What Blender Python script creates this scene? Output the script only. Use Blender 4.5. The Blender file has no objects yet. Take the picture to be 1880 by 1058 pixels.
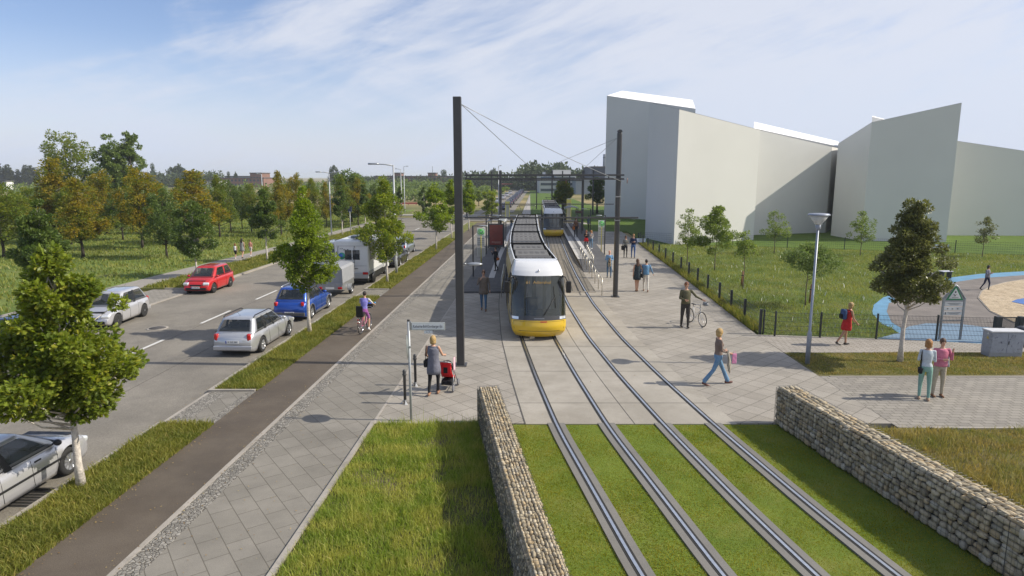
import bpy, bmesh, math, random
import numpy as np
from mathutils import Vector, Matrix
R=math.radians
random.seed(7); RNG=np.random.default_rng(7)
SC=bpy.context.scene; COL=SC.collection
# ---- camera geometry (all positions below were measured on the ground plane) ----
H=6.2; PITCH=math.atan(204/1195); SP=math.sin(PITCH); CP=math.cos(PITCH); S=.038
def G(px,py,z=0.0):
    q=(py-529)/1195; t=(H-z)/(SP+CP*q)
    return ((px-940)/1195*t, t*(CP-SP*q))
def hgt(py,Y):
    q=(py-529)/1195
    return H-(SP+CP*q)/(CP-SP*q)*Y
def Xof(px,Y,z=0.0):
    dep=Y*CP+(H-z)*SP
    return (px-940)/1195*dep
# ---- materials ----
MATS={}
def nt(m): return m.node_tree.nodes, m.node_tree.links
def ramp(n,stops,interp='LINEAR'):
    r=n.new('ShaderNodeValToRGB'); r.color_ramp.interpolation=interp
    e=r.color_ramp.elements
    while len(e)<len(stops): e.new(.5)
    for k,(p,c) in enumerate(stops):
        e[k].position=p; e[k].color=(*c,1) if len(c)==3 else c
    return r
def mat(name,col,rough=.6,metal=0,noise=None,bump=None,coat=0,spec=.5,alpha=1,trans=0,col2=None,ns_detail=4):
    if name in MATS: return MATS[name]
    m=bpy.data.materials.new(name); m.use_nodes=True; n,l=nt(m); b=n['Principled BSDF']
    b.inputs['Base Color'].default_value=(*col,1); b.inputs['Roughness'].default_value=rough
    b.inputs['Metallic'].default_value=metal; b.inputs['Coat Weight'].default_value=coat
    b.inputs['Specular IOR Level'].default_value=spec; b.inputs['Alpha'].default_value=alpha
    b.inputs['Transmission Weight'].default_value=trans
    if noise or bump:
        tc=n.new('ShaderNodeTexCoord')
    if noise:
        sc,amt=noise; t=n.new('ShaderNodeTexNoise'); t.inputs['Scale'].default_value=sc; t.inputs['Detail'].default_value=ns_detail; t.inputs['Roughness'].default_value=.65
        l.new(tc.outputs['Object'],t.inputs['Vector'])
        c2=col2 or tuple(min(1,c*(1+amt)) for c in col); c1=col if col2 else tuple(c*(1-amt) for c in col)
        r=ramp(n,[(.32,c1),(.68,c2)]); l.new(t.outputs['Fac'],r.inputs['Fac']); l.new(r.outputs['Color'],b.inputs['Base Color'])
    if bump:
        sc,st=bump; t2=n.new('ShaderNodeTexNoise'); t2.inputs['Scale'].default_value=sc; t2.inputs['Detail'].default_value=5
        l.new(tc.outputs['Object'],t2.inputs['Vector'])
        bp=n.new('ShaderNodeBump'); bp.inputs['Strength'].default_value=st; bp.inputs['Distance'].default_value=.02
        l.new(t2.outputs['Fac'],bp.inputs['Height']); l.new(bp.outputs['Normal'],b.inputs['Normal'])
    MATS[name]=m; return m
def mixrgb(n,l,a,b,fac,mode='MIX'):
    x=n.new('ShaderNodeMix'); x.data_type='RGBA'; x.blend_type=mode
    for s,i in ((fac,0),(a,6),(b,7)):
        if hasattr(s,'links') or isinstance(s,bpy.types.NodeSocket): l.new(s,x.inputs[i])
        elif i==0: x.inputs[0].default_value=s
        else: x.inputs[i].default_value=(*s,1)
    return x.outputs[2]
def noise(n,l,vec,scale,detail=4,rough=.6):
    t=n.new('ShaderNodeTexNoise'); t.inputs['Scale'].default_value=scale; t.inputs['Detail'].default_value=detail; t.inputs['Roughness'].default_value=rough
    l.new(vec,t.inputs['Vector']); return t.outputs['Fac']
def paving(name,c1,c2,mortar,bw,bh,rot,offset=.5,msize=.012,rough=.8,blot=.18,fine=60,squash=None):
    """slabs laid at an angle, with stains and grain"""
    m=bpy.data.materials.new(name); m.use_nodes=True; n,l=nt(m); b=n['Principled BSDF']
    tc=n.new('ShaderNodeTexCoord'); mp=n.new('ShaderNodeMapping'); mp.inputs['Rotation'].default_value=(0,0,R(rot))
    if squash: mp.inputs['Scale'].default_value=squash
    l.new(tc.outputs['Object'],mp.inputs['Vector'])
    br=n.new('ShaderNodeTexBrick'); l.new(mp.outputs['Vector'],br.inputs['Vector'])
    br.inputs['Scale'].default_value=1; br.inputs['Brick Width'].default_value=bw; br.inputs['Row Height'].default_value=bh
    br.inputs['Mortar Size'].default_value=msize; br.inputs['Mortar Smooth'].default_value=.2; br.offset=offset; br.inputs['Bias'].default_value=0
    br.inputs['Color1'].default_value=(*c1,1); br.inputs['Color2'].default_value=(*c2,1); br.inputs['Mortar'].default_value=(*mortar,1)
    big=noise(n,l,tc.outputs['Object'],.55,5,.7); fin=noise(n,l,tc.outputs['Object'],fine,3,.7)
    r1=ramp(n,[(.3,(1-blot,)*3),(.7,(1+blot*.6,)*3)]); l.new(big,r1.inputs['Fac'])
    r2=ramp(n,[(.3,(.8,)*3),(.7,(1.15,)*3)]); l.new(fin,r2.inputs['Fac'])
    a=mixrgb(n,l,br.outputs['Color'],r1.outputs['Color'],1,'MULTIPLY'); a=mixrgb(n,l,a,r2.outputs['Color'],1,'MULTIPLY')
    l.new(a,b.inputs['Base Color']); b.inputs['Roughness'].default_value=rough; b.inputs['Specular IOR Level'].default_value=.3
    bp=n.new('ShaderNodeBump'); bp.inputs['Strength'].default_value=.5; bp.inputs['Distance'].default_value=.01; bp.invert=True
    l.new(br.outputs['Fac'],bp.inputs['Height']); l.new(bp.outputs['Normal'],b.inputs['Normal'])
    MATS[name]=m; return m
def blotchy(name,cols,scales,rough=.85,bump=None,grain=None):
    """three colours mixed by noises of different size; optional grain multiplies"""
    m=bpy.data.materials.new(name); m.use_nodes=True; n,l=nt(m); b=n['Principled BSDF']
    tc=n.new('ShaderNodeTexCoord'); v=tc.outputs['Object']
    f=noise(n,l,v,scales[0],5,.7); r=ramp(n,[(.38,cols[0]),(.62,cols[1])]); l.new(f,r.inputs['Fac']); c=r.outputs['Color']
    if len(cols)>2:
        f2=noise(n,l,v,scales[1],5,.75); r2=ramp(n,[(.5,(0,0,0)),(.7,(1,1,1))]); l.new(f2,r2.inputs['Fac']); c=mixrgb(n,l,c,cols[2],r2.outputs['Color'])
    if grain:
        f3=noise(n,l,v,grain[0],3,.8); r3=ramp(n,[(.3,(1-grain[1],)*3),(.7,(1+grain[1],)*3)]); l.new(f3,r3.inputs['Fac']); c=mixrgb(n,l,c,r3.outputs['Color'],1,'MULTIPLY')
    l.new(c,b.inputs['Base Color']); b.inputs['Roughness'].default_value=rough; b.inputs['Specular IOR Level'].default_value=.25
    if bump:
        f4=noise(n,l,v,bump[0],5,.7); bp=n.new('ShaderNodeBump'); bp.inputs['Strength'].default_value=bump[1]; bp.inputs['Distance'].default_value=bump[2] if len(bump)>2 else .03
        l.new(f4,bp.inputs['Height']); l.new(bp.outputs['Normal'],b.inputs['Normal'])
    MATS[name]=m; return m
def island(name,stops,rough=.6,nscale=None,nstops=None,translucent=0,tcol=None,spec=.3,nfac=.6):
    """colour by random per island (a leaf, a blade, a stone), optionally blended with a large noise"""
    m=bpy.data.materials.new(name); m.use_nodes=True; n,l=nt(m); b=n['Principled BSDF']
    g=n.new('ShaderNodeNewGeometry'); r=ramp(n,stops); l.new(g.outputs['Random Per Island'],r.inputs['Fac']); c=r.outputs['Color']
    if nscale:
        tc=n.new('ShaderNodeTexCoord'); f=noise(n,l,tc.outputs['Object'],nscale,3,.6); rr=ramp(n,nstops); l.new(f,rr.inputs['Fac'])
        c=mixrgb(n,l,c,rr.outputs['Color'],nfac)
    l.new(c,b.inputs['Base Color']); b.inputs['Roughness'].default_value=rough; b.inputs['Specular IOR Level'].default_value=spec
    if translucent:
        t=n.new('ShaderNodeBsdfTranslucent'); mx=n.new('ShaderNodeMixShader'); mx.inputs[0].default_value=translucent
        br=n.new('ShaderNodeHueSaturation'); br.inputs['Value'].default_value=1.6; br.inputs['Saturation'].default_value=1.1
        l.new(c,br.inputs['Color']); l.new(br.outputs['Color'],t.inputs['Color'])
        out=n['Material Output']; l.new(b.outputs[0],mx.inputs[1]); l.new(t.outputs[0],mx.inputs[2]); l.new(mx.outputs[0],out.inputs['Surface'])
    MATS[name]=m; return m
# ---- mesh builder ----
def rotm(e): return Matrix.Rotation(e[2],3,'Z')@Matrix.Rotation(e[1],3,'Y')@Matrix.Rotation(e[0],3,'X')
class MB:
    def __init__(s): s.v=[]; s.f=[]; s.mi=[]; s.sm=[]
    def add(s,vs,fs,mi=0,smooth=False):
        o=len(s.v); s.v.extend([tuple(p) for p in vs]); 
        for f in fs: s.f.append(tuple(i+o for i in f)); s.mi.append(mi); s.sm.append(smooth)
        return s
    def box(s,c,d,rot=(0,0,0),mi=0,taper=None):
        M=rotm(rot); x,y,z=(k/2 for k in d); tp=taper or 1
        vs=[]
        for k,(a,b_,e) in enumerate([(-1,-1,-1),(1,-1,-1),(1,1,-1),(-1,1,-1),(-1,-1,1),(1,-1,1),(1,1,1),(-1,1,1)]):
            t=tp if e>0 else 1
            p=M@Vector((a*x*t,b_*y*t,e*z)); vs.append((p.x+c[0],p.y+c[1],p.z+c[2]))
        return s.add(vs,[(0,3,2,1),(4,5,6,7),(0,1,5,4),(1,2,6,5),(2,3,7,6),(3,0,4,7)],mi)
    def rbox(s,c,d,r=.02,rot=(0,0,0),mi=0,seg=2):
        """box with rounded vertical and top/bottom edges"""
        M=rotm(rot); x,y,z=(k/2 for k in d); r=min(r,x*.99,y*.99,z*.99)
        prof=[]
        for k in range(seg+1):
            a=math.pi/2*k/seg; prof.append((r*(1-math.sin(a)),-z+r*(1-math.cos(a))))
        prof2=[(i,-zz) for i,zz in reversed(prof)]
        rings=[]
        for ins,zz in prof+prof2:
            ring=[]
            rr=max(r-ins,0.0005)
            for cx,cy,a0 in ((x-r,y-r,0),(-x+r,y-r,90),(-x+r,-y+r,180),(x-r,-y+r,270)):
                for k in range(seg+1):
                    a=R(a0+90*k/seg); ring.append((cx+rr*math.cos(a),cy+rr*math.sin(a),zz))
            rings.append(ring)
        rings=[[tuple(M@Vector(p)+Vector(c)) for p in rg] for rg in rings]
        return s.loft(rings,True,True,mi,smooth=False)
    def loft(s,rings,closed=True,caps=True,mi=0,smooth=True):
        n=len(rings[0]); vs=[p for r in rings for p in r]; fs=[]
        for i in range(len(rings)-1):
            for j in range(n if closed else n-1):
                k=(j+1)%n; fs.append((i*n+j,i*n+k,(i+1)*n+k,(i+1)*n+j))
        if caps and closed: 
            fs.append(tuple(reversed(range(n)))); fs.append(tuple(range((len(rings)-1)*n,len(rings)*n)))
        return s.add(vs,fs,mi,smooth)
    def tube(s,pts,rad,n=8,mi=0,caps=True,smooth=True,closed=False):
        pts=[Vector(p) for p in pts]; 
        if not hasattr(rad,'__len__'): rad=[rad]*len(pts)
        rings=[]; up=None
        for i,p in enumerate(pts):
            if closed: d=(pts[(i+1)%len(pts)]-pts[i-1])
            else: d=(pts[min(i+1,len(pts)-1)]-pts[max(i-1,0)])
            if d.length<1e-9: d=Vector((0,0,1))
            d.normalize()
            if up is None:
                up=Vector((0,0,1)) if abs(d.z)<.9 else Vector((1,0,0))
            a=d.cross(up); 
            if a.length<1e-4: a=d.cross(Vector((0,1,0)))
            a.normalize(); b=a.cross(d); up=b
            rings.append([tuple(p+(a*math.cos(t)+b*math.sin(t))*rad[i]) for t in (2*math.pi*k/n for k in range(n))])
        if closed: rings.append(rings[0])
        return s.loft(rings,True,caps and not closed,mi,smooth)
    def cyl(s,p0,p1,r0,r1=None,n=16,mi=0,smooth=True):
        return s.tube([p0,p1],[r0,r0 if r1 is None else r1],n,mi,smooth=smooth)
    def lathe(s,prof,c=(0,0,0),n=20,mi=0,axis='Z',smooth=True):
        rings=[]
        for r,z in prof:
            rg=[]
            for k in range(n):
                a=2*math.pi*k/n; x,y=r*math.cos(a),r*math.sin(a)
                p=(x,y,z) if axis=='Z' else ((z,x,y) if axis=='X' else (y,z,x))
                rg.append((p[0]+c[0],p[1]+c[1],p[2]+c[2]))
            rings.append(rg)
        return s.loft(rings,True,True,mi,smooth)
    def ball(s,c,r,n=12,mi=0,rot=None):
        if not hasattr(r,'__len__'): r=(r,r,r)
        rings=[]
        m=max(4,n//2)
        for i in range(1,m):
            t=math.pi*i/m; rg=[]
            for k in range(n):
                a=2*math.pi*k/n; p=Vector((r[0]*math.sin(t)*math.cos(a),r[1]*math.sin(t)*math.sin(a),-r[2]*math.cos(t)))
                if rot: p=rotm(rot)@p
                rg.append(tuple(p+Vector(c)))
            rings.append(rg)
        s.loft(rings,True,False,mi,True); o=len(s.v)
        b=Vector((0,0,-r[2])); t=Vector((0,0,r[2]))
        if rot: b=rotm(rot)@b; t=rotm(rot)@t
        s.v.append(tuple(b+Vector(c))); s.v.append(tuple(t+Vector(c))); L=o-n; F=o-n*(m-1)
        for k in range(n):
            s.f.append((o,F+(k+1)%n,F+k)); s.mi.append(mi); s.sm.append(True)
            s.f.append((o+1,L+k,L+(k+1)%n)); s.mi.append(mi); s.sm.append(True)
        return s
    def prism(s,pts,z0,z1,mi=0):
        n=len(pts); a=sum(pts[i][0]*pts[(i+1)%n][1]-pts[(i+1)%n][0]*pts[i][1] for i in range(n))
        if a<0: pts=list(reversed(pts))
        vs=[(p[0],p[1],z0) for p in pts]+[(p[0],p[1],z1) for p in pts]
        fs=[tuple(reversed(range(n))),tuple(range(n,2*n))]+[(i,(i+1)%n,n+(i+1)%n,n+i) for i in range(n)]
        return s.add(vs,fs,mi)
    def grid(s,fn,nu,nv,mi=0,smooth=True,flip=False):
        vs=[fn(i/nu,j/nv) for j in range(nv+1) for i in range(nu+1)]; w=nu+1
        fs=[((j*w+i,j*w+i+1,(j+1)*w+i+1,(j+1)*w+i) if not flip else (j*w+i,(j+1)*w+i,(j+1)*w+i+1,j*w+i+1)) for j in range(nv) for i in range(nu)]
        return s.add(vs,fs,mi,smooth)
    def mesh(s,name,mats):
        me=bpy.data.meshes.new(name); me.from_pydata(s.v,[],s.f)
        if not isinstance(mats,(list,tuple)): mats=[mats]
        for m in mats: me.materials.append(m)
        me.polygons.foreach_set('material_index',s.mi); me.polygons.foreach_set('use_smooth',s.sm); me.update(); return me
    def build(s,name,mats,parent=None,loc=None,rotz=None,mod=None):
        o=bpy.data.objects.new(name,s.mesh(name,mats)); COL.objects.link(o)
        if parent: o.parent=parent
        if loc: o.location=loc
        if rotz is not None: o.rotation_euler=(0,0,rotz)
        return o
def npmesh(name,verts,faces_idx,loops_per,mats,smooth=False):
    """verts (N,3), faces (F,k)"""
    me=bpy.data.meshes.new(name); F=len(faces_idx); k=loops_per
    me.vertices.add(len(verts)); me.vertices.foreach_set('co',np.asarray(verts,np.float32).ravel())
    me.loops.add(F*k); me.loops.foreach_set('vertex_index',np.asarray(faces_idx,np.int32).ravel())
    me.polygons.add(F); me.polygons.foreach_set('loop_start',np.arange(F,dtype=np.int32)*k); me.polygons.foreach_set('loop_total',np.full(F,k,np.int32))
    if smooth: me.polygons.foreach_set('use_smooth',np.ones(F,bool))
    for m in (mats if isinstance(mats,(list,tuple)) else [mats]): me.materials.append(m)
    me.update(calc_edges=True); return me
def link(name,me,parent=None,loc=(0,0,0),rotz=0):
    o=bpy.data.objects.new(name,me); COL.objects.link(o); o.parent=parent; o.location=loc; o.rotation_euler=(0,0,rotz); return o
def tag(o,label,cat,group=None,kind=None):
    o['label']=label; o['category']=cat
    if group: o['group']=group
    if kind: o['kind']=kind
    return o
def thing(name,label,cat,loc=(0,0,0),rotz=0,group=None,scale=1):
    o=bpy.data.objects.new(name,None); COL.objects.link(o); o.location=loc; o.rotation_euler=(0,0,rotz); o.scale=(scale,)*3
    o.empty_display_size=.2
    return tag(o,label,cat,group)
def dup(root,loc,rotz=None,label=None,group=None,scale=None):
    def cp(o,par):
        c=o.copy(); COL.objects.link(c); c.parent=par
        for ch in o.children: cp(ch,c)
        return c
    r=cp(root,None); r.location=loc
    if rotz is not None: r.rotation_euler=(0,0,rotz)
    if label: r['label']=label
    if group: r['group']=group
    if scale: r.scale=(scale,)*3 if not hasattr(scale,'__len__') else scale
    return r
def struct(name,me_or_mb,mats,label,cat):
    o=me_or_mb.build(name,mats) if isinstance(me_or_mb,MB) else link(name,me_or_mb)
    return tag(o,label,cat,None,'structure')
def textmesh(txt,size,m,ext=.002,align='CENTER'):
    cu=bpy.data.curves.new('t','FONT'); cu.body=txt; cu.size=size; cu.extrude=ext; cu.align_x=align; cu.align_y='CENTER'
    o=bpy.data.objects.new('t',cu); COL.objects.link(o)
    dg=bpy.context.evaluated_depsgraph_get(); me=bpy.data.meshes.new_from_object(o.evaluated_get(dg))
    bpy.data.objects.remove(o); bpy.data.curves.remove(cu); me.materials.clear(); me.materials.append(m); return me
def text(name,txt,size,m,parent,loc,rot=(R(90),0,0),ext=.002,align='CENTER'):
    o=link(name,textmesh(txt,size,m,ext,align),parent); o.location=loc; o.rotation_euler=rot; return o
def inpoly(pts,poly):
    x,y=pts[:,0],pts[:,1]; ins=np.zeros(len(pts),bool); n=len(poly)
    for i in range(n):
        x1,y1=poly[i]; x2,y2=poly[(i+1)%n]
        if y1==y2: continue
        c=((y1>y)!=(y2>y))&(x<(x2-x1)*(y-y1)/(y2-y1)+x1); ins^=c
    return ins
def sample_poly(poly,n,rng):
    P=np.array(poly); lo=P.min(0); hi=P.max(0); out=[]; tot=0
    while tot<n:
        q=rng.uniform(lo,hi,(n*2,2)); q=q[inpoly(q,poly)]; out.append(q); tot+=len(q)
    return np.concatenate(out)[:n]
# ---- tracks: centre offset (across the street direction) by distance ----
_y=np.array([2,5,7.5,9.34,11.5,15.3,19.8,24.8,31.4,36,41.3,50,60.4,80,140,400.])
_c1=np.array([4.1,3.35,2.75,2.32,1.93,1.22,.63,.06,-.42,-.6,-.73,-.83,-.88,-.92,-.95,-.95])
_c2=np.array([6.9,6.15,5.52,5.08,4.62,3.95,3.28,2.68,2.2,2.03,1.9,1.8,1.75,1.7,1.65,1.65])
def _sm(ys,cs):
    Y=np.arange(2,400,.25); c=np.interp(Y,ys,cs); k=np.hanning(17); k/=k.sum()
    cp=np.concatenate([c[0]-(c[1]-c[0])*np.arange(8,0,-1),c,np.full(8,c[-1])]); return Y,np.convolve(cp,k,'valid')
_T1=_sm(_y,_c1); _T2=_sm(_y,_c2)
def T(k,Y,off=0.0):
    t=_T1 if k==1 else _T2
    return float(np.interp(Y,t[0],t[1]))+S*Y+off
def C(c): return lambda Y: c+S*Y
def strip(fl,fr,Y0,Y1,z,thick=.15,step=1.0,mb=None,mi=0):
    mb=mb or MB(); n=max(1,int(math.ceil((Y1-Y0)/step))); ys=[Y0+(Y1-Y0)*i/n for i in range(n+1)]
    rings=[[(fl(y),y,z-thick),(fr(y),y,z-thick),(fr(y),y,z),(fl(y),y,z)] for y in ys]
    return mb.loft(rings,True,True,mi,False)
# ---- shared materials ----
asphalt=blotchy('asphalt_road',[(.185,.17,.145),(.235,.216,.184),(.15,.138,.12)],[.35,.12],.85,(70,.5,.006),(45,.38))
bikeasph=blotchy('asphalt_bike_path',[(.098,.080,.062),(.125,.104,.082),(.08,.067,.055)],[.5,.2],.85,(90,.5,.006),(55,.35))
slab_light=paving('paving_light_slabs',(.29,.266,.228),(.34,.313,.272),(.145,.132,.11),.54,.54,49,0,.010,blot=.20)
slab_dark=paving('paving_grey_slabs',(.212,.197,.168),(.242,.225,.194),(.135,.123,.10),.62,.41,54,.5,.009,blot=.24)
block=paving('paving_small_blocks',(0.243,0.225,0.198),(0.306,0.284,0.246),(0.144,0.131,0.106),.30,.20,3,.5,.012,blot=.12)
block2=paving('paving_path_blocks',(.30,.275,.24),(.37,.34,.30),(.17,.15,.12),.24,.16,48,.5,.012,blot=.12)
platm=paving('platform_dark_slabs',(.085,.085,.088),(.11,.11,.113),(.05,.05,.05),.6,.3,2,.5,.006,blot=.12)
trackgrid=paving('track_grid_blocks',(.20,.18,.15),(.25,.225,.19),(.09,.085,.07),.30,.26,2,.0,.045,blot=.15)
conc=blotchy('concrete_slab',[(.285,.262,.222),(.37,.342,.295),(.245,.222,.185)],[.45,.18],.8,(50,.25,.004),(60,.2))
concd=blotchy('concrete_rail_bed',[(0.168,0.162,0.149),(0.207,0.199,0.183),(0.146,0.14,0.13)],[.8,.4],.85,(60,.3,.004),(110,.22))
kerbm=blotchy('granite_kerb',[(.30,.275,.24),(.38,.35,.31),(.24,.22,.19)],[2,1],.8,None,(60,.2))
cobble=bpy.data.materials.new('cobbles'); cobble.use_nodes=True
def _cob():
    n,l=nt(cobble); b=n['Principled BSDF']; tc=n.new('ShaderNodeTexCoord')
    v=n.new('ShaderNodeTexVoronoi'); v.inputs['Scale'].default_value=15; v.feature='DISTANCE_TO_EDGE'; l.new(tc.outputs['Object'],v.inputs['Vector'])
    v2=n.new('ShaderNodeTexVoronoi'); v2.inputs['Scale'].default_value=15; l.new(tc.outputs['Object'],v2.inputs['Vector'])
    r=ramp(n,[(0,(.32,.29,.24)),(.03,(.36,.33,.28)),(.09,(1,1,1))]); l.new(v.outputs['Distance'],r.inputs['Fac'])
    sx=n.new('ShaderNodeSeparateColor'); l.new(v2.outputs['Color'],sx.inputs['Color'])
    r2=ramp(n,[(0,(.17,.16,.14)),(.6,(.25,.235,.205)),(1,(.32,.30,.265))]); l.new(sx.outputs[0],r2.inputs['Fac'])
    l.new(mixrgb(n,l,r2.outputs['Color'],r.outputs['Color'],1,'MULTIPLY'),b.inputs['Base Color']); b.inputs['Roughness'].default_value=.75
    bp=n.new('ShaderNodeBump'); bp.inputs['Strength'].default_value=.7; bp.inputs['Distance'].default_value=.015
    r3=ramp(n,[(0,(0,0,0)),(.15,(1,1,1))]); l.new(v.outputs['Distance'],r3.inputs['Fac']); l.new(r3.outputs['Color'],bp.inputs['Height']); l.new(bp.outputs['Normal'],b.inputs['Normal'])
_cob()
line_white=mat('road_line_white',(.55,.55,.53),.7,noise=(30,.18))
grass_base=blotchy('verge_soil_grass',[(0.1,0.12,0.0275),(0.175,0.18,0.0495),(0.275,0.216,0.11)],[1.2,.8],.95,(25,.8,.05),(40,.35))
dry_base=blotchy('dry_grass_ground',[(.10,.105,.03),(.17,.15,.055),(.20,.16,.10)],[1.0,.7],.95,(25,.8,.05),(40,.35))
meadow_base=blotchy('meadow_ground',[(0.075,0.12,0.0275),(0.125,0.168,0.0385),(0.15,0.144,0.0495)],[.35,.2],.95,(6,.9,.12),(12,.35))
orchard_base=blotchy('orchard_ground',[(0.0938,0.144,0.0275),(0.169,0.222,0.0495),(0.225,0.216,0.077)],[.25,.12],.95,(5,.9,.15),(9,.35))
lawn_base=blotchy('lawn_ground',[(.10,.15,.018),(.15,.20,.028),(.19,.20,.045)],[1.1,.5],.95,(60,.8,.02),(90,.35))
lawn_far=blotchy('lawn_plain',[(.065,.115,.012),(.09,.145,.016),(.055,.10,.012)],[.3,.1],.95,(8,.5,.05),(14,.2))
wild_base=blotchy('bare_soil_grass',[(0.0875,0.096,0.033),(0.125,0.12,0.044),(0.213,0.162,0.11)],[1.3,.45],.95,(25,.8,.05),(40,.35))  # patchy green and brown soil under the whole wild grass patch
LEAF=dict(
 oak=island('leaf_oak',[(0,(0.1,0.144,0.0208)),(.5,(0.179,0.246,0.0323)),(.85,(0.287,0.34,0.0462)),(1,(0.516,0.443,0.0578))],.4,.9,[(.38,(0.1,0.157,0.0208)),(.62,(0.316,0.353,0.0405))],.42,spec=.4,nfac=.45),
 oak2=island('leaf_oak_bright',[(0,(0.0968,0.154,0.018)),(.5,(0.173,0.246,0.028)),(1,(0.302,0.37,0.05))],.4,.9,[(.38,(0.0968,0.159,0.016)),(.62,(0.281,0.329,0.035))],.45,spec=.4,nfac=.45),
 dark=island('leaf_dark',[(0,(0.0538,0.0916,0.0218)),(.6,(0.102,0.158,0.0337)),(1,(0.173,0.225,0.0495))],.45,.8,[(.38,(0.0484,0.0916,0.0198)),(.62,(0.156,0.204,0.0396))],.35,spec=.4,nfac=.4),
 autumn=island('leaf_autumn',[(0,(0.102,0.138,0.0216)),(.4,(0.174,0.193,0.0264)),(.75,(0.29,0.228,0.0288)),(1,(0.464,0.276,0.036))],.55,.7,[(.42,(0.123,0.172,0.024)),(.64,(0.392,0.262,0.0288))],.45,nfac=.5),
 autumn2=island('leaf_turning',[(0,(0.0878,0.135,0.0216)),(.5,(0.149,0.196,0.0288)),(.8,(0.223,0.23,0.0336)),(1,(0.324,0.27,0.036))],.55,.7,[(.44,(0.101,0.162,0.024)),(.68,(0.27,0.243,0.0288))],.45,nfac=.5),
 olive=island('leaf_olive',[(0,(.075,.085,.024)),(.5,(.14,.15,.045)),(1,(.24,.24,.085))],.4,.8,[(.35,(.065,.08,.02)),(.65,(.19,.20,.055))],.3,spec=.5,nfac=.4),
 young=island('leaf_young',[(0,(.11,.16,.03)),(.5,(.17,.23,.045)),(1,(.27,.32,.08))],.5,None,None,.4),
 willow=island('leaf_willow',[(0,(.09,.14,.035)),(.5,(.15,.21,.055)),(1,(.23,.28,.09))],.5,.4,[(.35,(.08,.125,.03)),(.65,(.20,.25,.06))],.35,nfac=.4),
 far=island('leaf_far',[(0,(.03,.05,.02)),(.5,(.05,.08,.028)),(1,(.08,.105,.035))],.7,.05,[(.4,(.035,.06,.022)),(.6,(.085,.105,.035))],.2,nfac=.5),
 poplar=island('leaf_poplar',[(0,(.04,.055,.03)),(1,(.075,.09,.045))],.7,None,None,.2),
)
bark_w=mat('bark_whitewashed',(.55,.50,.44),.9,noise=(14,.3),bump=(30,.6))
bark=mat('bark_brown',(.13,.10,.075),.95,noise=(10,.35),bump=(20,.8))
bark_d=mat('bark_dark',(.06,.048,.038),.95,noise=(10,.35),bump=(20,.8))
BL_wild=island('blade_wild',[(0,(0.134,0.182,0.0275)),(.35,(0.224,0.286,0.0385)),(.7,(0.335,0.377,0.066)),(.92,(0.47,0.451,0.132)),(1,(0.536,0.451,0.209))],.6,1.6,[(.42,(0.179,0.269,0.0385)),(.60,(0.47,0.426,0.11))],.4,nfac=.42)
BL_verge=island('blade_verge',[(0,(0.0945,0.12,0.022)),(.5,(0.176,0.21,0.0308)),(.85,(0.27,0.276,0.0495)),(1,(0.513,0.384,0.143))],.6,.9,[(.35,(0.108,0.138,0.022)),(.65,(0.311,0.276,0.055))],.35,nfac=.45)
BL_dry=island('blade_dry',[(0,(0.144,0.156,0.033)),(.5,(0.252,0.228,0.0605)),(1,(0.432,0.336,0.121))],.7,1.5,[(.35,(0.132,0.18,0.033)),(.65,(0.36,0.264,0.088))],.3,nfac=.5)
BL_lawn=island('blade_lawn',[(0,(0.143,0.18,0.014)),(.5,(0.227,0.24,0.02)),(1,(0.351,0.324,0.045))],.6,1.3,[(.35,(0.143,0.192,0.014)),(.65,(0.338,0.282,0.04))],.35,nfac=.5)
BL_meadow=island('blade_meadow',[(0,(0.108,0.144,0.0275)),(.5,(0.176,0.222,0.0385)),(.9,(0.27,0.288,0.066)),(1,(0.486,0.42,0.22))],.6,.35,[(.35,(0.115,0.162,0.0275)),(.65,(0.297,0.282,0.0605))],.35,nfac=.5)
flowm=mat('flower_white',(.75,.75,.68),.7)
metal_dk=mat('mast_dark_paint',(.045,.045,.047),.45,.0,noise=(3,.12),coat=.1)
metal_gr=mat('galvanised',(.36,.37,.38),.45,.7,noise=(6,.12))
pole_gr=mat('pole_grey_paint',(.42,.44,.46),.45,.2,noise=(5,.08))
pole_bl=mat('pole_bluegrey',(.27,.30,.36),.4,.2,noise=(5,.08))
black=mat('black_plastic',(.015,.015,.016),.5); blackm=mat('black_satin',(.01,.01,.011),.3)
rubber=mat('rubber',(.02,.02,.02),.8,noise=(20,.2)); chrome=mat('chrome',(.7,.7,.72),.15,1)
glass_d=mat('glass_dark',(.085,.095,.105),.06,.65,spec=.8,coat=.4)
glass_c=mat('glass_car',(.05,.06,.065),.04,.35,spec=.9,coat=.8,alpha=.50); seat_c=mat('car_seat',(.075,.072,.07),.85,noise=(9,.2))
fence_m=mat('fence_anthracite',(.022,.028,.032),.5)
white=mat('white_paint',(.78,.78,.76),.4); red_l=mat('tail_light_red',(.45,.01,.01),.2,coat=.6)
lamp_l=mat('headlight_glass',(.75,.78,.8),.1,.4,coat=.8); plate_m=mat('plate_white',(.72,.72,.70),.5); plate_b=mat('plate_blue',(.02,.05,.35),.5)
rail_steel=mat('rail_steel',(.68,.70,.72),.36,1,noise=(12,.1)); groove=mat('rail_groove',(.02,.02,.02),.9)
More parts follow.
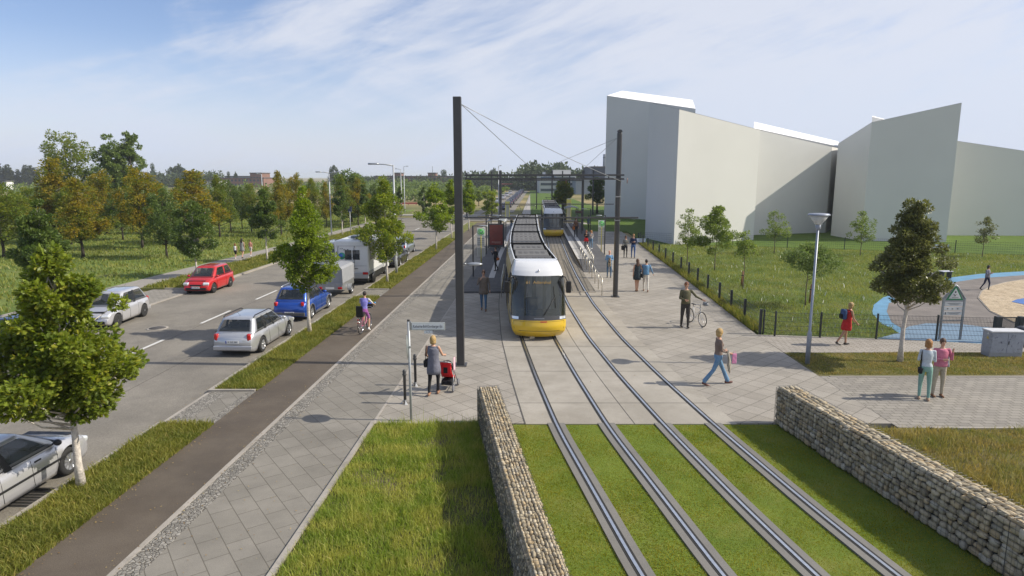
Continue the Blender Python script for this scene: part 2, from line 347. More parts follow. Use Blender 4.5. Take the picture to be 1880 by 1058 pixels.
# ================= GROUND, ROAD, PATHS =================
def ground_far():
    m=bpy.data.materials.new('far_fields'); m.use_nodes=True; n,l=nt(m); b=n['Principled BSDF']; tc=n.new('ShaderNodeTexCoord')
    mp=n.new('ShaderNodeMapping'); mp.inputs['Scale'].default_value=(.006,.022,1); l.new(tc.outputs['Object'],mp.inputs['Vector'])
    f=noise(n,l,mp.outputs['Vector'],1.0,6,.65); r=ramp(n,[(.36,(.08,.11,.035)),(.47,(.20,.18,.08)),(.60,(.34,.27,.14))]); l.new(f,r.inputs['Fac'])
    f2=noise(n,l,tc.outputs['Object'],.25,6,.8); r2=ramp(n,[(.3,(.7,)*3),(.7,(1.2,)*3)]); l.new(f2,r2.inputs['Fac'])
    l.new(mixrgb(n,l,r.outputs['Color'],r2.outputs['Color'],1,'MULTIPLY'),b.inputs['Base Color']); b.inputs['Roughness'].default_value=1; b.inputs['Specular IOR Level'].default_value=.1
    return m
mb=MB(); mb.add([(-3500,-200,-.16),(3500,-200,-.16),(3500,5000,-.16),(-3500,5000,-.16)],[(0,1,2,3)])
struct('ground',mb,ground_far(),'wide flat ground of tan and green fields reaching to the horizon','ground')
cl=C(-9.62); 
def crossing(Y): return 15.85<Y<18.4 or 33.6<Y<36.0
struct('road',strip(C(-19.2),C(-9.6),-6,118,-.10,.04,4),asphalt,'grey asphalt road with parked cars running along the left','road')
struct('cross_road',MB().prism([(-60,96),(60,92),(60,99),(-60,104)],-.14,-.094),asphalt,'asphalt side road crossing behind the tram stop','road')
struct('far_road',strip(C(-11),C(-4.2),118,420,-.10,.04,20),asphalt,'far straight continuation of the road past the crossing','road')
mb=MB(); y=5.2
while y<92:
    strip(lambda Y:S*Y-14.68,lambda Y:S*Y-14.56,y,y+2.75,-.093,.006,3,mb); y+=5.63
struct('road_dashes',mb,line_white,'white dashed centre line painted on the asphalt road','road marking')
mb=MB(); strip(lambda Y:S*Y-14.68,lambda Y:S*Y-14.56,48,88,-.092,.006,10,mb)
# kerbs
mb=MB(); strip(C(-9.68),C(-9.54),-6,15.85,.005,.15,2,mb); strip(C(-9.68),C(-9.54),18.4,33.6,.005,.15,2,mb); strip(C(-9.68),C(-9.54),36,90,.005,.15,4,mb)
strip(C(-9.68),C(-9.54),15.85,18.4,-.06,.08,3,mb); strip(C(-9.68),C(-9.54),33.6,36,-.06,.08,3,mb)
for yy in (15.80,18.42,33.55,36.02): mb.box(((-8.95)+S*yy,yy,-.03),(1.35,.1,.1))
strip(C(-19.32),C(-19.16),-6,29.5,.005,.15,4,mb); strip(C(-19.32),C(-19.16),36.2,90,.005,.15,4,mb); strip(C(-19.32),C(-19.16),29.5,36.2,-.06,.08,4,mb)
mb.box((-20.1+S*36.2,36.2,-.03),(1.7,.12,.1))
struct('road_kerbs',mb,kerbm,'pale granite kerbstones edging both sides of the road','kerb')
# verge right of the road
mb=MB()
for a,b in ((-6,15.8),(18.45,33.5),(36.1,90)): strip(C(-9.54),C(-8.2),a,b,0,.15,3,mb)
struct('road_verge',mb,grass_base,'soil of the narrow grass verge between road and bike path','verge')
mb=MB()
for a,b in ((15.86,18.37),(33.61,35.96)): 
    strip(C(-9.54),C(-9.02),a,b,-.03,.12,1,mb); strip(C(-8.46),C(-8.2),a,b,-.02,.13,1,mb)
struct('cobbled_strips',mb,cobble,'small grey cobbles beside the slab crossings in the verge','paving')
mb=MB()
for a,b in ((15.86,18.37),(33.61,35.96)): strip(C(-9.02),C(-8.46),a,b,-.025,.12,1,mb)
struct('verge_crossing_paving',mb,slab_dark,'slab crossings that interrupt the grass verge by the road','paving')
struct('bike_path',strip(C(-8.2),C(-6.72),-6,90,.0,.12,3),bikeasph,'smooth brown grey asphalt bike path along the verge','path')
mb=MB(); strip(C(-6.74),C(-6.64),-6,90,.012,.12,3,mb); strip(C(-4.20),C(-4.10),-6,15.85,.05,.15,1,mb); strip(C(-4.18),C(-4.12),15.85,34.6,.006,.1,2,mb)
struct('path_edging',mb,kerbm,'thin pale edging stones along bike path and grass','kerb')
struct('cobble_band',strip(C(-6.64),C(-6.24),-6,90,.003,.12,3),cobble,'narrow band of small cobbles between bike path and slabs','paving')
struct('walkway',strip(C(-6.24),C(-4.15),-6,90,.0,.12,3),slab_dark,'grey pavement of slabs laid at an angle beside the bike path','pavement')
# plaza of light slabs
pr=[(10.9,15.5),(9.75,19.85),(9.75,25.3),(11.3,45),(12.3,61.5),(13.6,75),(7,75)]
def fr(Y): return float(np.interp(Y,[15.5,19.85,25.3,45,61.5,75,90],[9.7,9.7,9.75,11.15,12.05,12.6,13.3]))
struct('plaza',strip(lambda Y:T(1,Y,-.65) if 0 else (-4.15+S*Y),fr,15.8,75,-.004,.12,1.5),slab_light,'light slab plaza laid in a diamond pattern round the tram tracks','pavement')
# concrete track bed
struct('track_slab',strip(lambda Y:T(1,Y,-1.42),lambda Y:T(2,Y,1.25),15.75,34.9,.003,.1,.8),conc,'pale concrete slab carrying the tram rails over the plaza','track bed')
mb=MB()
for Y in (17.3,20.3,23.4,26.6,30.0,33.2): 
    mb.add([(T(1,Y,-1.42),Y-.012,.0065),(T(2,Y,1.25),Y-.012,.0065),(T(2,Y,1.25),Y+.012,.0065),(T(1,Y,-1.42),Y+.012,.0065)],[(0,1,2,3)])
strip(lambda Y:(T(1,Y)+T(2,Y))/2-.01,lambda Y:(T(1,Y)+T(2,Y))/2+.01,15.75,34.9,.0068,.003,.8,mb)
strip(lambda Y:T(1,Y,-1.44),lambda Y:T(1,Y,-1.41),15.75,34.9,.0068,.003,.8,mb)
struct('slab_joints',mb,mat('joint_dark',(.09,.085,.075),.9),'dark joints between the concrete track slabs','paving')
struct('track_grid',strip(lambda Y:T(1,Y,-1.2),lambda Y:T(2,Y,1.2),34.9,95,.004,.1,1.5),trackgrid,'small grid paving between the rails at the tram stop','track bed')
mb=MB(); mb.box((T(2,34.95,.0),34.95,.02),(2.3,.12,.04)); struct('grid_edge_kerb',mb,kerbm,'pale kerb where grid paving meets the concrete track slab','kerb')
# lawn between gabion walls with rail beds
struct('track_lawn',strip(lambda Y:T(1,Y)-2.3,lambda Y:T(2,Y)+3.3,2.0,15.76,-.02,.1,.8),lawn_base,'soil under the mown lawn between the tram rails','lawn')
mb=MB()
for k in (1,2):
    for s_ in (-.64,.64): strip(lambda Y:T(k,Y,s_-.215),lambda Y:T(k,Y,s_+.215),2.0,15.8,.012,.14,.5,mb)
struct('rail_beds',mb,concd,'dark grey concrete strips beside each rail in the lawn','track bed')
def rails():
    a=MB(); g=MB()
    for k in (1,2):
        for s_ in (-.64,.64):
            e=.03
            strip(lambda Y:T(k,Y,s_-.075),lambda Y:T(k,Y,s_+.075),2.0,100,.0165,.02,.6,g)
            strip(lambda Y:T(k,Y,s_-.030),lambda Y:T(k,Y,s_+.026),2.0,100,.024,.02,.6,a)
    return a,g
a,g=rails()
struct('rail_grooves',g,groove,'black flange grooves running beside the shining rails','tram rails')
struct('tram_rails',a,rail_steel,'four shining steel tram rails curving through plaza and lawn','tram rails')
# wild grass patch left of left wall, dry patch right of right wall
def wl(Y): return float(np.interp(Y,[2,7.84,9.5,12.35,15.8],[.95+.1,.32,.06,-.34,-.83]))
def wr(Y): return float(np.interp(Y,[2,7.8,9.34,11.59,15.74],[8.9,8.15,7.79,7.42,6.74]))
struct('wild_grass_soil',strip(C(-4.1),lambda Y:wl(Y)+.2,2,15.8,-.01,.12,1),wild_base,'soil of the tall wild grass patch left of the gabion wall','ground')
struct('right_grass_soil',strip(lambda Y:wr(Y)+.2,lambda Y:30,2,15.5,-.01,.12,1),dry_base,'soil of the rough grass bank right of the gabion wall','ground')
# right-hand paths
struct('block_pavement',MB().prism([(9.7,19.8),(60,19.6),(60,15.4),(9.7,15.5)],-.12,0.0),block,'wide pavement of small grey blocks on the right','pavement')
struct('dry_verge',MB().prism([(9.74,22.6),(9.70,19.82),(60,19.62),(60,22.9)],-.12,.0),dry_base,'soil of the dry grass strip round the right street tree','verge')
struct('side_path',MB().prism([(9.75,22.62),(60,22.92),(60,24.2),(18.6,24.0),(9.75,25.3)],-.12,-.002),block2,'narrow block path running along the playground fence','path')
mb=MB(); mb.box((35,15.45,-.02),(49,.1,.1)); mb.box((34.5,19.72,-.02),(49,.08,.08)); mb.box((35,22.72,-.03),(50,.08,.1),rot=(0,0,.006)); struct('verge_kerbs',mb,kerbm,'pale kerbs edging the dry verge and block pavement','kerb')
struct('meadow',MB().prism([(9.95,25.2),(18.6,24.05),(70,24.05),(70,50),(41,52),(13.4,61.4),(12.2,61.4)],-.14,-.012),meadow_base,'soil of the wild meadow behind the playground fence','meadow')
struct('building_lawn',MB().prism([(12.7,62.0),(41,52.4),(110,47),(110,140),(8,140),(9,96),(13.3,75)],-.14,-.02),lawn_far,'smooth bright lawn in front of the white buildings','lawn')
struct('far_verge_lawn',MB().prism([(3.2,112),(18,112),(16,330),(9,330)],-.14,-.03),lawn_far,'far strip of bright lawn beside the distant road','lawn')
struct('far_pavement',strip(C(-2.6),lambda Y:3.2+S*(Y-112),112,330,-.05,.1,20),mat('far_pavement_grey',(.33,.31,.28),.9),'pale far pavement beside the distant road','pavement')
mb=MB().prism([(-4,88),(60,84),(60,87),(-4,91.5)],-.14,-.05); mb.prism([(-40,109),(60,104),(60,106),(-40,112)],-.14,-.05); struct('far_crosswalks',mb,mat('far_pavement_grey',(.33,.31,.28),.9),'pale paths crossing the street behind the tram stop','path')
struct('stop_end_lawn',MB().prism([(8,75.2),(13.2,75.2),(60,72),(60,84),(8,87.5)],-.15,-.04),lawn_far,'lawn strip behind the tram stop','lawn')
# left pavement, verge, orchard
def lp(c): return lambda Y: c+S*Y+1.0*(1/(1+math.exp(-(Y-50)/5)))-.5
struct('left_path',strip(lp(-23.9),lp(-22.0),-6,90,-.004,.12,2),mat('left_path_grey',(.27,.25,.22),.9,noise=(3,.15)),'grey footpath on the far side of the road','path')
struct('driveway',strip(C(-21.6),C(-19.3),29.6,36.1,-.05,.08,3),block,'paved gap in the far verge where a silver car stands','driveway')
mb=MB(); strip(lambda Y:lp(-22.0)(Y),C(-19.32),-6,29.5,0,.15,3,mb); strip(lambda Y:lp(-22.0)(Y),C(-19.32),36.25,90,0,.15,3,mb)
struct('left_verge',mb,grass_base,'soil of the grass verge on the far side of the road','verge')
struct('orchard_ground',strip(lambda Y:-160,lp(-23.9),-6,125,.0,.15,3),orchard_base,'soil of the tree meadow left of the road','meadow')
# platforms
pl=MB(); strip(lambda Y:S*Y-4.12,lambda Y:T(1,Y,-1.2),34.7,86,.09,.15,1.5,pl)
struct('left_platform',pl,platm,'dark slab tram platform left of the yellow trams','platform')
def pr_(Y): return float(np.interp(Y,[42.5,50,64,90],[6.7,7.15,7.85,9.2]))
pl=MB(); strip(lambda Y:T(2,Y,1.2),pr_,47.5,86,.26,.3,1.5,pl)
pts=[(T(2,42.5,1.25),42.5),(pr_(42.5),42.5),(pr_(47.5),47.5),(T(2,47.5,1.2),47.5)]
v=[(p[0],p[1],.0) for p in pts]+[(pts[0][0],pts[0][1],.02),(pts[1][0],pts[1][1],.02),(pts[2][0],pts[2][1],.26),(pts[3][0],pts[3][1],.26)]
pl.add(v,[(0,3,2,1),(4,5,6,7),(0,1,5,4),(1,2,6,5),(3,0,4,7)])
struct('right_platform',pl,platm,'dark raised tram platform with a ramp on the right','platform')
tl=mat('tactile_white',(.46,.45,.43),.8,noise=(20,.1))
mb=MB(); strip(lambda Y:T(1,Y,-2.25),lambda Y:T(1,Y,-1.9),39.5,86,.096,.01,1.5,mb); strip(lambda Y:T(2,Y,1.2),lambda Y:T(2,Y,1.42),47.5,86,.266,.01,1.5,mb)
strip(lambda Y:T(2,Y,2.0),lambda Y:T(2,Y,2.32),47.6,86,.266,.01,1.5,mb)
Y=47.7
while Y<66: mb.box((T(2,Y,1.55),Y,.264),(.32,.28,.012)); Y+=.62
struct('platform_stripes',mb,tl,'white guide stripes and edge dashes on both platforms','platform marking')
# playground
def P2(pts): return [G(*p) for p in pts]
pg=MB().prism(P2([(1601,575),(1604,560),(1622,546),(1660,535),(1735,511),(1800,503),(1900,497),(2100,490),(2100,640),(1900,636),(1612,621),(1650,612),(1640,604),(1618,594)]),-.05,.0)
struct('playground_border',pg,mat('playground_blue',(.11,.26,.40),.7,noise=(1.5,.15),bump=(60,.2)),'bright blue rubber border of the playground','playground surface')
pg=MB().prism(P2([(1628,572),(1632,557),(1662,545),(1735,521),(1800,511),(1900,504),(2100,498),(2100,630),(1900,626),(1660,606),(1637,592)]),-.04,.004)
struct('playground_asphalt',pg,mat('playground_grey',(.17,.15,.135),.85,noise=(.9,.22),bump=(60,.2)),'worn grey playground surface curving round the sand','playground surface')
pg=MB().prism(P2([(1614,621),(1652,611),(1668,600),(1700,594),(1760,595),(1850,606),(1960,628),(1950,637)]),-.03,.008)
struct('playground_blue_field',pg,mat('playground_pale_blue',(.17,.26,.36),.75,noise=(.8,.12),bump=(60,.2)),'pale blue rubber field just behind the fence','playground surface')
sp_=P2([(1797,548),(1803,536),(1822,526),(1850,519),(1900,512),(2000,508),(2100,530),(2050,580),(1950,606),(1860,592),(1818,572)])
struct('sandpit_kerb',MB().prism([(x+(x-27)*.012,y+(y-31)*.02) for x,y in sp_],-.02,.03),kerbm,'pale curved kerb round the sand pit','kerb')
sand=blotchy('sand',[(.40,.32,.22),(.50,.41,.29),(.30,.23,.15)],[1.2,2.2],.95,(2.2,1,.12),(14,.25))
struct('sand_pit',MB().prism(sp_,-.01,.045),sand,'trampled pale sand of the playground pit','sand')
struct('sand_blue_patch',MB().prism(P2([(1857,556),(1866,552),(1885,549),(1930,548),(1930,562),(1885,562)]),.0,.06),mat('blue_patch',(.05,.14,.40),.6),'blue mat lying in the sand pit','playground surface')
# ================= GRASS (uncountable) =================
def blades(name,poly,n,h,w,m,label,cat='grass',z=0,bend=.5,clump=0,seed=3,zfn=None,keep=None):
    rng=np.random.default_rng(seed)
    p=sample_poly(poly,n,rng)
    if clump:
        k=max(1,n//clump); c=sample_poly(poly,k,rng); p=c[rng.integers(0,k,n)]+rng.normal(0,.10,(n,2)); p=p[inpoly(p,poly)]
    if keep is not None: p=p[keep(p)]
    n=len(p); a=rng.uniform(0,2*np.pi,n); hh=rng.uniform(h[0],h[1],n)*rng.uniform(.6,1.0,n); ww=w*rng.uniform(.6,1.4,n)
    # patchy height
    hh*=.75+.35*np.sin(p[:,0]*1.3+2*np.sin(p[:,1]*.9))*np.cos(p[:,1]*1.7+np.sin(p[:,0]*2.1))
    dx,dy=np.cos(a),np.sin(a); lx=rng.normal(0,bend,n)*hh; ly=rng.normal(0,bend,n)*hh
    b0=np.stack([p[:,0]-dx*ww,p[:,1]-dy*ww,np.full(n,z-.01)],1); b1=np.stack([p[:,0]+dx*ww,p[:,1]+dy*ww,np.full(n,z-.01)],1)
    m0=np.stack([p[:,0]-dx*ww*.8+lx*.35,p[:,1]-dy*ww*.8+ly*.35,z+hh*.6],1); m1=np.stack([p[:,0]+dx*ww*.8+lx*.35,p[:,1]+dy*ww*.8+ly*.35,z+hh*.6],1)
    t=np.stack([p[:,0]+lx,p[:,1]+ly,z+hh],1)
    V=np.stack([b0,b1,m1,m0,t],1).reshape(-1,3); base=(np.arange(n)*5)[:,None]
    F=np.concatenate([base+np.array([0,1,2]),base+np.array([0,2,3]),base+np.array([3,2,4])])
    me=npmesh(name,V,F,3,m); o=link(name,me); return tag(o,label,cat,None,'stuff')
def cpoly(cl_,cr_,y0,y1): return [(cl_+S*y0,y0),(cr_+S*y0,y0),(cr_+S*y1,y1),(cl_+S*y1,y1)]
wpoly=[(-4.05+S*8,8),(.45,8),(.02,9.8),(-.38,12.35),(-.83,15.78),(-4.05+S*15.8,15.78)]
# the shaded foot of the wall is thinner and has bare spots
def kp(p):
    q=np.random.default_rng(1).uniform(0,1,len(p)); d=(-.6-(p[:,1]-12)*.1)-p[:,0]
    bare=(np.sin(p[:,0]*3.1+1)*np.cos(p[:,1]*1.9)>.1)&(d<1.0)&(p[:,1]<13)
    thin=np.sin(p[:,0]*2.3+np.sin(p[:,1]*1.1)*2)*np.cos(p[:,1]*2.7+p[:,0])>.45
    return ~((bare&(q<.8))|(thin&(q<.6)))
blades('wild_grass',wpoly,60000,(.09,.26),.0055,BL_wild,'tall yellow green wild grass left of the gabion wall',bend=.45,seed=11,keep=kp)
blades('wild_grass_stalks',wpoly,1500,(.35,.6),.004,BL_wild,'taller dry stalks rising from the wild grass',bend=.2,seed=12)
for i,(a,b,n_) in enumerate(((7.5,15.75,34000),(18.5,33.45,34000),(36.1,66,26000))):
    blades('verge_grass',cpoly(-9.5,-8.16,a,b),n_,(.08,.24) ,.007 if i<2 else .014,BL_verge,['weedy green grass on the nearest verge beside the bike path','green grass on the middle verge beside the parked silver wagon','green and yellow grass on the far verge behind the blue car'][i],bend=.5,seed=20+i)
tl_=[(T(1,Y)-1.9-(15.6-Y)*.03,Y) for Y in (7,9,11,13,15.72)]+[(T(2,Y)+2.85+(15.6-Y)*.02,Y) for Y in (15.72,13,11,9,7)]
def kl(p):
    ok=np.ones(len(p),bool)
    for k in (1,2):
        t=np.interp(p[:,1],*(_T1 if k==1 else _T2))+S*p[:,1]
        for s_ in (-.64,.64): ok&=np.abs(p[:,0]-t-s_)>.222
    return ok
def kw(p): return (p[:,0]>np.interp(p[:,1],[7,15.8],[.9,-.33]))&(p[:,0]<np.interp(p[:,1],[7,9.34,11.59,15.74],[8.2,7.77,7.4,6.72]))&kl(p)
blades('mown_grass',tl_,150000,(.02,.05),.0045,BL_lawn,'short mown bright lawn between the tram rails',bend=.6,z=-.02,seed=31,keep=kw)
blades('bank_grass',[(7.6,13),(7.2,15.4),(20,15.3),(20,8),(8.8,8)],60000,(.08,.28),.007,BL_dry,'rough dry and green grass behind the right gabion wall',bend=.5,seed=41,keep=lambda p:p[:,0]>np.interp(p[:,1],[8,9.8,15.8],[8.75,8.4,7.25]))
blades('dry_verge_grass',[(9.78,22.5),(9.8,19.95),(24,19.9),(24,22.6)],46000,(.03,.11),.008,BL_dry,'short half dry grass round the right street tree',bend=.6,seed=42)
mpoly=[(9.98,25.3),(14,24.85),(26,24.3),(60,30),(60,49),(41,51.6),(13.2,61),(12.15,61)]
def km(p):
    pgp=[G(*q) for q in [(1601,575),(1604,560),(1622,546),(1660,535),(1735,511),(1800,503),(1900,497),(2100,490),(2100,640),(1900,636),(1612,621),(1650,612),(1640,604),(1618,594)]]
    return ~inpoly(p,pgp)
blades('meadow_grass',mpoly,150000,(.07,.27),.011,BL_meadow,'uneven wild meadow grass behind the playground fence',bend=.55,seed=51,keep=km)
fringe=[(9.8,26),(10.25,26),(12.5,61),(11.9,61),(11.0,45)]
blades('fence_foot_grass',fringe,16000,(.2,.6),.010,BL_verge,'tall weeds growing along the foot of the path fence',bend=.3,seed=52)
blades('meadow_flowers',mpoly,1100,(.22,.30),.014,flowm,'small white flowers scattered through the meadow','flowers',bend=.3,seed=53,keep=km)
opoly=[(lp(-24.1)(Y),Y) for Y in (12,25,40,50,60,80,100,120)]+[(-110,120),(-75,60),(-45,30),(-28,12)]
blades('orchard_grass',opoly,110000,(.15,.4),.035,BL_meadow,'rough green grass under the autumn trees',bend=.6,seed=54)
for i,(a,b,n_) in enumerate(((12,29.4,14000),(36.4,85,26000))):
    blades('far_verge_grass',[(lp(-21.9)(a),a),(S*a-19.4,a),(S*b-19.4,b),(lp(-21.9)(b),b)],n_,(.12,.32),.018,BL_verge,['green grass on the far verge left of the silver hatchback','green grass on the far verge behind the red car'][i],bend=.5,seed=60+i)
# fallen leaves and grit along the edges, cracks in the asphalt
rng=np.random.default_rng(77); P=[]
for c0,c1,y0,y1,n_ in ((-8.22,-7.9,7,60,900),(-6.95,-6.3,7,50,500),(-8.1,-4.2,7,45,700),(-9.95,-9.7,9,60,500),(-4.1,4,16,40,260),(-19.1,-18.7,20,70,400)):
    Y=rng.uniform(y0,y1,n_); P.append(np.stack([rng.uniform(c0,c1,n_)+S*Y,Y,np.full(n_,.018 if c0>-9 else -.088)],1))
P=np.concatenate(P); D=rng.normal(0,1,P.shape); D[:,2]*=.15; D/=np.linalg.norm(D,axis=1)[:,None]; sd=np.stack([-D[:,1],D[:,0],D[:,2]*0],1); L=rng.uniform(.012,.045,(len(P),1))
V=np.stack([P,P+D*L*.5+sd*L*.35,P+D*L,P+D*L*.5-sd*L*.35],1).reshape(-1,3); V[:,2]=np.maximum(V[:,2],np.repeat(P[:,2],4)); b_=(np.arange(len(P))*4)[:,None]
tag(link('fallen_leaves',npmesh('fallen_leaves',V,np.concatenate([b_+np.array([0,1,2]),b_+np.array([0,2,3])]),3,island('dead_leaf',[(0,(.16,.09,.03)),(.5,(.28,.18,.06)),(1,(.38,.30,.12))],.8))),'dry fallen leaves strewn along path and kerb edges','leaves',None,'stuff')
mb=MB(); rr=random.Random(9)
def crack(x,y,z,a,n,st,w):
    pts=[(x,y)]
    for k in range(n): a+=rr.uniform(-.5,.5)*.6; x+=math.cos(a)*st; y+=math.sin(a)*st; pts.append((x,y))
    for (x0,y0),(x1,y1) in zip(pts,pts[1:]):
        nx,ny=-(y1-y0),(x1-x0); L_=math.hypot(nx,ny); ww=w*rr.uniform(.5,1.3)/L_; mb.add([(x0-nx*ww,y0-ny*ww,z),(x0+nx*ww,y0+ny*ww,z),(x1+nx*ww,y1+ny*ww,z),(x1-nx*ww,y1-ny*ww,z)],[(0,3,2,1)])
for k in range(16): Y=rr.uniform(12,60); crack(S*Y+rr.uniform(-18.5,-10.5),Y,-.0955,rr.choice((0,1.57,3.1))+rr.uniform(-.4,.4),14,.14,.006)
for k in range(5): Y=rr.uniform(10,40); crack(S*Y-7.45,Y,.0045,rr.uniform(0,3),7,.12,.004)
for c_ in (-12.2,-14.45): crack(S*11+c_,11,-.0955,math.atan(1/S),1,60,.007) if 0 else strip(lambda Y:S*Y+c_-.006,lambda Y:S*Y+c_+.006,10,90,-.0952,.003,20,mb)
struct('asphalt_cracks',mb,mat('crack_dark',(.055,.05,.045),.9),'dark hairline cracks and seams in the asphalt','road marking')
# small road things
def manhole(x,y,z,r,label):
    t=thing('manhole_cover',label,'manhole cover',(x,y,z),0)
    MB().lathe([(r,0),(r,.01),(r-.05,.012)],n=28).build('rim',kerbm,t); m=MB().lathe([(r*.78,.0),(r*.78,.016)],n=28)
    for k in range(8): m.box((math.cos(k*.785)*r*.4,math.sin(k*.785)*r*.4,.017),(.12*r,.3*r,.006),(0,0,k*.785))
    m.build('lid',mat('cast_iron',(.13,.12,.11),.6,.6,noise=(20,.2)),t)
x,y=G(289,603,-.1); manhole(x,y,-.1,.42,'round manhole cover in the asphalt road behind the silver wagon')
#x,y=G(509,776); manhole(x,y,.0,.16,'small round cover in the cobble band by the bike path')
t=thing('drain_grate','dark slotted drain grate in the gutter beside the nearest silver car','drain',(-9.95+S*12.3,12.1,-.1),R(-2))
m=MB()
for k in range(7): m.box((0,-.33+k*.11,.008),(.5,.05,.02))
m.build('slats',mat('cast_iron',(.13,.12,.11),.6,.6),t); MB().box((0,0,.001),(.54,.8,.006)).build('pit',groove,t)
# ================= TREES =================
OAK=[(0,0),(.10,.12),(.30,.16),(.16,.30),(.36,.44),(.18,.52),(.34,.72),(.14,.76),(.12,.92),(0,1)]
def leaves(P,Ndir,size,rng,shape='kite',droop=.3):
    """P (n,3) points, Ndir (n,3) outward; returns verts, tri faces"""
    n=len(P); d=Ndir+rng.normal(0,.75,(n,3)); d[:,2]-=droop; d/=np.linalg.norm(d,axis=1)[:,None]+1e-9
    up=rng.normal(0,.55,(n,3))+np.array([0,0,1.0]); up-=(up*d).sum(1)[:,None]*d; up/=np.linalg.norm(up,axis=1)[:,None]+1e-9
    sd=np.cross(d,up); L=(size*rng.uniform(.65,1.35,n))[:,None]
    if shape=='oak':
        prof=OAK; V=[]
        left=[P+L*(d*v+sd*u*1.0+up*(-.25*abs(u))) for u,v in prof]; right=[P+L*(d*v-sd*u+up*(-.25*abs(u))) for u,v in prof[1:-1]]
        V=np.stack(left+right,1); k=V.shape[1]; m=len(prof)
        tri=[]
        mid=[0,m-1]
        ls=list(range(m)); 
        # fan from tip & base
        for i in range(1,m-1): tri.append((0,i,i+1) if i<m-1 else None)
        rs=[0]+[m+i for i in range(m-2)]+[m-1]
        for i in range(1,m-1): tri.append((0,rs[i+1],rs[i]))
        tri=np.array(tri)
    else:
        V=np.stack([P,P+L*(d*.45+sd*.30-up*.05),P+L*d,P+L*(d*.45-sd*.30-up*.05)],1); tri=np.array([(0,1,2),(0,2,3)]); k=4
    F=(np.arange(n)*k)[:,None,None]+tri[None]; return V.reshape(-1,3),F.reshape(-1,3)
def crown_clumps(h0,h1,rad,n,rng,profile,fill=.35,cr=(.18,.32)):
    """clump centres within an envelope: profile(t)->relative radius; returns (x,y,z,r)"""
    out=[]
    while len(out)<n:
        t=rng.uniform(0,1); a=rng.uniform(0,2*np.pi); pr=profile(t)
        if rng.uniform()>pr+.15: continue
        lob=1+.26*math.sin(a*3+t*9+n)+.18*math.sin(a*5-t*14)
        rr=rad*pr*lob*(rng.uniform(.55,1.0) if rng.uniform()>fill else rng.uniform(.1,.6))
        out.append((rr*math.cos(a),rr*math.sin(a),h0+(h1-h0)*t,rad*rng.uniform(*cr)*(.65+.5*pr)))
    out.append((0,0,h1-.25*rad*.4,rad*cr[0]*.8))
    return np.array(out)
PROF=dict(
 oak=lambda t: max(.07,min(1,.38+t*2.2)*(1-.95*max(0,t-.25)/.75)**.9),
 coneb=lambda t: max(.08,(1-t*.95)**.55*min(1,.6+t*2.2)),
 cone=lambda t: max(.06,(1-t*.97)**.7*min(1,.6+t*2.4)),
 egg=lambda t: max(.08,math.sin(math.pi*(t*.88+.08))**.7*(1.08-.35*t)),
 round=lambda t: max(.1,math.sin(math.pi*(t*.8+.1))**.6),
 pop=lambda t: max(.1,math.sin(math.pi*(t*.85+.1))**.5),
)
def tree_meshes(name,h,rad,h0,nclump,nleaf,lsize,leafmat,barkmat,prof='oak',seed=1,trunk_r=None,shape='kite',fill=.35,cr=(.2,.34),lean=(0,0),flat=.75,extra_tip=0,limbs=1.0):
    rng=np.random.default_rng(seed); pf=PROF[prof]
    cl_=crown_clumps(h0+rad*.15,h,rad,nclump,rng,pf,fill,cr)
    cl_[:,0]+=lean[0]*(cl_[:,2]/h); cl_[:,1]+=lean[1]*(cl_[:,2]/h)
    w=cl_[:,3]**2; w/=w.sum(); idx=rng.choice(len(cl_),nleaf,p=w)
    u=rng.normal(0,1,(nleaf,3)); u/=np.linalg.norm(u,axis=1)[:,None]; rr=rng.uniform(.25,1,nleaf)**.5
    off=u*rr[:,None]*cl_[idx,3][:,None]; off[:,2]*=flat
    P=cl_[idx,:3]+off
    axis=np.stack([lean[0]*P[:,2]/h,lean[1]*P[:,2]/h,np.clip(P[:,2]-rad*.5,h0,h)],1)
    N=u*.6+(P-axis)/(np.linalg.norm(P-axis,axis=1)[:,None]+1e-6)*.7
    V,F=leaves(P,N,lsize,rng,shape); crown=npmesh(name+'_crown',V,F,3,leafmat)
    r0=trunk_r or h*.016; mb=MB(); top=h*.88
    pts=[]; k=8; ph=rng.uniform(0,6)
    for i in range(k+1):
        z=top*i/k; pts.append((lean[0]*z/h+.03*h*.12*math.sin(ph+i*1.3),lean[1]*z/h+.03*h*.12*math.cos(ph+i*1.7),z))
    pts[0]=(0,0,-.05); rads=[max(.006,r0*(1.25 if i==0 else 1.0)*(1-.93*(i/k))) for i in range(k+1)]
    mb.tube(pts,rads,10)
    pa=np.array(pts)
    for c in cl_[:int(len(cl_)*limbs)]:
        zb=max(h0*.85,c[2]-.55*math.hypot(c[0],c[1])-.1); zb=min(zb,top*.95); 
        bx=np.interp(zb,pa[:,2],pa[:,0]); by=np.interp(zb,pa[:,2],pa[:,1]); rb=max(.006,r0*(1-.93*zb/top)*.45)
        mid=((bx+c[0])/2+rng.normal(0,.03*rad),(by+c[1])/2+rng.normal(0,.03*rad),zb+(c[2]-zb)*.38)
        mb.tube([(bx,by,zb),mid,tuple(c[:3])],[rb,rb*.65,.004+rb*.2],5)
    return mb.mesh(name+'_trunk',barkmat),crown
TCACHE={}
def tree(kindname,label,x,y,meshes,group=None,rot=0,scale=1,z=0,cat='tree'):
    t=thing(kindname,label,cat,(x,y,z),rot,group,1)
    t.scale=scale if hasattr(scale,'__len__') else (scale,)*3
    link('trunk',meshes[0],t); link('crown',meshes[1],t); return t
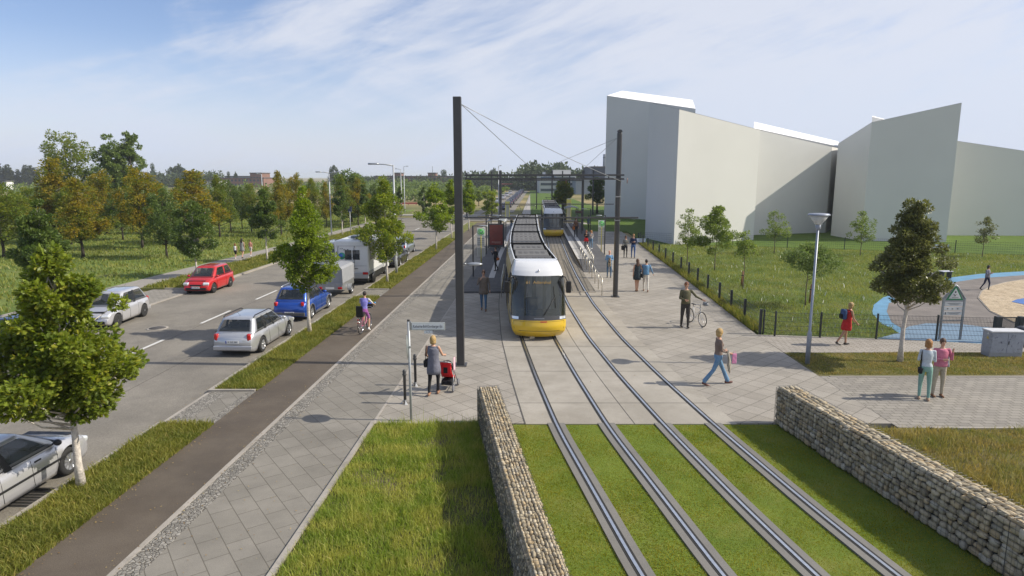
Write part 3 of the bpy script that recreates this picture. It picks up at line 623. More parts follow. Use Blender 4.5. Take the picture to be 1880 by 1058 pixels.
def treepx(kind,label,px,py,ytop,wpx,hb,leaf,seed,group=None,ncl=46,nl=9000,ls=.12,bk=None,prof='oak',shape='kite',tr=None,lean=(0,0),z=0,fill=.3,cr=(.2,.34),flat=.75,limbs=1.0):
    """a tree whose foot, top, crown width and crown foot were measured in the photograph"""
    x,y=G(px,py,z); h=hgt(ytop,y)-z; rad=.80*wpx/2/1195*(y*CP+ (H-h*.6)*SP); h0=hgt(hb,y)-z
    ms=tree_meshes(kind,h,rad,h0,ncl,nl,ls,LEAF[leaf],bk or bark_w,prof,seed,tr,shape,fill,cr,lean,flat,limbs=limbs)
    return tree(kind,label,x,y,ms,group,z=z)
sg='young street trees along the road'
treepx('oak_tree','nearest oak with a whitewashed trunk on the verge at the lower left',150,895,468,352,778,'oak',5,sg,150,24000,.10,shape='oak',tr=.085,lean=(-.08,0),cr=(.11,.21),fill=.3,flat=.8)
treepx('oak_tree','tall bright green oak with a white trunk beside the blue car',569,612,346,132,540,'oak2',8,sg,120,26000,.095,tr=.075,cr=(.14,.25),fill=.3,flat=.9)
treepx('oak_tree','dark leaved oak standing beside the white camper',711,519,331,124,482,'oak',13,sg,100,20000,.115,tr=.07,cr=(.15,.26),flat=.9)
treepx('oak_tree','broad light green young oak on the verge left of the tall dark mast',801,458,336,86,425,'oak2',14,sg,50,8000,.17,tr=.07,cr=(.18,.3))
treepx('oak_tree','young oak just beyond the broad light green one, half behind the tall mast',829,437,331,40,408,'oak2',15,sg,34,5000,.2,tr=.07)
treepx('oak_tree','street oak whose crown shows just right of the tall dark mast',861,424,333,46,392,'oak2',16,sg,34,5000,.22,tr=.08)
treepx('oak_tree','small round street tree left of the tram shelter roof',899,402,352,36,393,'oak',17,sg,28,3500,.22,tr=.08,prof='round')
treepx('oak_tree','dark oak rising behind the crown of the nearest oak',93,588,371,112,505,'dark',18,sg,90,14000,.13,tr=.07,cr=(.15,.26),flat=.9)
treepx('oak_tree','small full green tree with a white trunk behind the red car',362,508,368,90,480,'dark',19,sg,54,9000,.14,tr=.07,cr=(.18,.32),prof='egg')
treepx('oak_tree','small green tree with a white trunk beside the three walkers',491,480,350,74,440,'dark',21,sg,44,7000,.16,tr=.07,cr=(.18,.3))
treepx('oak_tree','slim dark tree with a white trunk right of the left double lamp',629,432,343,40,404,'dark',22,sg,30,4500,.2,tr=.07)
treepx('oak_tree','slim tree beyond the dark one with the double lamp on its left',671,418,340,34,396,'dark',23,sg,26,3500,.22,tr=.07)
for i,(px,py,tp,w) in enumerate(((700,405,345,24),(716,398,338,22),(690,398,345,22),(735,398,345,18),(779,400,345,26))):
    treepx('oak_tree',['slim street tree just behind the dark oak by the camper','narrow tree behind the right road lamp','narrow tree left of the two far lamps','small tree right of the two far lamps','small tree before the red sandstone coloured edge at the road bend'][i],px,py,tp,w,py-12,'dark',30+i,sg,18,2200,.26,tr=.09)
treepx('street_tree','dense olive green street tree with a whitewashed trunk in the dry verge',1652,664,374,156,562,'olive',41,None,130,36000,.09,tr=.085,prof='coneb',cr=(.17,.27),lean=(.12,0),fill=.3)
# young trees in the meadow
yg='young trees in the meadow before the white buildings'
for i,(px,py,tp,w,hb,lf,n_) in enumerate(((1261,487,386,38,450,'young',1000),(1312,497,384,64,462,'young',4200),(1364,530,426,38,470,'young',600),(1421,466,386,40,440,'young',900),(1478,562,452,92,500,'willow',1900),(1579,470,388,36,440,'young',1000),(1803,472,400,34,445,'olive',700))):
    t=treepx('young_tree',['thin airy sapling left of the bushy willow by the path fence','bushy light green willow before the middle of the white walls','bare stemmed sapling right of the bushy willow','airy sapling before the recessed bright white wall','wide thin crowned young tree left of the tall grey lamp','airy sapling standing left of the big olive green tree','small airy sapling at the far right before the white wall'][i],px,py,tp,w*1.6,hb+6,lf,60+i,yg,40,int(n_*3.0),.105,bk=bark,tr=.035,prof='egg',cr=(.16,.3),fill=.4)
# bushes by the fence
# ---- meadow trees (autumn tinted) : six source meshes reused ----
src={}
for k,(lf,pf,sd) in enumerate((('autumn','cone',71),('autumn','egg',72),('autumn2','cone',73),('autumn2','egg',74),('dark','egg',75),('autumn','cone',76))):
    src[k]=tree_meshes('linden',7.0,2.1,1.5,80,10500,.17,LEAF[lf],bark_d,pf,sd,.11,fill=.3,cr=(.16,.26),flat=.95)
og='autumn tinted trees in rows in the left meadow'
ORCH=[(8,473,333,112,3,'turning tree cut by the left photo edge, front row'),(111,446,291,116,0,'big rusty tree topped by the left tall poplar like tree'),(131,449,345,70,2,'green brown tree just right of the big rusty tree trunk'),(153,473,330,104,5,'rust coloured front row tree right of the big rusty tree'),
(197,431,316,72,1,'yellowish tree below the gap between the two tall green trees'),(226,441,350,60,4,'dark green tree below the tall double crowned green tree'),(262,457,312,92,1,'golden topped tree right of the tall double crowned green tree'),(307,474,348,76,4,'dull dark green front row tree left of the small tree behind the red car'),
(362,446,313,118,0,'wide golden brown tree rising behind the small tree behind the red car'),(404,436,322,62,2,'orange edged tree right of the wide golden brown one'),(424,428,332,52,4,'dark green tree between two orange ones before the far brick building'),(462,426,338,38,3,'slender orange tree left of the small tree by the three walkers'),
(517,434,316,52,5,'pointed autumn tree left of the tall bright green oak'),(548,428,322,50,1,'autumn tree directly behind the tall bright green oak'),(576,424,328,38,3,'slender autumn tree right of the tall bright green oak crown'),(630,416,322,46,2,'autumn tree before the large rounded willow'),(658,414,330,46,1,'golden tree at the right foot of the large willow'),
(60,438,345,64,3,'green brown tree left of the big rusty tree'),(178,428,340,60,0,'rusty tree seen between two front row trees'),(290,430,335,50,3,'turning tree behind the dull dark green front tree'),(334,428,330,54,5,'orange tree behind the small tree of the red car'),(445,420,345,34,4,'small dark tree left of the slender orange tree'),(492,420,342,34,3,'small turning tree behind the tree of the three walkers'),(600,418,335,34,0,'rusty tree left of the left double lamp'),(690,412,338,34,4,'dark tree at the right end of the meadow row'),(30,428,350,50,2,'green brown tree in the second row at the far left'),(245,424,345,44,2,'brown green tree behind the golden topped tree')]
for i,(px,py,tp,w,k,lb) in enumerate(ORCH):
    x,y=G(px,py); h=hgt(tp,y); rad=w/2/1195*y
    tree('linden_tree',lb,x,y,src[k],og,rot=i*1.37,scale=(rad/2.1*.98,rad/2.1*.98,h/7.0))
treepx('willow_tree','large rounded light green willow at the far end of the tree meadow',645,408,312,72,400,'willow',81,None,60,8000,.28,bk=bark,prof='round',tr=.2)
def bigtree(label,px,ytop,wpx,Y,leaf,seed,prof,kind='tall_tree',n_=9000,ls=.34,h0=.25,lean=(0,0)):
    h=hgt(ytop,Y); rad=wpx/2/1195*Y; ms=tree_meshes(kind,h,rad,h*h0,80,n_,ls,LEAF[leaf],bark_d,prof,seed,.28,fill=.25,cr=(.15,.27),lean=lean)
    return tree(kind,label,(px-940)/1195*Y,Y,ms)
bigtree('tallest dull green tree with a rounded crown rising over the rusty trees',136,244,90,112,'autumn2',91,'round')
bigtree('left crown of the pair of tall green trees above the meadow',216,250,52,108,'willow',92,'egg')
bigtree('right crown of the pair of tall green trees above the meadow',252,247,52,110,'willow',93,'egg')
bigtree('low dark tree in the gap between the tall trees above the meadow',205,300,60,115,'dark',94,'round',n_=5000)
# two trees before the far white building
treepx('linden_tree','dense conical green yellow tree before the far white office building',1034,395,330,44,378,'autumn2',95,None,50,6500,.3,bk=bark_d,prof='egg',tr=.2)
treepx('linden_tree','dark dense tree beside the left edge of the tall white walls',1096,392,330,42,375,'dark',96,None,46,6000,.3,bk=bark_d,prof='round',tr=.2)
# ---- distant trees ----
pop=tree_meshes('poplar',14,1.7,1.5,34,1500,.9,LEAF['poplar'],bark_d,'pop',101,.25,limbs=.2)
rng=random.Random(5)
for i in range(14):
    px=2+i*5.4; tree('poplar_tree','slim dark poplar in the far row at the left horizon',(px-940)/1195*420,420+rng.uniform(-4,4),pop,'far row of poplars at the left horizon',rot=i,scale=(rng.uniform(.9,1.25),)*2+(rng.uniform(.78,1.05),))
rnd=[tree_meshes('far_tree',12,5,.6,40,3200,1.0,LEAF['far'],bark_d,'round',110+k,.3,limbs=.2,cr=(.2,.35)) for k in range(3)]
far=[(291,303,9,'slim dark tree on the horizon right of the two tall green trees'),(338,305,22,'rounded tree on the horizon above the golden brown tree'),(325,309,14,'smaller horizon tree left of the rounded one'),(427,317,7,'small horizon tree left of the brick building'),(440,318,7,'second small horizon tree left of the brick building'),(617,306,16,'round topped horizon tree above the willow'),(817,314,14,'round tree on the horizon beside the long brick building'),(907,312,18,'round horizon tree beside the far road lamp')]
for i,(px,tp,w,lb) in enumerate(far):
    Y=430; h=hgt(tp,Y); r=w/2/1195*Y; tree('far_tree',lb,(px-940)/1195*Y,Y,rnd[i%3],None,rot=i,scale=(r/5,r/5,h/12))
def wood(name,segs,label,seed,leaf='far'):
    """a belt of trees that reads as one mass: many crowns in one object"""
    rng=np.random.default_rng(seed); Vs=[];Fs=[];o=0
    for x0,x1,Y,ytop,dy,dep,n_ in segs:
        for k in range(n_):
            px=rng.uniform(x0,x1); y=Y+rng.uniform(0,dep); h=max(1.2,hgt(ytop+rng.uniform(-dy,dy),Y)); r=h*rng.uniform(.35,.6)
            x=(px-940)/1195*y; m=int(60+70*min(1,h/8)); c=rng.normal(0,1,(m,3)); c/=np.linalg.norm(c,axis=1)[:,None]
            lob=1+.25*np.sin(c[:,0]*5+k)+.2*np.sin(c[:,2]*7+c[:,1]*4)
            P=np.array([x,y,h*.5])+c*np.array([r,r,h*.52])*lob[:,None]*rng.uniform(.6,1,(m,1))**.4
            V,F=leaves(P,c,h*.16+.25,rng); Vs.append(V);Fs.append(F+o);o+=len(V)
    me=npmesh(name,np.concatenate(Vs),np.concatenate(Fs),3,LEAF[leaf]); return tag(link(name,me),label,'trees',None,'stuff')
wood('distant_woods',[(-60,300,440,331,3,30,80),(280,420,400,322,5,30,60),(400,690,470,334,3,40,120),(655,860,380,328,3,50,170),(840,1110,330,323,4,30,150),(965,1035,300,308,4,30,40),(1035,1115,300,318,4,20,24),(1880,2300,300,322,4,60,60)],'continuous dark belt of distant woods along the horizon',121)
wood('field_bushes',[(650,860,230,338,3,60,90),(700,880,170,350,3,40,36),(450,640,230,340,4,60,40),(-40,100,180,345,5,60,30),(250,470,210,345,4,60,30),(855,900,190,345,4,60,16)],'loose bushes scattered over the tan fields',122,'willow')
for i,(px,py,tp) in enumerate(((912,372,350),(925,366,349),(940,360,346),(897,378,352),(883,386,352),(948,356,345),(868,392,350))):
    treepx('street_tree','small yellow green tree in the far row along the distant street',px-18,py,tp,16,py-8,'young',130+i,'far row of small street trees',16,900,.4,tr=.1,bk=bark)
# ================= GABION WALLS =================
def ico():
    bm=bmesh.new(); bmesh.ops.create_icosphere(bm,subdivisions=2,radius=1); v=np.array([list(p.co) for p in bm.verts]); f=np.array([[x.index for x in q.verts] for q in bm.faces]); bm.free(); return v,f
ICO_V,ICO_F=ico()
def stones(cells,rng):
    """cells: list of (origin, u, v, n, su, sv, depth) -> blocky rocks filling each cell"""
    n=len(cells); p=4.6; base=ICO_V/ (np.abs(ICO_V)**p).sum(1)[:,None]**(1/p)
    V=np.empty((n,len(base),3))
    for i,(o,u,v,w,su,sv,d) in enumerate(cells):
        q=base*np.array([su*.5*rng.uniform(.85,.97),sv*.5*rng.uniform(.82,.96),d])
        k=rng.uniform(0,6,3); s_=rng.uniform(.06,.22)
        q=q*(1+s_*np.sin(base[:,[1,2,0]]*2.3+k)); a=rng.normal(0,.10); ca,sa=math.cos(a),math.sin(a)
        q=np.stack([q[:,0]*ca-q[:,1]*sa,q[:,0]*sa+q[:,1]*ca,q[:,2]+rng.uniform(-.022,.012)],1)
        V[i]=np.array(o)+q[:,:1]*u+q[:,1:2]*v+q[:,2:]*w
    F=(np.arange(n)*len(base))[:,None,None]+ICO_F[None]; return V.reshape(-1,3),F.reshape(-1,3)
def fill_face(P0,U,Lu,Vv,Lv,N,rng,rh=(.06,.11),rl=(.08,.2),depth=.05):
    cells=[]; v=0
    while v<Lv-.02:
        h=min(rng.uniform(*rh),Lv-v); 
        if Lv-v-h<.035: h=Lv-v
        u=-rng.uniform(0,.06)
        while u<Lu:
            l_=rng.uniform(*rl); 
            cu=u+l_/2; hh=h*rng.uniform(.92,1.12)
            cells.append((P0+U*min(max(cu,l_*.4),Lu-.03)+Vv*(v+h/2),U,Vv,N,l_*1.02,hh*1.04,depth)); u+=l_
        v+=h
    return cells
stone_m=island('gabion_stone',[(0,(.20,.17,.12)),(.2,(.36,.30,.20)),(.5,(.50,.43,.30)),(.72,(.47,.34,.18)),(.88,(.60,.54,.42)),(1,(.26,.24,.20))],.85,9,[(.4,(.26,.22,.15)),(.65,(.52,.45,.33))],spec=.2,nfac=.35)
wire_m=mat('gabion_wire',(.10,.10,.095),.5,.6)
def gabion(name,label,Ln,Rn,Ht,seed,dense):
    rng=np.random.default_rng(seed); t=thing('gabion_wall',label,'gabion wall',(Ln[0][0],Ln[0][1],0),0,None); off=np.array([Ln[0][0],Ln[0][1],0])
    cells=[]; core=MB(); wire=MB(); up=np.array([0,0,1.])
    for i in range(len(Ln)-1):
        a=np.array([*Ln[i],0.])-off; b=np.array([*Ln[i+1],0.])-off; c=np.array([*Rn[i],0.])-off; d=np.array([*Rn[i+1],0.])-off
        L=np.linalg.norm(b-a); U=(b-a)/L; N=np.array([U[1],-U[0],0]); N=N if N@(a-c)>0 else -N
        W=np.linalg.norm(c-a)
        for (s0,e0,nn) in ((a,b,N),(c,d,-N)):
            cells+=fill_face(s0+nn*.0,(e0-s0)/np.linalg.norm(e0-s0),np.linalg.norm(e0-s0),up,Ht-.03,nn,rng,*dense)
        X_=(c-a)/W
        cells+=fill_face(a+up*(Ht),U,L,X_,W,up,rng,dense[0],dense[1],depth=.04)
        e=.045
        q=[a+X_*e,b+X_*e,d-X_*e,c-X_*e]; core.add([tuple(p) for p in q]+[tuple(p+up*(Ht-.04)) for p in q],[(0,3,2,1),(4,5,6,7),(0,1,5,4),(1,2,6,5),(2,3,7,6),(3,0,4,7)])
        nb=int(round(L/1.0)) or 1
        def bar(p,q,r): wire.tube([tuple(p),tuple(q)],r,4,caps=False,smooth=False)
        k=0
        while k*.1<=L+1e-6:
            r=.0045 if abs((k*.1)%1.0)<.02 else .0028; s_=k*.1
            bar(a+U*s_+N*.052,a+U*s_+N*.052+up*(Ht+.01),r); bar(a+U*s_+N*.052+up*(Ht+.045),c+U*s_-N*.052+up*(Ht+.045),r); bar(c+U*s_-N*.052,c+U*s_-N*.052+up*(Ht+.01),r); k+=1
        for j in range(1,11): bar(a+N*.052+up*(Ht*j/10),b+N*.052+up*(Ht*j/10),.0045 if j in (5,10) else .0028)
        for j in range(0,5): bar(a+X_*(W*j/4)+up*(Ht+.045),b+X_*(W*j/4)+up*(Ht+.045),.0045 if j in (0,4) else .0028)
        if i==0: # end face
            cells+=fill_face(a-U*.0,X_,W,up,Ht-.03,-U,rng,*dense)
            bar(a-U*.05,a-U*.05+up*Ht,.0045); bar(c-U*.05,c-U*.05+up*Ht,.0045)
            for j in range(1,11): bar(a-U*.052+up*(Ht*j/10),c-U*.052+up*(Ht*j/10),.0016)
    V,F=stones(cells,rng); link('stone_fill',npmesh('stones',V,F,3,stone_m,False),t); core.build('core',groove,t); wire.build('wire_mesh',wire_m,t)
gabion('gl','gabion wall of flat buff stones between wild grass and tram lawn',[(-.83,15.83),(-.34,12.35),(.06,9.51),(.38,7.4),(1.05,3.2)],[(-.39,15.87),(.10,12.40),(.50,9.56),(.83,7.47),(1.50,3.27)],.93,3,((.045,.08),(.07,.15)))
gabion('gr','gabion wall of rounded buff stones between tram lawn and grass bank, on the right',[(6.73,15.8),(7.25,12.3),(7.77,9.34),(8.9,3.2)],[(7.21,15.87),(7.73,12.37),(8.25,9.41),(9.38,3.27)],.95,4,((.085,.15),(.10,.25)))
# ================= WHITE BUILDINGS =================
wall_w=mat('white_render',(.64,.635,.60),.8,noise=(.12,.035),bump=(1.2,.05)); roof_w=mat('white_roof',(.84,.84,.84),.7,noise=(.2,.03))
def wbuild(label,fp):
    """fp: list of ((x,y), y_pixel_of_top)"""
    cx=sum(p[0][0] for p in fp)/len(fp); cy=sum(p[0][1] for p in fp)/len(fp)
    t=thing('white_building',label,'building',(cx,cy,0),0,'plain white buildings behind the meadow')
    n=len(fp); lo=[(p[0][0]-cx,p[0][1]-cy,-.05) for p in fp]; hi=[(p[0][0]-cx,p[0][1]-cy,hgt(p[1],p[0][1])) for p in fp]
    MB().add(lo+hi,[(i,(i+1)%n,n+(i+1)%n,n+i) for i in range(n)]).build('wall',wall_w,t)
    c=(sum(p[0] for p in hi)/n,sum(p[1] for p in hi)/n,sum(p[2] for p in hi)/n)
    e=.10
    cap=[(p[0],p[1],p[2]+.02) for p in hi]+[(c[0],c[1],c[2]+.02)]
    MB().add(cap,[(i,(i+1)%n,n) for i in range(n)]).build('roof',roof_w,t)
def X1(px,Y): return (px-940)/1195*Y*.985
wbuild('tall leftmost white block with a bright sloping roof',[((14.36,101.98),176),((25,91.5),200),((X1(1262,118)*1.01,118),184),((X1(1138,125),125),167)])
wbuild('white block with a narrow dark corner face behind the couple at the fence',[((13.70,67.02),188),((15.06,60.43),201),((24.23,65.25),239),((30,85),236),((18.5,85),198)])
wbuild('recessed white wall block carrying a slanting shadow',[((26.0,70.6),238.5),((35.46,73.7),270),((48,95),276),((34,98),252)])
wbuild('white block behind the recessed one, showing only its bright slanting roof',[((X1(1379,100),100),236),((X1(1538,100),100),270),((X1(1534,120),120),260),((X1(1379,120),120),224)])
wbuild('large white block rising to a sharp point at its right corner',[((34.39,70.2),264),((34.46,64.11),225),((42.13,63.02),189),((47,75),212),((41,82),268)])
wbuild('small white block peeping over the sharp pointed one',[((X1(1592,96),96),215),((X1(1640,96),96),226),((X1(1640,104),104),226),((X1(1592,104),104),213)])
wbuild('long low white block leaving the photo at the right edge',[((44.5,70.3),253),((75,68.6),334),((82,92),322),((52,97),240)])
wbuild('tiny low white block in the gap between the large ones',[((X1(1509,86.6),86.6),391),((X1(1530,86.6),86.6),391),((X1(1530,92),92),390),((X1(1509,92),92),390)])
# ================= FAR BUILDINGS =================
glz=mat('window_dark_far',(.05,.07,.09),.25); brick=mat('brick_far',(.22,.12,.09),.9,noise=(.3,.15)); dkr=mat('roof_dark_far',(.09,.08,.085),.8); lt=mat('render_far',(.50,.50,.48),.8); bl=mat('metal_bluegrey_far',(.26,.29,.33),.6)
def farb(name,label,px0,px1,Y,yt,dep,wm,rows=0,cols=0,roofm=None,base=None,band=False):
    x0,x1=(px0-940)/1195*Y,(px1-940)/1195*Y; h=hgt(yt,Y); w=x1-x0; t=thing(name,label,'building',((x0+x1)/2,Y,0))
    MB().box((0,dep/2,h/2-.1),(w,dep,h)).build('wall',wm,t); MB().box((0,dep/2,h+.05),(w+.6,dep+.6,.5)).build('roof',roofm or dkr,t)
    if rows:
        for r in range(rows):
            z=h*(r+.55)/(rows+.1)
            if band: MB().box((0,-.04,z),(w*.94,.12,h/rows*.42)).build('window',glz,t)
            else:
                for c in range(cols): MB().box((-w/2+w*(c+.5)/cols,-.04,z),(w/cols*.5,.12,h/rows*.45)).build('window',glz,t)
    return t,h,w
t,h,w=farb('office_building','white far office block with dark window bands behind the tram stop',990,1056,255,322,30,lt,3,1,mat('roof_light_far',(.6,.6,.6),.7),band=True)
MB().box((2,10,h+1.0),(7,8,2.2)).build('roof_box',lt,t); MB().box((-5,8,h+.6),(1.2,1.2,1.4)).build('vent',bl,t)
text('sign','NEXERO',1.5,mat('sign_blue_far',(.03,.12,.30),.6),t,(-3.6,-.2,h-1.0),ext=.05)
farb('workshop_hall','long blue grey hall right of the far office block',1056,1112,240,331,40,bl,0,0,bl)
farb('workshop_hall','dark blue flat hall above the blue grey one at the white walls',1084,1114,262,307,30,mat('hall_dark',(.045,.055,.08),.6),0,0)
t=thing('chimney','slim grey chimney left of the tall white walls on the horizon','chimney',((1107-940)/1195*330,330,0)); MB().lathe([(1.1,0),(.8,hgt(284,330)),(.6,hgt(283,330))],n=12).build('shaft',bl,t); MB().lathe([(1.0,hgt(290,330)),(1.0,hgt(289,330))],n=12).build('ring',metal_dk,t)
farb('brick_building','long red brown brick building on the horizon left of the bright oak',396,490,400,327,20,brick,2,14)
t,h,w=farb('brick_building','dark roofed taller block on the long brick building at the left',466,487,405,318,14,brick,1,4)
farb('apartment_house','pale apartment house before the long brick building at the left',385,404,370,332,14,lt,3,5)
farb('flat_hall','low pale blue hall roof left of the brick building tower',420,468,430,324,30,bl,0,0)
farb('brick_building','low brick building with many windows on the horizon behind the right lamp',690,836,395,324,14,brick,2,18)
t,h,w=farb('brick_building','small square tower block above the horizon right of the first lamp arm',726,740,396,318,10,brick,1,2)
t,h,w=farb('brick_building','square tower block with a thin aerial near the tall mast',788,802,396,318,10,brick,1,2); MB().cyl((0,4,h),(0,4,h+4),.12,n=6).build('aerial',metal_dk,t)
for i,(px,Y,lb) in enumerate(((4,420,'tiny white house among the far poplars at the left edge'),(20,330,'tiny white shed on the field at the far left'),(37,420,'second tiny white house among the far poplars'))):
    farb('small_house',lb,px-3,px+3,Y,333 if i==1 else 325,5,white,1,2,roofm=dkr)
mb=MB(); Y=330; x0,x1=(920-940)/1195*Y,(985-940)/1195*Y
t=thing('rail_bridge','thin red footbridge crossing the far street','bridge',((x0+x1)/2,Y,0)); w=x1-x0; rd=mat('bridge_red',(.42,.10,.08),.6)
MB().box((0,0,hgt(338,Y)),(w,1.5,.45)).build('deck',rd,t)
for k in (-1,0,1): MB().box((k*w*.46,0,hgt(338,Y)/2),(.5,.8,hgt(338,Y))).build('pillar',metal_dk,t)
Y=150; t=thing('red_barrier','low red barrier at the far bend of the road','barrier',(Xof(735,Y),Y,-.1)); MB().box((0,0,.35),(8.0,.2,.4)).build('board',rd,t); 
for k in range(5): MB().box((-3.6+k*1.8,0,.1),(.12,.12,.4)).build('leg',metal_dk,t)
# ================= CATENARY MASTS =================
def mast(label,px,py,ytop,w,d=None,rnd=False,group=None,name='catenary_mast'):
    x,y=G(px,py); h=hgt(ytop,y); t=thing(name,label,'mast',(x,y,0),0,group); d=d or w
    if rnd:
        m=MB(); m.rbox((0,0,h/2-w*.25),(w,d,h-w*.5),w*.3); rings=[]
        for k in range(6):
            a=k/5*math.pi/2; s_=math.cos(a); rings.append([(x_*w/2*s_+0,y_*d/2,h-w*.5+math.sin(a)*w*.5) for x_,y_ in ((-1,-1),(1,-1),(1,1),(-1,1))])
        m.loft(rings[:-1],True,True,0,False); m.build('post',metal_dk,t)
    else: MB().rbox((0,0,h/2),(w,d,h),.02).build('post',metal_dk,t)
    MB().rbox((0,0,.015),(w+.16,d+.16,.03),.01).build('base_plate',metal_dk,t)
    return t,x,y,h
def cable(t,p,q,r=.012,sag=.0,name='cable'):
    p=Vector(p);q=Vector(q); MB().tube([p+(q-p)*(i/8)+Vector((0,0,-sag*4*(i/8)*(1-i/8))) for i in range(9)],r,5).build(name,metal_gr,t)
def pxz(px,py,Y): z=hgt(py,Y); return (Xof(px,Y,z),Y,z)
tL,xL,yL,hL=mast('tallest dark square catenary mast left of the front tram, behind the woman with the stroller',846,670,178,.255)
tR,xR,yR,hR=mast('dark catenary mast with a rounded top right of the ramp railing',1129.5,545,238,.25,rnd=True)
def loc(t,p): return tuple(Vector(p)-t.location)
a=(xL+.13,yL,hgt(192,yL)); cable(tL,loc(tL,a),loc(tL,pxz(975,309,33.6))); cable(tL,loc(tL,a),loc(tL,pxz(1143,334,33.6)),sag=.1)
a=(xR-.13,yR,hgt(254,yR)); cable(tR,loc(tR,a),loc(tR,pxz(1000,309,60))); cable(tR,loc(tR,a),loc(tR,pxz(1068,313,60)))
for z_ in (4.0,5.2): MB().rbox((0,0,z_),(.27,.27,.05),.01).build('clamp',metal_gr,tR)
# lamp on the left mast
MB().tube([(.12,0,hgt(485,yL)),(.22,0,hgt(485,yL)+.01)],.025,6).build('lamp_arm',metal_gr,tL)
m=MB(); m.ball((.50,0,hgt(485,yL)),(.26,.14,.055),16); m.build('lamp_head',mat('lamp_head_grey',(.34,.36,.38),.35,.6),tL)
MB().rbox((.085,.14,hgt(485,yL)),(.06,.06,.16),.01).build('bracket',metal_gr,tL)
def beam(label,p,q,s,cat='beam',dbl=False,hang=()):
    x0,y0,z0=p; x1,y1,z1=q; t=thing('catenary_beam',label,cat,((x0+x1)/2,y0,z0)); w=x1-x0
    if dbl:
        MB().rbox((0,0,.09),(w,.12,.09),.01).build('upper_tube',metal_dk,t); MB().rbox((0,0,-.10),(w,.12,.09),.01).build('lower_tube',metal_dk,t)
        for k in range(int(w/1.4)+1): MB().rbox((-w/2+.3+k*1.4,0,0),(.06,.05,.12),.005).build('web',metal_dk,t)
    else: MB().rbox((0,0,0),(w,s,s),.012).build('tube',metal_dk,t)
    for hx in hang:
        MB().cyl((hx,0,-.05),(hx,0,-.32),.02,n=8).build('insulator',mat('insulator',(.25,.12,.08),.4),t)
    return t
beam('double dark crossbeam at the height of the horizon between the two big masts',pxz(853,325,33.45),pxz(1146,325,33.45),.1,dbl=True,hang=(1.1,4.2))
beam('nearer lower crossbeam passing in front of the front tram roof',pxz(853,400,33.42),pxz(1172,402,33.42),.085)
mg='far row of slim dark masts at the tram stop'
mast('thick dark far mast behind the left shelter',919,450,313,.24)
mast('thick dark far mast right of the second tram',1068.5,428,313,.26)
beam('thin far crossbeam between the second row masts, above the second tram',pxz(921,375,60),pxz(1127,375,60),.08)
beam('far double crossbeam behind the one at the horizon line',pxz(919,330,72.6),pxz(1069,330,72.6),.1,dbl=True)
for px,py,yt,w,lb in ((903,396,315,.24,'slim far mast just left of the shelter'),(1088,394,312,.26,'slim far mast beside the tall white wall'),(1013,392,313,.24,'slim far mast rising behind the second tram'),(1045,386,320,.24,'slim far mast in front of the dense conical tree'),(857,398,317,.22,'slim far mast just right of the tallest mast'),(985,384,331,.2,'slim far mast behind the pantograph of the front tram'),(1032,386,314,.24,'slim far mast left of the conical tree')):
    mast(lb,px,py,yt,w,group=None)
cw=thing('contact_wire','thin overhead contact wire above the left track','wire',(0,20,5.6)); ow=thing('contact_wire','thin overhead contact wire above the right track','wire',(0,20,5.6))
for k,o in ((1,cw),(2,ow)): MB().tube([(T(k,Y)-0,Y-20,-1.75+ (1.7 if 0 else 0)) for Y in np.arange(33.4,112,5)],.011,5).build('wire',metal_dk,o)
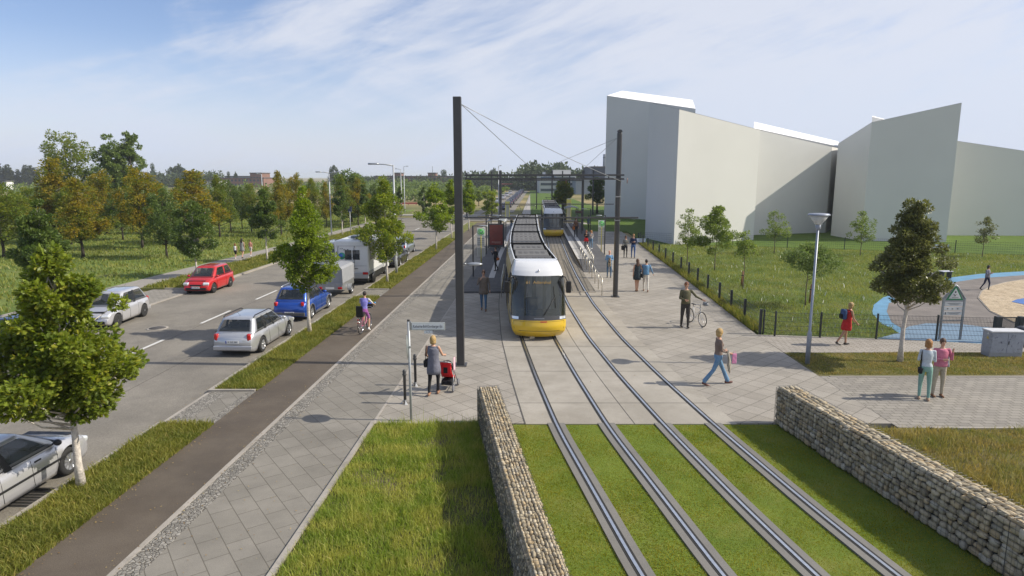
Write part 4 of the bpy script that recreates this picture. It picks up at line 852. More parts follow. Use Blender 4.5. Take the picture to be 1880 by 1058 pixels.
# ================= TRAMS =================
yel=mat('tram_yellow',(.66,.43,.012),.28,coat=.7,noise=(.8,.06)); trw=mat('tram_white',(.66,.67,.68),.25,coat=.6); trd=mat('tram_roof_dark',(.085,.082,.08),.7,noise=(2,.2)); trg=mat('tram_roof_grey',(.125,.122,.115),.7,noise=(1.2,.15))
trb=mat('tram_black',(.006,.006,.006),.5); wind=mat('tram_windscreen',(.035,.04,.026),.03,0,spec=1.0,coat=1.0,alpha=.6); bandm=mat('tram_dark_band',(.05,.05,.05),.3,coat=.5)
orange=mat('led_orange',(.34,.22,.07),.6); redp=mat('tram_red',(.5,.03,.02),.4)
def tram(k,Y0,mods,label,full=True):
    t=thing('tram',label,'tram',(T(k,Y0+.6),Y0,0),0)
    ox,oy=t.location.x,t.location.y
    def W(y,x,z): return (T(k,oy+y)-ox+x,y,z)
    # nose profile: z, half width, setback, bow
    pf=[(.13,.90,.26,.30),(.26,.99,.12,.30),(.36,1.04,.03,.32),(.55,1.075,.0,.34),(.74,1.08,.04,.35),(.80,1.08,.06,.35),(.94,1.08,.10,.35),(.97,1.08,.11,.35),(1.3,1.08,.20,.34),(1.7,1.075,.33,.33),(2.1,1.05,.50,.31),(2.42,1.02,.66,.29),(2.45,1.02,.68,.29),(2.6,.99,.80,.28),(2.75,.94,.98,.26),(2.87,.89,1.2,.22),(2.93,.86,1.45,.15)]
    zs=[p[0] for p in pf]
    def nose(u,z,out=0):
        w=float(np.interp(z,zs,[p[1] for p in pf])); f=float(np.interp(z,zs,[p[2] for p in pf])); b=float(np.interp(z,zs,[p[3] for p in pf]))
        au=abs(u)*1.0
        if au<=.8:
            s_=au/.8; x=w*(s_*.97); y=f+b*s_**2.4
        else:
            s_=(au-.8)/.2; x=w*(.97+.03*math.sin(s_*math.pi/2)); y=f+b+ (1.95-f-b)*s_
        nx=math.copysign(1,u)*(min(1,au/.8)**3)*out; ny=-out*(1 if au<.8 else 0)
        return W(y+ny,math.copysign(x,u)+nx,z)
    def patch(u0,u1,z0,z1,nu,nv,out=0): return lambda a,b: nose(u0+(u1-u0)*a,z0+(z1-z0)*b,out)
    def us(a): # denser at corners
        return a
    MB().grid(patch(-1,1,.13,.80,40,10),40,12).build('front_skirt',yel,t)
    m=MB(); m.grid(patch(-1,1,.80,.96,40,3),40,3); m.build('dark_band',bandm,t)
    m=MB(); m.grid(patch(-.84,.84,.96,2.43,40,12),40,14); m.build('windscreen',wind,t)
    [MB().grid(patch(a_,b_,.96,2.05,6,4),6,8).build('corner_panel',yel,t) for a_,b_ in ((-1,-.84),(.84,1))]; [MB().grid(patch(a_,b_,2.05,2.45,6,4),6,8).build('corner_post',trb,t) for a_,b_ in ((-1,-.84),(.84,1))]
    MB().grid(patch(-1,1,2.43,2.93,40,12),40,14).build('front_crown',trw,t)
    m=MB(); m.add([nose(u,2.93) for u in np.linspace(-.86,.86,9)]+[W(2.1,.83,2.93),W(2.1,-.83,2.93)],[tuple(range(11))]); m.build('crown_top',trw,t)
    # cab interior
    m=MB(); m.add([W(1.9,-.95,.5),W(1.9,.95,.5),W(1.9,.95,2.4),W(1.9,-.95,2.4)],[(0,1,2,3)]); m.build('cab_wall',mat('cab_wall_grey',(.20,.20,.195),.8),t)
    m=MB(); 
    for x_,w_ in ((-.45,.30),(.02,.26),(.42,.2)): m.add([W(1.88,x_,.9),W(1.88,x_+w_,.9),W(1.88,x_+w_,2.35),W(1.88,x_,2.35)],[(0,1,2,3)])
    m.build('cab_window',mat('cab_window_light',(.62,.66,.70),.5),t)
    m=MB(); m.box(W(.75,0,.98),(1.7,.7,.08)); m.build('dashboard',trb,t)
    m=MB(); m.rbox(W(1.45,-.2,1.15),(.5,.15,.6),.05); m.rbox(W(1.35,-.2,.85),(.5,.4,.12),.05); m.build('driver_seat',mat('seat_dark',(.05,.05,.06),.8),t)
    # grooves and lights on the front
    g=MB()
    for zz,u0,u1 in ((.40,-.62,.62),): g.tube([nose(u,zz,.004) for u in np.linspace(u0,u1,17)],.007,5)
    for u in (-.74,.74): g.tube([nose(u,z_,.004) for z_ in (.30,.5,.76)],.006,5)
    g.tube([nose(u,.76,.004) for u in np.linspace(-.74,.74,17)],.005,5); g.build('panel_gap',groove,t)
    m=MB()
    for s_ in (-1,1): 
        m.grid(lambda a,b:nose(s_*(.60+.22*a),.83+.10*b,.008),6,2)
    m.build('headlight',lamp_l,t)
    m=MB(); m.grid(lambda a,b:nose(.02+.20*a,.735+.045*b,.006),4,1); m.build('red_plate',redp,t)
    m=MB(); m.grid(lambda a,b:nose(-.16+.3*a,.865+.02*b,.008),4,1); m.build('maker_strip',metal_gr,t)
    # wiper
    m=MB(); p0=nose(.12,.99,.03); p1=nose(.46,1.65,.035); m.tube([p0,p1],.014,6); m.tube([nose(.48,1.25,.03),nose(.47,1.65,.035),nose(.45,2.05,.03)],.010,6); m.build('wiper',trb,t)
    m=MB(); m.tube([nose(-.34,.97,.01),nose(-.34,1.7,.01),nose(-.34,2.43,.01)],.006,5); m.build('screen_seam',trb,t)
    MB().lathe([(.03,0),(.045,.04),(.02,.09)],c=nose(.02,2.58,.0),n=12).build('roof_lamp',chrome,t)
    # mirrors
    for s_ in (-1,1):
        m=MB(); b_=nose(s_*.80,2.35,.0); m.tube([b_,(b_[0]-s_*.06,b_[1]-.15,b_[2]+.06),(b_[0]+s_*.06,b_[1]-.26,b_[2]+.04),(b_[0]+s_*.14,b_[1]-.30,b_[2]-.12)],.020,8)
        m.tube([(b_[0]-s_*.06,b_[1]-.15,b_[2]+.06),(b_[0]-s_*.13,b_[1]-.22,b_[2]-.10)],.018,8)
        o=m.build('mirror_arm',trb,t)
        m=MB(); m.rbox((b_[0]+s_*.19,b_[1]-.30,b_[2]-.34),(.20,.12,.46),.04); m.build('mirror',trb,t)
        m=MB(); m.rbox((b_[0]-s_*.14,b_[1]-.24,b_[2]-.30),(.10,.09,.42),.035); m.build('mirror',trb,t)
    # destination text
    if full:
        o=text('destination_text','61  Adlershof',.175,orange,t,(0,0,0)); p=Vector(nose(0,2.20,.02)); 
        dz=Vector(nose(0,2.3,.02))-Vector(nose(0,2.1,.02)); o.location=p; o.rotation_euler=(math.atan2(dz.z,dz.y),0,0)
    # modules
    y=1.95; ring=[(-.92,.2),(-1.06,.30),(-1.08,.55),(-1.08,.95)]
    for mi_,L in enumerate(mods):
        y1=y+L; ys=[y+(L)*i/max(2,int(L/1.2)) for i in range(max(2,int(L/1.2))+1)]
        def side(z0x0,z1x1):
            m=MB()
            for s_ in (-1,1):
                rings=[[W(yy,s_*z0x0[0],z0x0[1]),W(yy,s_*z1x1[0],z1x1[1])] for yy in ys]; m.loft(rings,False,False,0,False)
            return m
        m=MB()
        for a_,b_ in (((.92,.20),(1.06,.3)),((1.06,.3),(1.08,.55)),((1.08,.55),(1.08,.95)),((1.08,2.1),(1.05,2.35)),((1.05,2.35),(.985,2.68))):
            mm=side(a_,b_); m.add(mm.v,mm.f)
        m.build('side_panel',yel,t)
        m=side((1.08,.95),(1.08,2.1)); m.build('side_window',glass_d,t)
        mm=side((.985,2.68),(.87,2.93)); m3=side((.87,2.93),(.83,2.93)); mm.add(m3.v,m3.f); mm.build('cantrail',trw,t)
        # doors / pillars
        m=MB(); k_=y+1.0
        while k_<y1-.8:
            for s_ in (-1,1): m.box(W(k_,s_*1.083,1.5),(.012,.10,1.15))
            k_+=1.55
        m.build('window_post',trb,t)
        m=MB()
        for s_ in (-1,1):
            dy=(y+y1)/2; m.box(W(dy-.62,s_*1.085,1.25),(.012,.03,1.75)); m.box(W(dy+.62,s_*1.085,1.25),(.012,.03,1.75)); m.box(W(dy,s_*1.085,1.25),(.012,.03,1.75))
        m.build('door',trb,t)
        # roof well
        m=MB(); m.loft([[W(yy,-.80,2.93),W(yy,-.79,2.72),W(yy,.79,2.72),W(yy,.80,2.93)] for yy in ys],False,False,0,False)
        m.add([W(y,-.8,2.93),W(y,.8,2.93),W(y,.8,2.72),W(y,-.8,2.72)],[(0,1,2,3)]); m.add([W(y1,-.8,2.93),W(y1,.8,2.93),W(y1,.8,2.72),W(y1,-.8,2.72)],[(3,2,1,0)]); m.build('roof_well',trb,t)
        yy=y+.12; rr=random.Random(mi_*7+k)
        while yy<y1-.5:
            l_=min(rr.choice((1.4,2.2,2.6)),y1-.1-yy); 
            if l_<.35: break
            m=MB(); m.rbox(W(yy+l_/2,0,2.81),(1.46,l_-.06,.17),.03); m.build('roof_box',rr.choice((trg,trg,trd)),t)
            if l_>1: m=MB(); [m.box(W(yy+l_/2,-.5+q*.25,2.90),(.14,l_*.3,.012)) for q in range(5)]; m.build('roof_grille',trd,t)
            yy+=l_+rr.choice((.03,.12))
        # floor and bogies
        m=MB(); m.loft([[W(q,-.85,.30),W(q,-.85,.11),W(q,.85,.11),W(q,.85,.30)] for q in ys],True,True,0,False); m.build('underfloor',trb,t)
        m=MB()
        for bb in ((y+y1)/2-.6,(y+y1)/2+.6):
            for s_ in (-.64,.64): m.cyl(W(bb,s_-.04,.28),W(bb,s_+.04,.28),.26,n=16)
        m.build('wheel',metal_dk,t)
        if mi_<len(mods)-1:
            m=MB()
            for q in range(6):
                yb=y1+.05+q*.075; e=.03*(q%2); rg=[(-.92+e,.3),(-1.0+e,.5),(-1.0+e,2.3),(-.80+e,2.86),(.80-e,2.86),(1.0-e,2.3),(1.0-e,.5),(.92-e,.3)]
                if q==0: rings=[]
                rings.append([W(yb,a_,b_) for a_,b_ in rg])
            m.loft(rings,True,True,0,False); m.build('bellows',trb,t)
            y=y1+.48
        else:
            m=MB(); m.add([W(y1,a_,b_) for a_,b_ in ((-.92,.2),(-1.08,.5),(-1.08,2.1),(-.97,2.72),(-.86,2.93),(.86,2.93),(.97,2.72),(1.08,2.1),(1.08,.5),(.92,.2))],[tuple(range(10))]); m.build('rear_wall',yel,t)
            yend=y1
    # front buffer wheels
    m=MB(); m.cyl(W(1.3,-.68,.26),W(1.3,-.60,.26),.24,n=16); m.cyl(W(1.3,.60,.26),W(1.3,.68,.26),.24,n=16); m.build('wheel',metal_dk,t)
    # pantograph
    py_=yend-3.2 if full else 9.0; m=MB(); z0=2.93
    for s_ in (-1,1):
        m.tube([W(py_,s_*.25,z0),W(py_+.1,s_*.62,z0+.92)],.022,6)
    m.tube([W(py_+.1,-.8,z0+.84),W(py_+.1,-.62,z0+.92),W(py_+.1,.62,z0+.92),W(py_+.1,.8,z0+.84)],.025,6); m.tube([W(py_,-.35,z0),W(py_,.35,z0)],.03,6); m.build('pantograph',metal_dk,t)
    return t
tram(1,24.15,(6.2,6.6,5.6,6.6,4.6),'yellow articulated tram in front with a white crown and black mirrors')
tram(2,67.3,(6.2,6.6,5.6,6.6),'second yellow tram farther back on the right track',full=False)
# ================= VEHICLES =================
CK=.92
def prof(pts): 
    xs=[p[0] for p in pts]; ys=[p[1] for p in pts]
    def f(t):
        # smooth interpolation
        i=max(0,min(len(xs)-2,int(np.searchsorted(xs,t)-1))); a=(t-xs[i])/(xs[i+1]-xs[i]); a=min(1,max(0,a)); a2=a*a*(3-2*a); return ys[i]+(ys[i+1]-ys[i])*(.5*a+.5*a2)
    return f
def wheel(parent,x,y,r,w,side,rimc,spokes=5):
    m=MB(); m.lathe([(r*.62,-w/2),(r*.9,-w/2),(r,-w*.36),(r,w*.36),(r*.9,w/2),(r*.62,w/2),(r*.6,0)],c=(x,y,r),n=28,axis='X'); o=m.build('wheel',rubber,parent)
    m=MB(); m.lathe([(r*.64,side*w*.40),(r*.66,side*w*.50),(r*.60,side*w*.48),(r*.58,side*w*.2)],c=(x,y,r),n=28,axis='X')
    for k in range(spokes):
        a=2*math.pi*k/spokes; c_,s_=math.cos(a),math.sin(a)
        m.box((x+side*w*.44,y+c_*r*.33,r+s_*r*.33),(w*.10,r*.16,r*.56),(a-math.pi/2,0,0))
    m.lathe([(.0,side*w*.5),(r*.17,side*w*.5),(r*.17,side*w*.3)],c=(x,y,r),n=14,axis='X'); m.build('rim',rimc,o)
    m=MB(); m.lathe([(.0,side*w*.24),(r*.6,side*w*.24),(r*.6,side*w*.22)],c=(x,y,r),n=20,axis='X'); m.build('brake_disc',blackm,o)
def carpaint(name,c,metal=.5): return mat('paint_'+name,c,.32,metal,coat=1.0,spec=.5)
def car(label,x,y,rz,paint,L=4.2,W=1.7,Ht=1.45,deck=None,bz=.88,gh=(.10,.30,.60,.78),wr=.31,kind='hatch',plate=None,rim=None,spokes=5,z=-.1,trim=None,lights=('tail','head'),group='cars parked along the road',rails=None,detail=2,strip_=None,name='parked_car',arch=None,handle=None):
    """local frame: +y is the nose. gh = rear glass foot, roof rear, roof front, windscreen foot as fractions of the length"""
    t=thing(name,label,'car',(x,y,z),rz,group,CK)
    deck=prof(deck or [(0,.78),(.03,.90),(.12,bz+.02),(.5,bz),(.74,bz-.02),(.80,.88),(.93,.76),(.985,.64),(1,.56)])
    yw=(L*(.5-.19)*-1+0.0, L*(.5-.19)); Rw=wr+.055; hw0=W/2
    def hw(yy):
        tt=abs(yy)/(L/2); return hw0*(1-.10*tt**4-.20*max(0,tt-.9)**1.4*8)
    ys=sorted(set([-L/2,-L/2+.03,-L/2+.09]+[-L/2+.18+(L-.36)*i/40 for i in range(41)]+[L/2-.09,L/2-.03,L/2]))
    rings=[]
    for yy in ys:
        zb=.19; e=(L/2-abs(yy))
        if e<.1: zb=.30-.9*e
        arch_z=0
        for w in yw:
            d=abs(yy-w)
            if d<Rw: arch_z=max(arch_z,wr+math.sqrt(Rw*Rw-d*d))
        w_=hw(yy); zd=deck((yy+L/2)/L); zd_e=zd-(.05 if e<.05 else 0); zs=max(zb,arch_z)
        p2=max(zs+.005,.30); p3=max(zs+.012,.50); p4=max(zs+.02,min(.68,zd_e-.10)); p5=zd_e-.035
        half=[(0,zs),(w_*.80,zs),(w_*.95,zs+.004),(w_*.985,p2),(w_*1.0,p3),(w_*.99,p4),(w_*.955,max(p5,p4+.01)),(w_*.88,max(zd_e-.005,p4+.02)),(w_*.5,zd+.022),(0,zd+.03)]
        rings.append([(a,yy,b) for a,b in half]+[(-a,yy,b) for a,b in reversed(half[1:-1])])
    m=MB(); m.loft(rings,True,True,0,True); body=m.build('body',paint,t)
    m=MB(); m.box((0,0,.30),(W*.80,L*.94,.22)); m.box((0,0,.55),(W*.62,L*.9,.5)); m.build('underbody',black,t)
    # greenhouse
    y0,y1,y2,y3=[-L/2+L*g for g in gh]; wb=hw0*.93; wt=hw0*.74; zb=bz-.03; zr=Ht-.06
    def side(v): 
        vv=v**1.0; return (wb+(wt-wb)*v**1.25, y0+(y1-y0)*v**1.15, y3+(y2-y3)*v**1.1, zb+(zr-zb)*v)
    def ringp(v,inset=0,zz=None):
        w_,ya,yb,z_=side(v); r=[]; n=40
        for k in range(n):
            a=2*math.pi*k/n; c_,s_=math.cos(a),math.sin(a); ex=2/9
            r.append(((w_-inset)*math.copysign(abs(c_)**ex,c_),(ya+yb)/2+((yb-ya)/2-inset)*math.copysign(abs(s_)**ex,s_),z_ if zz is None else zz))
        return r
    rs=[ringp(v) for v in (0,.2,.4,.6,.8,.93,1)]+[ringp(1,.045,zr+.030),ringp(1,.13,zr+.048),ringp(1,.35,zr+.06)]
    m=MB(); nq=len(rs[0]); drop={0,1,38,39,8,9,10,11,18,19,20,21,28,29,30,31}
    vs=[q for r_ in rs for q in r_]; fs=[]
    for i in range(len(rs)-1):
        for j in range(nq):
            if 1<=i<5 and j in drop: continue
            fs.append((i*nq+j,i*nq+(j+1)%nq,(i+1)*nq+(j+1)%nq,(i+1)*nq+j))
    fs.append(tuple(range((len(rs)-1)*nq,len(rs)*nq))); m.add(vs,fs,0,True); m.build('roof',paint,t)
    m=MB(); m.box((0,(y0+y3)/2,bz+.052),(wb*1.8,(y3-y0)*.92,.02)); m.build('cabin_floor',black,t)
    for yy_ in (.30,.60):
        ys_=y0+(y3-y0)*yy_
        for s_ in (-1,1):
            m=MB(); m.rbox((s_*W*.2,ys_,bz+.14),(.40,.13,.26),.05,rot=(R(10),0,0)); m.rbox((s_*W*.2,ys_-.02,bz+.33),(.22,.09,.13),.04); m.build('seat',seat_c,t)
    m=MB(); m.rbox((0,y0+(y3-y0)*.80,bz+.08),(wb*1.6,.30,.08),.03); m.build('dashboard',black,t)
    def sp(s_,a,v,o=.010):
        w_,ya,yb,z_=side(v); return (s_*(w_+o),ya+(yb-ya)*a,z_)
    for s_ in (-1,1):
        segs=((.09,.34),(.375,.62),(.65,.915)) if kind in('wagon','suv') else ((.10,.46),(.50,.90)) 
        if kind=='mini': segs=((.10,.44),(.48,.91))
        for a,b in segs:
            m=MB(); m.grid(lambda u,v:sp(s_,a+(b-a)*u,.10+.82*v),6,6,flip=(s_<0)); m.build('side_window',glass_c,t)
        for (a,b),(c,d) in zip(segs[:-1],segs[1:]):
            m=MB(); m.loft([[sp(s_,b-.012,v,-.02),sp(s_,b-.012,v,.012),sp(s_,c+.012,v,.012),sp(s_,c+.012,v,-.02)] for v in (.0,.5,.97)],True,True,0,False); m.build('door_pillar',black if kind!='mini' else paint,t)
        if detail>1:
            m=MB(); m.tube([sp(s_,.05+.9*k/12,.10,.012) for k in range(13)],.010,5); m.build('window_trim',black,t)
    def fp(front,u,v,o=.012):
        w_,ya,yb,z_=side(v); yy=(yb+o*.8) if front else (ya-o*.8); x_=(u-.5)*2*(w_*.90); dip=.05*(abs(u-.5)*2)**2
        return (x_,yy-(dip if front else -dip)*0.35,z_+o*.6)
    m=MB(); m.grid(lambda u,v:fp(True,u,.08+.84*v),10,6,flip=True); m.build('windscreen',glass_c,t)
    m=MB(); m.grid(lambda u,v:fp(False,.02+.96*u,.16+.72*v),10,6); m.build('rear_window',glass_c,t)
    rimm=rim or mat('rim_silver',(.55,.56,.58),.3,.8)
    for w in yw:
        for s_ in (-1,1): wheel(t,s_*(hw0*.985-.10),w,wr,.19,s_,rimm,spokes)
    # lights
    zl=deck(.02)-.12
    def onbody(yy,xx,zz,o=.006): return (xx,yy+o*(1 if yy>0 else -1),zz)
    for s_ in (-1,1):
        m=MB(); m.rbox((s_*(hw0*.735),-L/2+.075,bz-.12),(.16,.18,.27 if kind!='suv' else .20),.05,rot=(0,0,s_*R(16))); m.build('tail_light',red_l,t)
        m=MB(); m.rbox((s_*(hw0*.70),L/2-.13,deck(.96)-.085),(.34,.26,.15),.05,rot=(R(-18),0,-s_*R(14))); m.build('headlight',lamp_l,t)
        m=MB(); m.ball((s_*(wb+.10),y3-.28,bz+.07),(.10,.06,.075),12); m.box((s_*(wb+.02),y3-.26,bz+.03),(.10,.04,.03)); m.build('wing_mirror',trim or paint,t)
        if detail>1:
            for q in ((.30,.58) if kind!='mini' else (.40,)):
                yh=-L/2+L*q; m=MB(); m.rbox((s_*(hw(yh)*.975),yh,bz-.12),(.03,.19,.035),.01); m.build('door_handle',handle or paint,t)
            for q in ((.335,.535,.715) if kind!='mini' else (.36,.70)):
                m=MB(); yh=-L/2+L*q; w_=hw(yh); m.tube([(s_*(w_*.956+.003),yh,bz-.05),(s_*(w_*.99+.002),yh,.66),(s_*(w_+.002),yh,.5),(s_*(w_*.985+.002),yh+.03,.26)],.006,4); m.build('door_gap',groove,t)
            if strip_: 
                m=MB(); m.rbox((s_*(hw0*1.0),L*.02,.52),(.03,L*.50,.05),.01); m.build('side_strip',strip_,t)
            if arch:
                m=MB()
                for w in yw: m.tube([(s_*(hw(w)*.995),w+(Rw+.012)*math.cos(R(a)),wr+(Rw+.012)*math.sin(R(a))) for a in range(-8,190,12)],.030,6)
                m.box((s_*hw0*.99,0,.245),(.05,yw[1]-yw[0]-2*Rw,.10)); m.build('arch_trim',arch,t)
            if rails:
                m=MB(); m.tube([(s_*(wt-.04),y1+.1,zr+.03),(s_*(wt-.05),y1+.25,zr+.09),(s_*(wt-.05),y2-.25,zr+.09),(s_*(wt-.04),y2-.1,zr+.03)],.02,6); m.build('roof_rail',rails,t)
    m=MB(); m.rbox((0,-L/2-.005,.36),(W*.88,.07,.17),.03); o=m.build('rear_bumper',arch or paint,t)
    m=MB(); m.rbox((0,L/2-.02,.34),(W*.74,.06,.16),.03); m.build('front_grille',black,t)
    m=MB(); m.rbox((0,L/2-.005,.55),(W*.40,.05,.09),.02); m.build('upper_grille',black,t)
    for s_,nm in ((1,'front'),(-1,'rear')):
        zz=.42 if s_>0 else (.60 if kind!='suv' else .42); yy=s_*(L/2+.028)
        m=MB(); m.rbox((0,yy,zz),(.50,.014,.115),.004); o=m.build('number_plate',plate_m,t)
        MB().box((-s_*-.23 if s_>0 else -.23,yy+s_*.008,zz),(.04,.004,.11)).build('plate_band',plate_b,o)
        if detail>1: 
            tx=link('plate_text',textmesh(plate or 'B  MR 284',.085,black,.001),o); tx.location=(.02*s_*-1,yy+s_*.009,zz); tx.rotation_euler=(R(90),0,R(180) if s_>0 else 0)
    if detail>1:
        m=MB(); m.tube([(-.5,y0-.03,zb+.14),(.1,y0+.01,zb+.16)],.009,5); m.build('rear_wiper',black,t)
        m=MB(); m.tube([(0,y1+.25,zr+.06),(0,y1+.02,zr+.26)],.005,4); m.build('aerial',black,t)
        m=MB(); m.box((0,-L/2+.035,bz-.235),(W*.72,.06,.010)); m.box((0,y0-.045,bz-.03),(W*.5,.01,.006)); m.build('tailgate_gap',groove,t)
    return t
silver=carpaint('silver',(.50,.51,.53),.55); silver2=carpaint('silver_light',(.58,.58,.60),.5); bluep=carpaint('blue',(.008,.065,.36),.35); redpnt=carpaint('red',(.50,.012,.012),.1); navy=carpaint('navy',(.02,.025,.07),.3); anth=carpaint('anthracite',(.045,.045,.05),.4)
rz0=-math.atan(S)
def at(c,Y): return c+S*Y,Y
x,y=at(-10.72,24.35); car('silver estate car seen from behind, first parked at the right kerb',x,y,rz0,silver,4.42,1.72,1.46,bz=.90,gh=(.035,.13,.55,.71),kind='wagon',plate='B  DZ 384',rails=black,spokes=7)
x,y=at(-10.88,29.95); car('blue small crossover car parked behind the white tree trunk',x,y,rz0,bluep,4.1,1.74,1.56,bz=.97,gh=(.045,.15,.53,.70),kind='suv',plate='B  SJ 2409',rails=mat('rail_alu',(.6,.6,.6),.3,.8),arch=mat('arch_grey',(.10,.10,.105),.7),wr=.33)
x,y=at(-18.5,36.4); car('small red car facing the camera at the far kerb',x,y,math.pi+rz0+R(1.5),redpnt,3.6,1.65,1.50,bz=.90,gh=(.03,.13,.60,.80),kind='mini',plate='B  NP 108',wr=.29,deck=[(0,.75),(.03,.90),(.12,.92),(.5,.90),(.78,.89),(.84,.88),(.95,.74),(.99,.6),(1,.55)])
x,y=at(-18.6,28.1); car('silver hatchback half hidden by the nearest oak crown on the far side',x,y,math.pi+rz0+R(4),silver2,3.75,1.70,1.53,bz=.92,gh=(.03,.15,.58,.80),kind='hatch',wr=.31)
x,y=at(-18.75,22.9); car('dark blue car almost hidden behind the nearest oak crown',x,y,math.pi+rz0+R(2),navy,4.3,1.72,1.44,bz=.88,gh=(.10,.26,.58,.74),kind='hatch')
x,y=at(-10.75,12.0); car('closest silver car with black side strips cut by the left photo edge',x,y,rz0,silver2,4.1,1.74,1.46,bz=.88,gh=(.05,.20,.56,.78),kind='hatch',strip_=black,handle=black,trim=mat('mirror_dark',(.03,.03,.035),.3),spokes=9,wr=.32)
x,y=at(-10.45,47.2); car('dark grey car parked in front of the white camper',x,y,rz0,anth,4.3,1.75,1.5,bz=.93,gh=(.04,.16,.58,.74),kind='wagon')
x,y=at(-11.2,54.0); car('silver blue car roof showing beside the camper roof',x,y,rz0,carpaint('grey_blue',(.25,.29,.34),.5),4.2,1.75,1.5,bz=.93,gh=(.04,.16,.58,.74),kind='wagon',detail=1)
# the dark van on the far lane whose roof shows over the camper
x,y=at(-14.2,45.2); car('grey people carrier driving beside the white camper, only its roof showing',x,y,math.pi+rz0,carpaint('grey',(.22,.24,.27),.5),4.7,1.85,2.05,bz=1.15,gh=(.03,.10,.66,.82),kind='suv',detail=1)
fc=car('tiny parked car in the far row along the distant street',*at(-6.2,128),rz0,navy,4.2,1.7,1.5,detail=1,group='far row of parked cars along the distant street',name='parked_car')
for i in range(1,16): dup(fc,(*at(-6.2+(i%2)*.1,128+i*9.5),-.1))
fc2=car('far car standing in the left parking row beyond the crossing',*at(-9.6,134),rz0,silver,4.2,1.7,1.5,detail=1,group='far left row of cars beyond the crossing')
for i in range(1,5): dup(fc2,(*at(-9.6,134+i*26),-.1))
